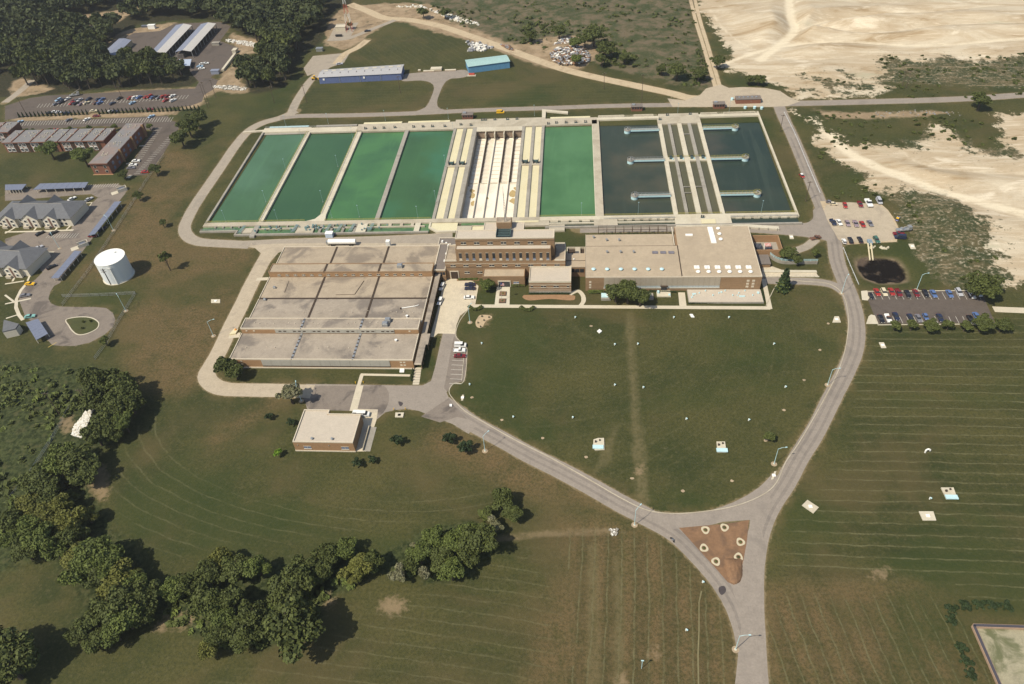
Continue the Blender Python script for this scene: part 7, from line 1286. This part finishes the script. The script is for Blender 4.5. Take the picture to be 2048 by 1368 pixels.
# ================================================================ LAMPS AND POLES
arm0 = {}
def roadlamp(bx, by, hd, label, H=8.6, arm=2.6):
    p = W(bx, by); t = thing('street_lamp', label, 'street lamp', (p[0], p[1], 0), hd, 'street lamps along the roads'); MB().cyl(0, 0, 0, H, .13, 7, .08).build('pole', LBLUE, t, local=True); MB().tube((0, 0, H-.2), (arm*.5, 0, H+.3), .07, 5).tube((arm*.5, 0, H+.3), (arm, 0, H+.2), .06, 5).build('arm', LBLUE, t, local=True); MB().box(arm-.1, arm+.6, -.16, .16, H+.1, H+.3).build('lamp_head', LBLUE, t, local=True); MB().cyl(0, 0, 0, .2, .45, 8).build('base', CONCW, t, local=True)
    MB().cyl(0, 0, .004, .06, 1.1, 12).build('gravel_ring', mt('ring_gravel', (.34, .26, .17), .3), t, local=True)
for x, y, h, l in ((970, 902, .9, 'street lamp on the lower verge where the left road leaves the plaza'), (1269, 1050, .9, 'street lamp on the lower verge near the mulch triangle'), (1471, 1299, .1, 'street lamp at the near left kerb at the bottom'), (1548, 928, .2, 'street lamp left of the right road, middle one'), (1655, 770, .2, 'street lamp left of the right road, upper one'), (1683, 587, 1.0, 'street lamp in the bend of the main road'), (1833, 580, .3, 'street lamp behind the paved parking lot'), (427, 672, .5, 'street lamp beside the pale gravel track'), (227, 461, 2.5, 'street lamp at the fence beside the long carport'), (119, 497, 2.3, 'street lamp between the townhouse courts'), (603, 802, 1.9, 'street lamp at the silvery tree'), (940, 645, 1.2, 'street lamp on the lawn corner by the concrete yard'), (252, 622, 2.3, 'street lamp at the fence right of the turning circle'), (1697, 378, 3.0, 'x')):
    if l != 'x': roadlamp(x, y, h, l)
def pole(bx, by, H, label, cross=1, wood=WOOD):
    p = W(bx, by); t = thing('utility_pole', label, 'utility pole', (p[0], p[1], 0), .15); MB().cyl(0, 0, 0, H, .19, 7, .12).build('pole', wood, t, local=True)
    for k in range(cross): MB().box(-1.3, 1.3, -.08, .08, H-.7-k*1.2, H-.5-k*1.2).build('crossarm', wood, t, local=True)
    MB().cyl(-1.1, 0, H-.5, H-.2, .08, 5).cyl(0, 0, H, H+.25, .08, 5).cyl(1.1, 0, H-.5, H-.2, .08, 5).build('insulators', STEEL, t, local=True); return (p[0], p[1], H-.1)
for x, y, H, l in ((416, 216, 17, 'left of a pair of tall wooden poles by the dirt bank'), (419, 211, 17, 'right of a pair of tall wooden poles by the dirt bank'), (432, 195, 13, 'shorter wooden pole right of the tall pair'), (52, 228, 12, 'wooden pole at the left end of the upper car park'), (246, 200, 10, 'thin wooden pole among the cars of the upper car park'), (614, 206, 13, 'wooden pole on the grass left of the long blue shed'), (549, 206, 12, 'wooden pole at the wood edge by the track'), (801, 186, 12, 'wooden pole below the right end of the long blue shed'), (1283, 206, 19, 'tallest wooden pole, on the grass before the north road'), (1208, 178, 11, 'wooden pole by the dirt track'), (1611, 403, 12, 'leaning dark pole beside the road right of the dark basin, lower one'), (1560, 264, 11, 'dark pole beside the road right of the dark basin, upper one'), (1803, 176, 11, 'wooden pole at the edge of the quarry scrub, left of two'), (1812, 176, 11, 'wooden pole at the edge of the quarry scrub, right of two'), (122, 832, 14, 'wooden pole in the undergrowth at the left'), (185, 822, 13, 'wooden pole beside the white stone chute'), (222, 570, 10, 'double armed wooden pole in front of the white tank'), (251, 626, 11, 'x'), (544, 557, 5, 'short brown post beside the gravel track')):
    if l != 'x': pole(x, y, H, l, 2 if 'double' in l else 1)
p = W(1004, 602); t = thing('flagpole', 'slim flagpole with drooping stars and stripes flag before the entrance', 'flagpole', (p[0], p[1], 0)); MB().cyl(0, 0, 0, 11, .09, 6, .05).build('pole', STEEL, t, local=True)
fl_ = thing; STRR = paint('flag_red', (.45, .03, .04), .8); STRB = paint('flag_blue', (.03, .04, .16), .8)
for k in range(7): MB().add([(0, 0, 10.6-k*.22), (1.6, .15, 10.3-k*.22), (1.6, .15, 10.08-k*.22), (0, 0, 10.38-k*.22)], [(0, 1, 2, 3)]).add([(0, .03, 10.6-k*.22), (1.6, .18, 10.3-k*.22), (1.6, .18, 10.08-k*.22), (0, .03, 10.38-k*.22)], [(3, 2, 1, 0)]).build('stripe', STRR if k % 2 == 0 else WHITE, t, local=True)
MB().box(0, .7, -.05, .06, 9.7, 10.6).build('canton', STRB, t, local=True)
for x, y, l in ((1006, 588, 'square brown planter on the entrance path, upper of two'), (1005, 602.5, 'square brown planter on the entrance path, lower of two')): p = W(x, y); t = thing('planter', l, 'planter', p); MB().box(p[0]-1.6, p[0]+1.6, p[1]-1.5, p[1]+1.5, 0, .4).build('rim', WOOD, t); MB().box(p[0]-1.3, p[0]+1.3, p[1]-1.2, p[1]+1.2, .4, .46).build('soil', MULCH, t); MB().cyl(p[0], p[1], .4, .9, .5, 8, .2).build('plant', LG, t)
# vents and hatches scattered over the lawns
for i, (x, y) in enumerate(((963, 688), (939, 770), (1026, 835), (1145, 836), (1229, 690), (1275, 689), (1372, 839), (1497, 841), (1547, 689), (1570, 775), (1457, 636), (1347, 636), (1150, 636), (1859, 998), (1372, 1261), (1405, 1165), (1229, 771), (1286, 776))):
    p = W(x, y); big = i >= 16; wh = ['far left edge of the central lawn', 'left edge of the central lawn by the parking bays', 'lower left of the central lawn, left one', 'lower left of the central lawn, right one', 'left side of the worn strip, top', 'right side of the worn strip, top', 'lower right of the central lawn, left one', 'lower right of the central lawn, right one', 'upper right of the central lawn', 'right part of the central lawn near the road', 'lawn just below the sidewalk, rightmost', 'lawn just below the sidewalk, middle', 'lawn just below the sidewalk, left', 'striped right field beside the aqua topped vault', 'bottom lawn left of the road', 'kerb just left of the road fork', 'left side of the worn strip, middle', 'right side of the worn strip, middle'][i]
    t = thing('lawn_vent', f'small white vent pipe on the {wh}', 'vent pipe', p); MB().cyl(p[0], p[1], 0, .9, .22, 8).build('pipe', WHITE, t); MB().tube((p[0], p[1], .9), (p[0]+.45, p[1]-.3, .75), .26, 8).build('bent_head', LBLUE, t)
p = W(1854, 905); t = thing('lawn_vent', 'large white gooseneck vent alone in the striped right field', 'vent pipe', p); m = MB()
pp = [(0, 0, 0), (0, 0, 1.2), (.25, 0, 1.7), (.8, 0, 1.9), (1.3, 0, 1.6), (1.4, 0, 1.1)]
for a, b in zip(pp, pp[1:]): m.tube((p[0]+a[0]-.7, p[1], a[2]), (p[0]+b[0]-.7, p[1], b[2]), .3, 8)
m.build('gooseneck', WHITE, t)
vt = [((1197, 889), [(1187, 879), (1196, 876), (1208, 876), (1209, 899), (1190, 900), (1186, 893)], 'five sided concrete vault with aqua lid on the central lawn', 'b'), ((1442, 894), [(1433, 883), (1450, 883), (1453, 904), (1435, 904)], 'square concrete vault with aqua lid right of the worn strip', 'b'), ((1620, 1013), [(1604, 1010), (1615, 999), (1638, 1014), (1627, 1026)], 'tilted plain concrete slab with small white lid right of the road', 's'), ((1898, 986), [(1882, 975), (1907, 975), (1915, 997), (1893, 998)], 'square concrete vault with aqua lid in the striped right field', 'b'), ((1855, 1031), [(1838, 1022), (1867, 1022), (1873, 1040), (1846, 1040)], 'flat concrete slab with small white lid in the striped right field', 's'), ((1765, 690), [(1758, 684), (1768, 684), (1773, 695), (1763, 695)], 'small pale slab at the top left of the striped right field', 's'), ((1673, 638), [(1669, 632), (1678, 632), (1682, 644), (1665, 644)], 'trapezoid concrete slab with lid near the bend of the main road', 's'), ((1199, 662), [(1194, 662), (1199, 658), (1204, 662), (1199, 666)], 'small white diamond shaped cover on the upper central lawn', 'w'), ((1384, 631), [(1379, 628), (1385, 628), (1389, 634), (1383, 634)], 'small white diamond shaped cover below the sidewalk', 'w'), ((799, 829), [(791, 825), (808, 825), (806, 834), (790, 834)], 'concrete slab with green lid at the plaza edge', 'g'), ((804, 739), [(800, 736), (809, 736), (808, 744), (799, 744)], 'aqua topped box beside the front right corner of the filter building', 'w'), ((431, 601), [(422, 598), (440, 598), (440, 605), (422, 605)], 'grey metal meter rack on the dry meadow left of the track', 's'), ((1584, 472), [(1578, 469), (1586, 469), (1588, 477), (1580, 477)], 'pale grate slab on the grass right of the walled court', 's'), ((1825, 491), [(1817, 487), (1828, 487), (1832, 497), (1822, 497)], 'pair of pale slabs on the grass right of the gravel lot', 's'), ((1550, 948), [(1549, 942), (1553, 942), (1547, 958), (1542, 958)], 'narrow pale slab at the left kerb of the right road', 's'), ((925, 794), [(924, 789), (928, 789), (926, 800), (922, 800)], 'narrow pale slab on the lawn beside the road bend', 's'), ((901, 811), [(899, 808), (904, 808), (904, 812), (899, 812)], 'small round pale cover on the dark asphalt patch', 'w')]
for (cx_, cy_), poly_, l, k in vt:
    P = [W(a, b, .4)[:2] for a, b in poly_]; p = W(cx_, cy_); t = thing('concrete_vault', l, 'vault', p); C_ = np.mean(P, 0); MB().prism(P, 0, .45 if k != 's' else .25).build('slab', WHITE if k == 'w' else CONCW, t)
    if k == 'b':
        q = [tuple(C_+(np.array(v)-C_)*.75) for v in P]; yy = C_[1]-.4; MB().box(C_[0]-2.0, C_[0]+2.0, C_[1]-2.6, C_[1]-.9, .45, .8).build('lid', AQUA, t); MB().box(C_[0]-1.2, C_[0]-.6, C_[1]+.4, C_[1]+1.0, .45, 1.1).build('hatch', DARK, t); MB().box(C_[0]+.4, C_[0]+.9, C_[1]+1.2, C_[1]+1.7, .45, 1.0).build('valve_box', DARK, t)
    elif k in 'sg': MB().box(C_[0]-.6, C_[0]+.6, C_[1]-.6, C_[1]+.5, .25, .45).build('lid', WHITE if k == 's' else GREENM, t)
for i, (x, y) in enumerate(((1085, 876), (1172, 914), (1264, 957), (1366, 982), (1464, 962), (1531, 881), (944, 795), (1608, 760), (1640, 700), (1004, 840), (1568, 820), (1656, 647), (1182, 652))): p = W(x, y); tag(MB().prism([(p[0]+.7*math.cos(a)*random.uniform(.7, 1.2), p[1]+.6*math.sin(a)*random.uniform(.7, 1.2)) for a in np.linspace(0, 6, 9)], -.05, .06).build('dirt_spot', MATS['ring_gravel']), 'small round bare dirt spot in the ring of spots inside the lawn kerb', 'dirt spot', 'dirt spots inside the lawn kerb')
# rings in the mulch triangle
RING = mt('pale_ring_stone', (.48, .42, .29), .1)
for i, (x, y) in enumerate(((1411, 1060), (1449, 1055), (1481, 1084), (1408, 1096), (1477, 1114), (1432, 1123))):
    p = W(x, y); t = thing('planting_ring', f'pale oval planting ring in the mulch triangle, {("top left", "top right", "right upper", "left middle", "right lower", "lowest")[i]}', 'planting ring', p); vs = []; fs = []; n_ = 22
    for k in range(n_): a = 2*PI*k/n_; [vs.append((p[0]+r_*1.05*math.cos(a), p[1]+r_*1.15*math.sin(a), z_)) for r_, z_ in ((1.35+.12*math.sin(3*a+i), .0), (1.28+.12*math.sin(3*a+i), .15), (.78, .15), (.7, .07))]
    for k in range(n_): j = (k+1) % n_; [fs.append((4*k+q, 4*j+q, 4*j+q+1, 4*k+q+1)) for q in range(3)]
    MB().add(vs, fs).build('stone_ring', RING, t); MB().cyl(p[0], p[1], 0, .35, .55, 8, .15).build('sapling', LD, t)
p = W(1466, 1142); t = thing('mulch_heap', 'long ridge of brown bark mulch at the tip of the triangle', 'heap', p); vs = []; fs = []; nn_ = 14
for i in range(nn_):
    for j in range(nn_):
        u, v = i/(nn_-1)*2-1, j/(nn_-1)*2-1; h = max(0, 1-u*u)*max(0, 1-v*v); vs.append((p[0]+.4+u*(2.5+.5*v)*math.sqrt(max(.02, 1-max(0, -v)**3))+v*.3+random.uniform(-.15, .15), p[1]+v*4.6, h**.6*1.1*(1+random.uniform(-.2, .2))+.01))
for i in range(nn_-1):
    for j in range(nn_-1): fs.append((i*nn_+j, (i+1)*nn_+j, (i+1)*nn_+j+1, i*nn_+j+1))
MB().add(vs, fs).build('mulch', MULCH, t, smooth=True)
# walled plot at bottom right
a, b, c = Vector(W(1948, 1250, 1)[:2]), Vector(W(2080, 1254, 1)[:2]), Vector(W(1992, 1350, 1)[:2]); d = (c-a).normalized()
sheet('gravel_plot', [(1953, 1256), (2090, 1260), (2090, 1420), (2010, 1420), (1995, 1352)], mt('weedy_gravel', (.30, .27, .18), .25, .4, 2.5, stain=(.09, .10, .04), stsc=.12, stamt=.85), verge=False)
for p_, q_, l in ((a, b, 'dark topped low wall along the far side of the gravel plot at bottom right'), (a, a+d*60, 'dark topped low wall along the left side of the gravel plot at bottom right')):
    t = thing('plot_wall', l, 'wall', (p_.x, p_.y, 0)); e = (q_-p_).normalized(); n_ = Vector((-e.y, e.x))*.55
    MB().prism([tuple(p_+n_), tuple(p_-n_), tuple(q_-n_), tuple(q_+n_)], 0, .9).build('wall', mt('pink_stone', (.36, .25, .17), .15), t); n_ *= .7; MB().prism([tuple(p_+n_), tuple(p_-n_), tuple(q_-n_), tuple(q_+n_)], .9, 1.05).build('capping', paint('dark_capping', (.06, .055, .065), .6), t)
# fences
def fence(label, px, H=1.3, mat=STEEL, step=4, rail=.05):
    pts = [Vector(W(a, b)) for a, b in px]; t = thing('fence', label, 'fence', pts[0]); m = MB(); mp = MB()
    for a, b in zip(pts, pts[1:]):
        L = (b-a).length; n_ = max(1, int(L/step))
        for h in (.2, H*.6, H): m.tube((a.x, a.y, h), (b.x, b.y, h), rail, 3)
        for k in range(n_+1): c = a.lerp(b, k/n_); mp.cyl(c.x, c.y, 0, H+.1, .06, 4)
    m.build('wires', mat, t); mp.build('posts', WOOD, t, kind='stuff')
fence('long wire fence along the townhouse court and up the meadow', [(125, 612), (180, 540), (245, 440), (295, 360), (330, 310)], 1.6); fence('wire fence below the white tank towards the left', [(125, 594), (200, 592), (272, 588), (240, 640), (212, 690), (190, 720)], 1.6); fence('wire fence in the undergrowth at lower left', [(150, 800), (110, 870), (60, 950), (20, 1000)], 1.5)
GUARD = paint('guardrail_white', (.55, .56, .55), .5)
def guard(label, px): 
    pts = spline([W(a, b)[:2] for a, b in px], 3); t = thing('guardrail', label, 'guardrail', (*pts[0], 0)); m = MB()
    for a, b in zip(pts, pts[1:]):
        e = (Vector(b)-Vector(a)).normalized(); n_ = Vector((-e.y, e.x))*.07; m.prism([tuple(Vector(a)+n_), tuple(Vector(a)-n_), tuple(Vector(b)-n_), tuple(Vector(b)+n_)], .45, .8, True, True); m.box(a[0]-.1, a[0]+.1, a[1]-.1, a[1]+.1, 0, .8)
    m.build('rail', GUARD, t)
guard('white guardrail right of the road beside the brown pond', [(1686, 497), (1700, 532), (1717, 571)]); guard('white guardrail on the right of the road beside the dark basin', [(1568, 226), (1590, 270), (1615, 330), (1640, 388)])
# pipes into the pond
for off, l in ((0, 'left'), (6, 'right')): a = W(1736+off, 487, 1.0); b = W(1740+off, 520, .1); tag(MB().tube(a, b, .35, 8).build('outfall_pipe', mt('cream_pipe', (.58, .50, .33), .1)), f'{l} of two cream pipes running down into the brown pond', 'pipe')
p = W(1739, 486); tag(MB().box(p[0]-1, p[0]+1, p[1]-1.6, p[1]+1.6, 0, 1.2).box(p[0]-.5, p[0]+.5, p[1]-.5, p[1]+.5, 1.2, 1.8).build('pipe_box', mt('slate_box', (.22, .28, .32), .1)), 'slate blue box at the top of the cream outfall pipes', 'box')
for x, y, l in ((1745, 495, 'white stone lump right of the cream pipes'), (1770, 496, 'pale boulder pile above the brown pond')):
    p = W(x, y); t = thing('boulder_pile', l, 'boulders', p)
    for k in range(7): q = (p[0]+random.uniform(-1.8, 1.8), p[1]+random.uniform(-1, 1)); s_ = random.uniform(.4, .9); MB().tube((q[0], q[1], 0), (q[0], q[1], s_), s_, 6, s_*.5).build('stone', CONCW, t)
# rubble
def rubble(label, polys, n, rr, mats, hgt=0.0, name='rubble'):
    r = random.Random(len(label)); P = [W(a, b)[:2] for a, b in polys]; xs = [p[0] for p in P]; ys = [p[1] for p in P]; cx_, cy_ = sum(xs)/len(xs), sum(ys)/len(ys); rad = max(max(xs)-cx_, max(ys)-cy_)
    ms = [MB() for _ in mats]; k = 0
    while k < n:
        x, y = r.uniform(min(xs), max(xs)), r.uniform(min(ys), max(ys))
        if not inpoly(x, y, P): continue
        k += 1; s_ = r.uniform(*rr); h0 = hgt*max(0, 1-math.hypot(x-cx_, y-cy_)/rad); a = r.uniform(0, 3); m = ms[r.randrange(len(ms))]; m.obox((x, y), a, s_, s_*r.uniform(.5, 1), h0-.1, h0+s_*r.uniform(.4, 1.1))
    t = thing(name, label, 'rubble', (cx_, cy_, 0))
    for m, mm_ in zip(ms, mats): m.build('stones', mm_, t, kind='stuff')
GY = mt('grey_block', (.24, .24, .25), .2); RS = mt('rust_block', (.28, .16, .09), .2); WS = mt('white_stone', (.68, .65, .58), .08)
rubble('big heap of grey and rusty rubble beside the dirt track', [(1100, 112), (1115, 98), (1140, 88), (1165, 98), (1180, 108), (1178, 125), (1150, 132), (1120, 132), (1104, 124)], 700, (.3, .9), [GY, GY, RS, WS, WOOD], 4.0); rubble('brownish brush and rubble above the grey heap', [(1105, 92), (1130, 78), (1150, 75), (1140, 90), (1120, 96)], 200, (.3, .8), [RS, WS, GY], 2.5)
rubble('pale rubble scattered behind the teal shed', [(930, 82), (960, 86), (985, 96), (970, 102), (935, 103), (942, 94)], 90, (.4, 1.3), [WS, GY], .5); rubble('dark rubble by the bend of the dirt track', [(1000, 88), (1020, 94), (1030, 102), (1012, 98)], 120, (.3, .8), [GY, WOOD, RS], 1.0); rubble('pale stones along the top dirt bank', [(790, 14), (850, 16), (900, 40), (960, 52), (950, 44), (870, 22), (840, 10)], 220, (.3, 1.0), [WS, CONCW], .3)
rubble('long chute of bright white riprap at the left among trees', [(172, 822), (186, 820), (176, 850), (163, 876), (143, 870), (150, 852), (165, 835)], 900, (.18, .42), [WS, WS, CONCW], .4, 'riprap'); rubble('strip of white riprap at the top of the dirt bank', [(452, 78), (500, 84), (528, 92), (526, 97), (480, 90), (452, 83)], 260, (.25, .6), [WS], .3, 'riprap'); rubble('strip of grey white riprap below the dirt bank', [(425, 172), (470, 172), (494, 176), (492, 181), (450, 180), (428, 176)], 260, (.25, .6), [WS, CONC2], .3, 'riprap')
rubble('stones in the ditch mouth by the road', [(1219, 1058), (1236, 1060), (1234, 1070), (1221, 1070)], 30, (.2, .5), [WS, CONC2], .1); rubble('rubble on bare patches right of the quarry road', [(1740, 225), (1830, 220), (1930, 225), (1925, 232), (1820, 233), (1745, 236)], 60, (.15, .45), [CONC2, GY], .1)
for i, (x, y, l) in enumerate(((858, 143, 'low long white crate by the road fork, left'), (873, 140, 'broad white crate block by the road fork'), (901, 141, 'low long white crate by the road fork, right'), (839, 142, 'small white crate by the road fork'))): p = W(x, y); w_ = (4, 4, 4, .9)[i]; t = thing('white_crate', l, 'crate', p); MB().box(p[0]-w_, p[0]+w_, p[1]-(.8 if i != 1 else 2), p[1]+(.8 if i != 1 else 2), 0, (.8, 1.6, .7, 1)[i]).build('box', CONCW, t); MB().box(p[0]-w_, p[0]+w_, p[1]-.9-(1.2 if i == 1 else 0), p[1]-.8-(1.2 if i == 1 else 0), .1, .3).build('rail', RS, t)
tag(MB().tube(W(890, 141, .3), W(890.5, 141, .3), .3).build('drum', CONCW), 'small cream drum by the road fork', 'drum')
p = W(469, 665); t = thing('tarped_pile', 'small pile under an orange and cream tarp at the gravel track', 'pile', p); MB().prism([(p[0]-1.6, p[1]-2), (p[0]+1.2, p[1]-1.4), (p[0]+1.4, p[1]+1.6), (p[0]-.6, p[1]+2)], 0, .7).build('tarp', YELLOW, t); MB().cyl(p[0]+.3, p[1]+1.2, .7, 1.2, .7, 7, .3).build('orange_bag', paint('orange_sheet', (.6, .25, .05)), t)
m = MB(); p = W(906, 745)
for k in range(9): a = W(929-k*.6, 700+k*7, 0); b = W(929-k*.6-.5, 706+k*7, 0); m.tube((a[0], a[1], .15), (b[0], b[1], .15), .14, 4)
tag(m.build('wheel_stops', CONCW), 'pale wheel stop beams at the edge of the marked bays', 'wheel stops')
m = MB()
for x, y in ((711.5, 767), (727, 766), (788, 820), (811, 819)): p = W(x, y); m.cyl(p[0], p[1], 0, 1.1, .15, 6)
tag(m.build('bollards', YEL), 'yellow bollards at the ends of the crossing', 'bollards')
p = W(1283, 1337); t = thing('short_lamp', 'short pale lamp post on the bottom lawn', 'lamp', p); MB().cyl(p[0], p[1], 0, 5, .1, 6).build('pole', LBLUE, t); MB().box(p[0]-.4, p[0]+.4, p[1]-.15, p[1]+.15, 5, 5.2).build('lamp_head', LBLUE, t)
path([(1403, 1182), (1398, 1205), (1398, 1260), (1396, 1310), (1397, 1368)], .4, mt('worn_line', (.17, .15, .075), .2))
# dark blots on the road are oil stains
for px in ([(1438, 1175), (1448, 1172), (1452, 1182), (1444, 1190), (1438, 1184)], [(797, 803), (806, 806), (803, 812), (799, 811)]): sheet('oil_stain', px, mt('oil', (.06, .05, .05), .2), True, verge=False)
# ================================================================ THIN SUMMER HAZE over the whole site
hz = MB().box(-6500, 6500, -6500, 7500, -8, 262).build('haze', None, kind='stuff')
hm = bpy.data.materials.new('haze'); hm.use_nodes = True; hn = hm.node_tree; hn.nodes.clear()
ho = hn.nodes.new('ShaderNodeOutputMaterial'); hv = hn.nodes.new('ShaderNodeVolumePrincipled'); hv.inputs['Color'].default_value = (.94, .95, .97, 1); hv.inputs['Density'].default_value = .00009; hv.inputs['Anisotropy'].default_value = .3
hn.links.new(hv.outputs[0], ho.inputs['Volume']); hz.data.materials.append(hm)
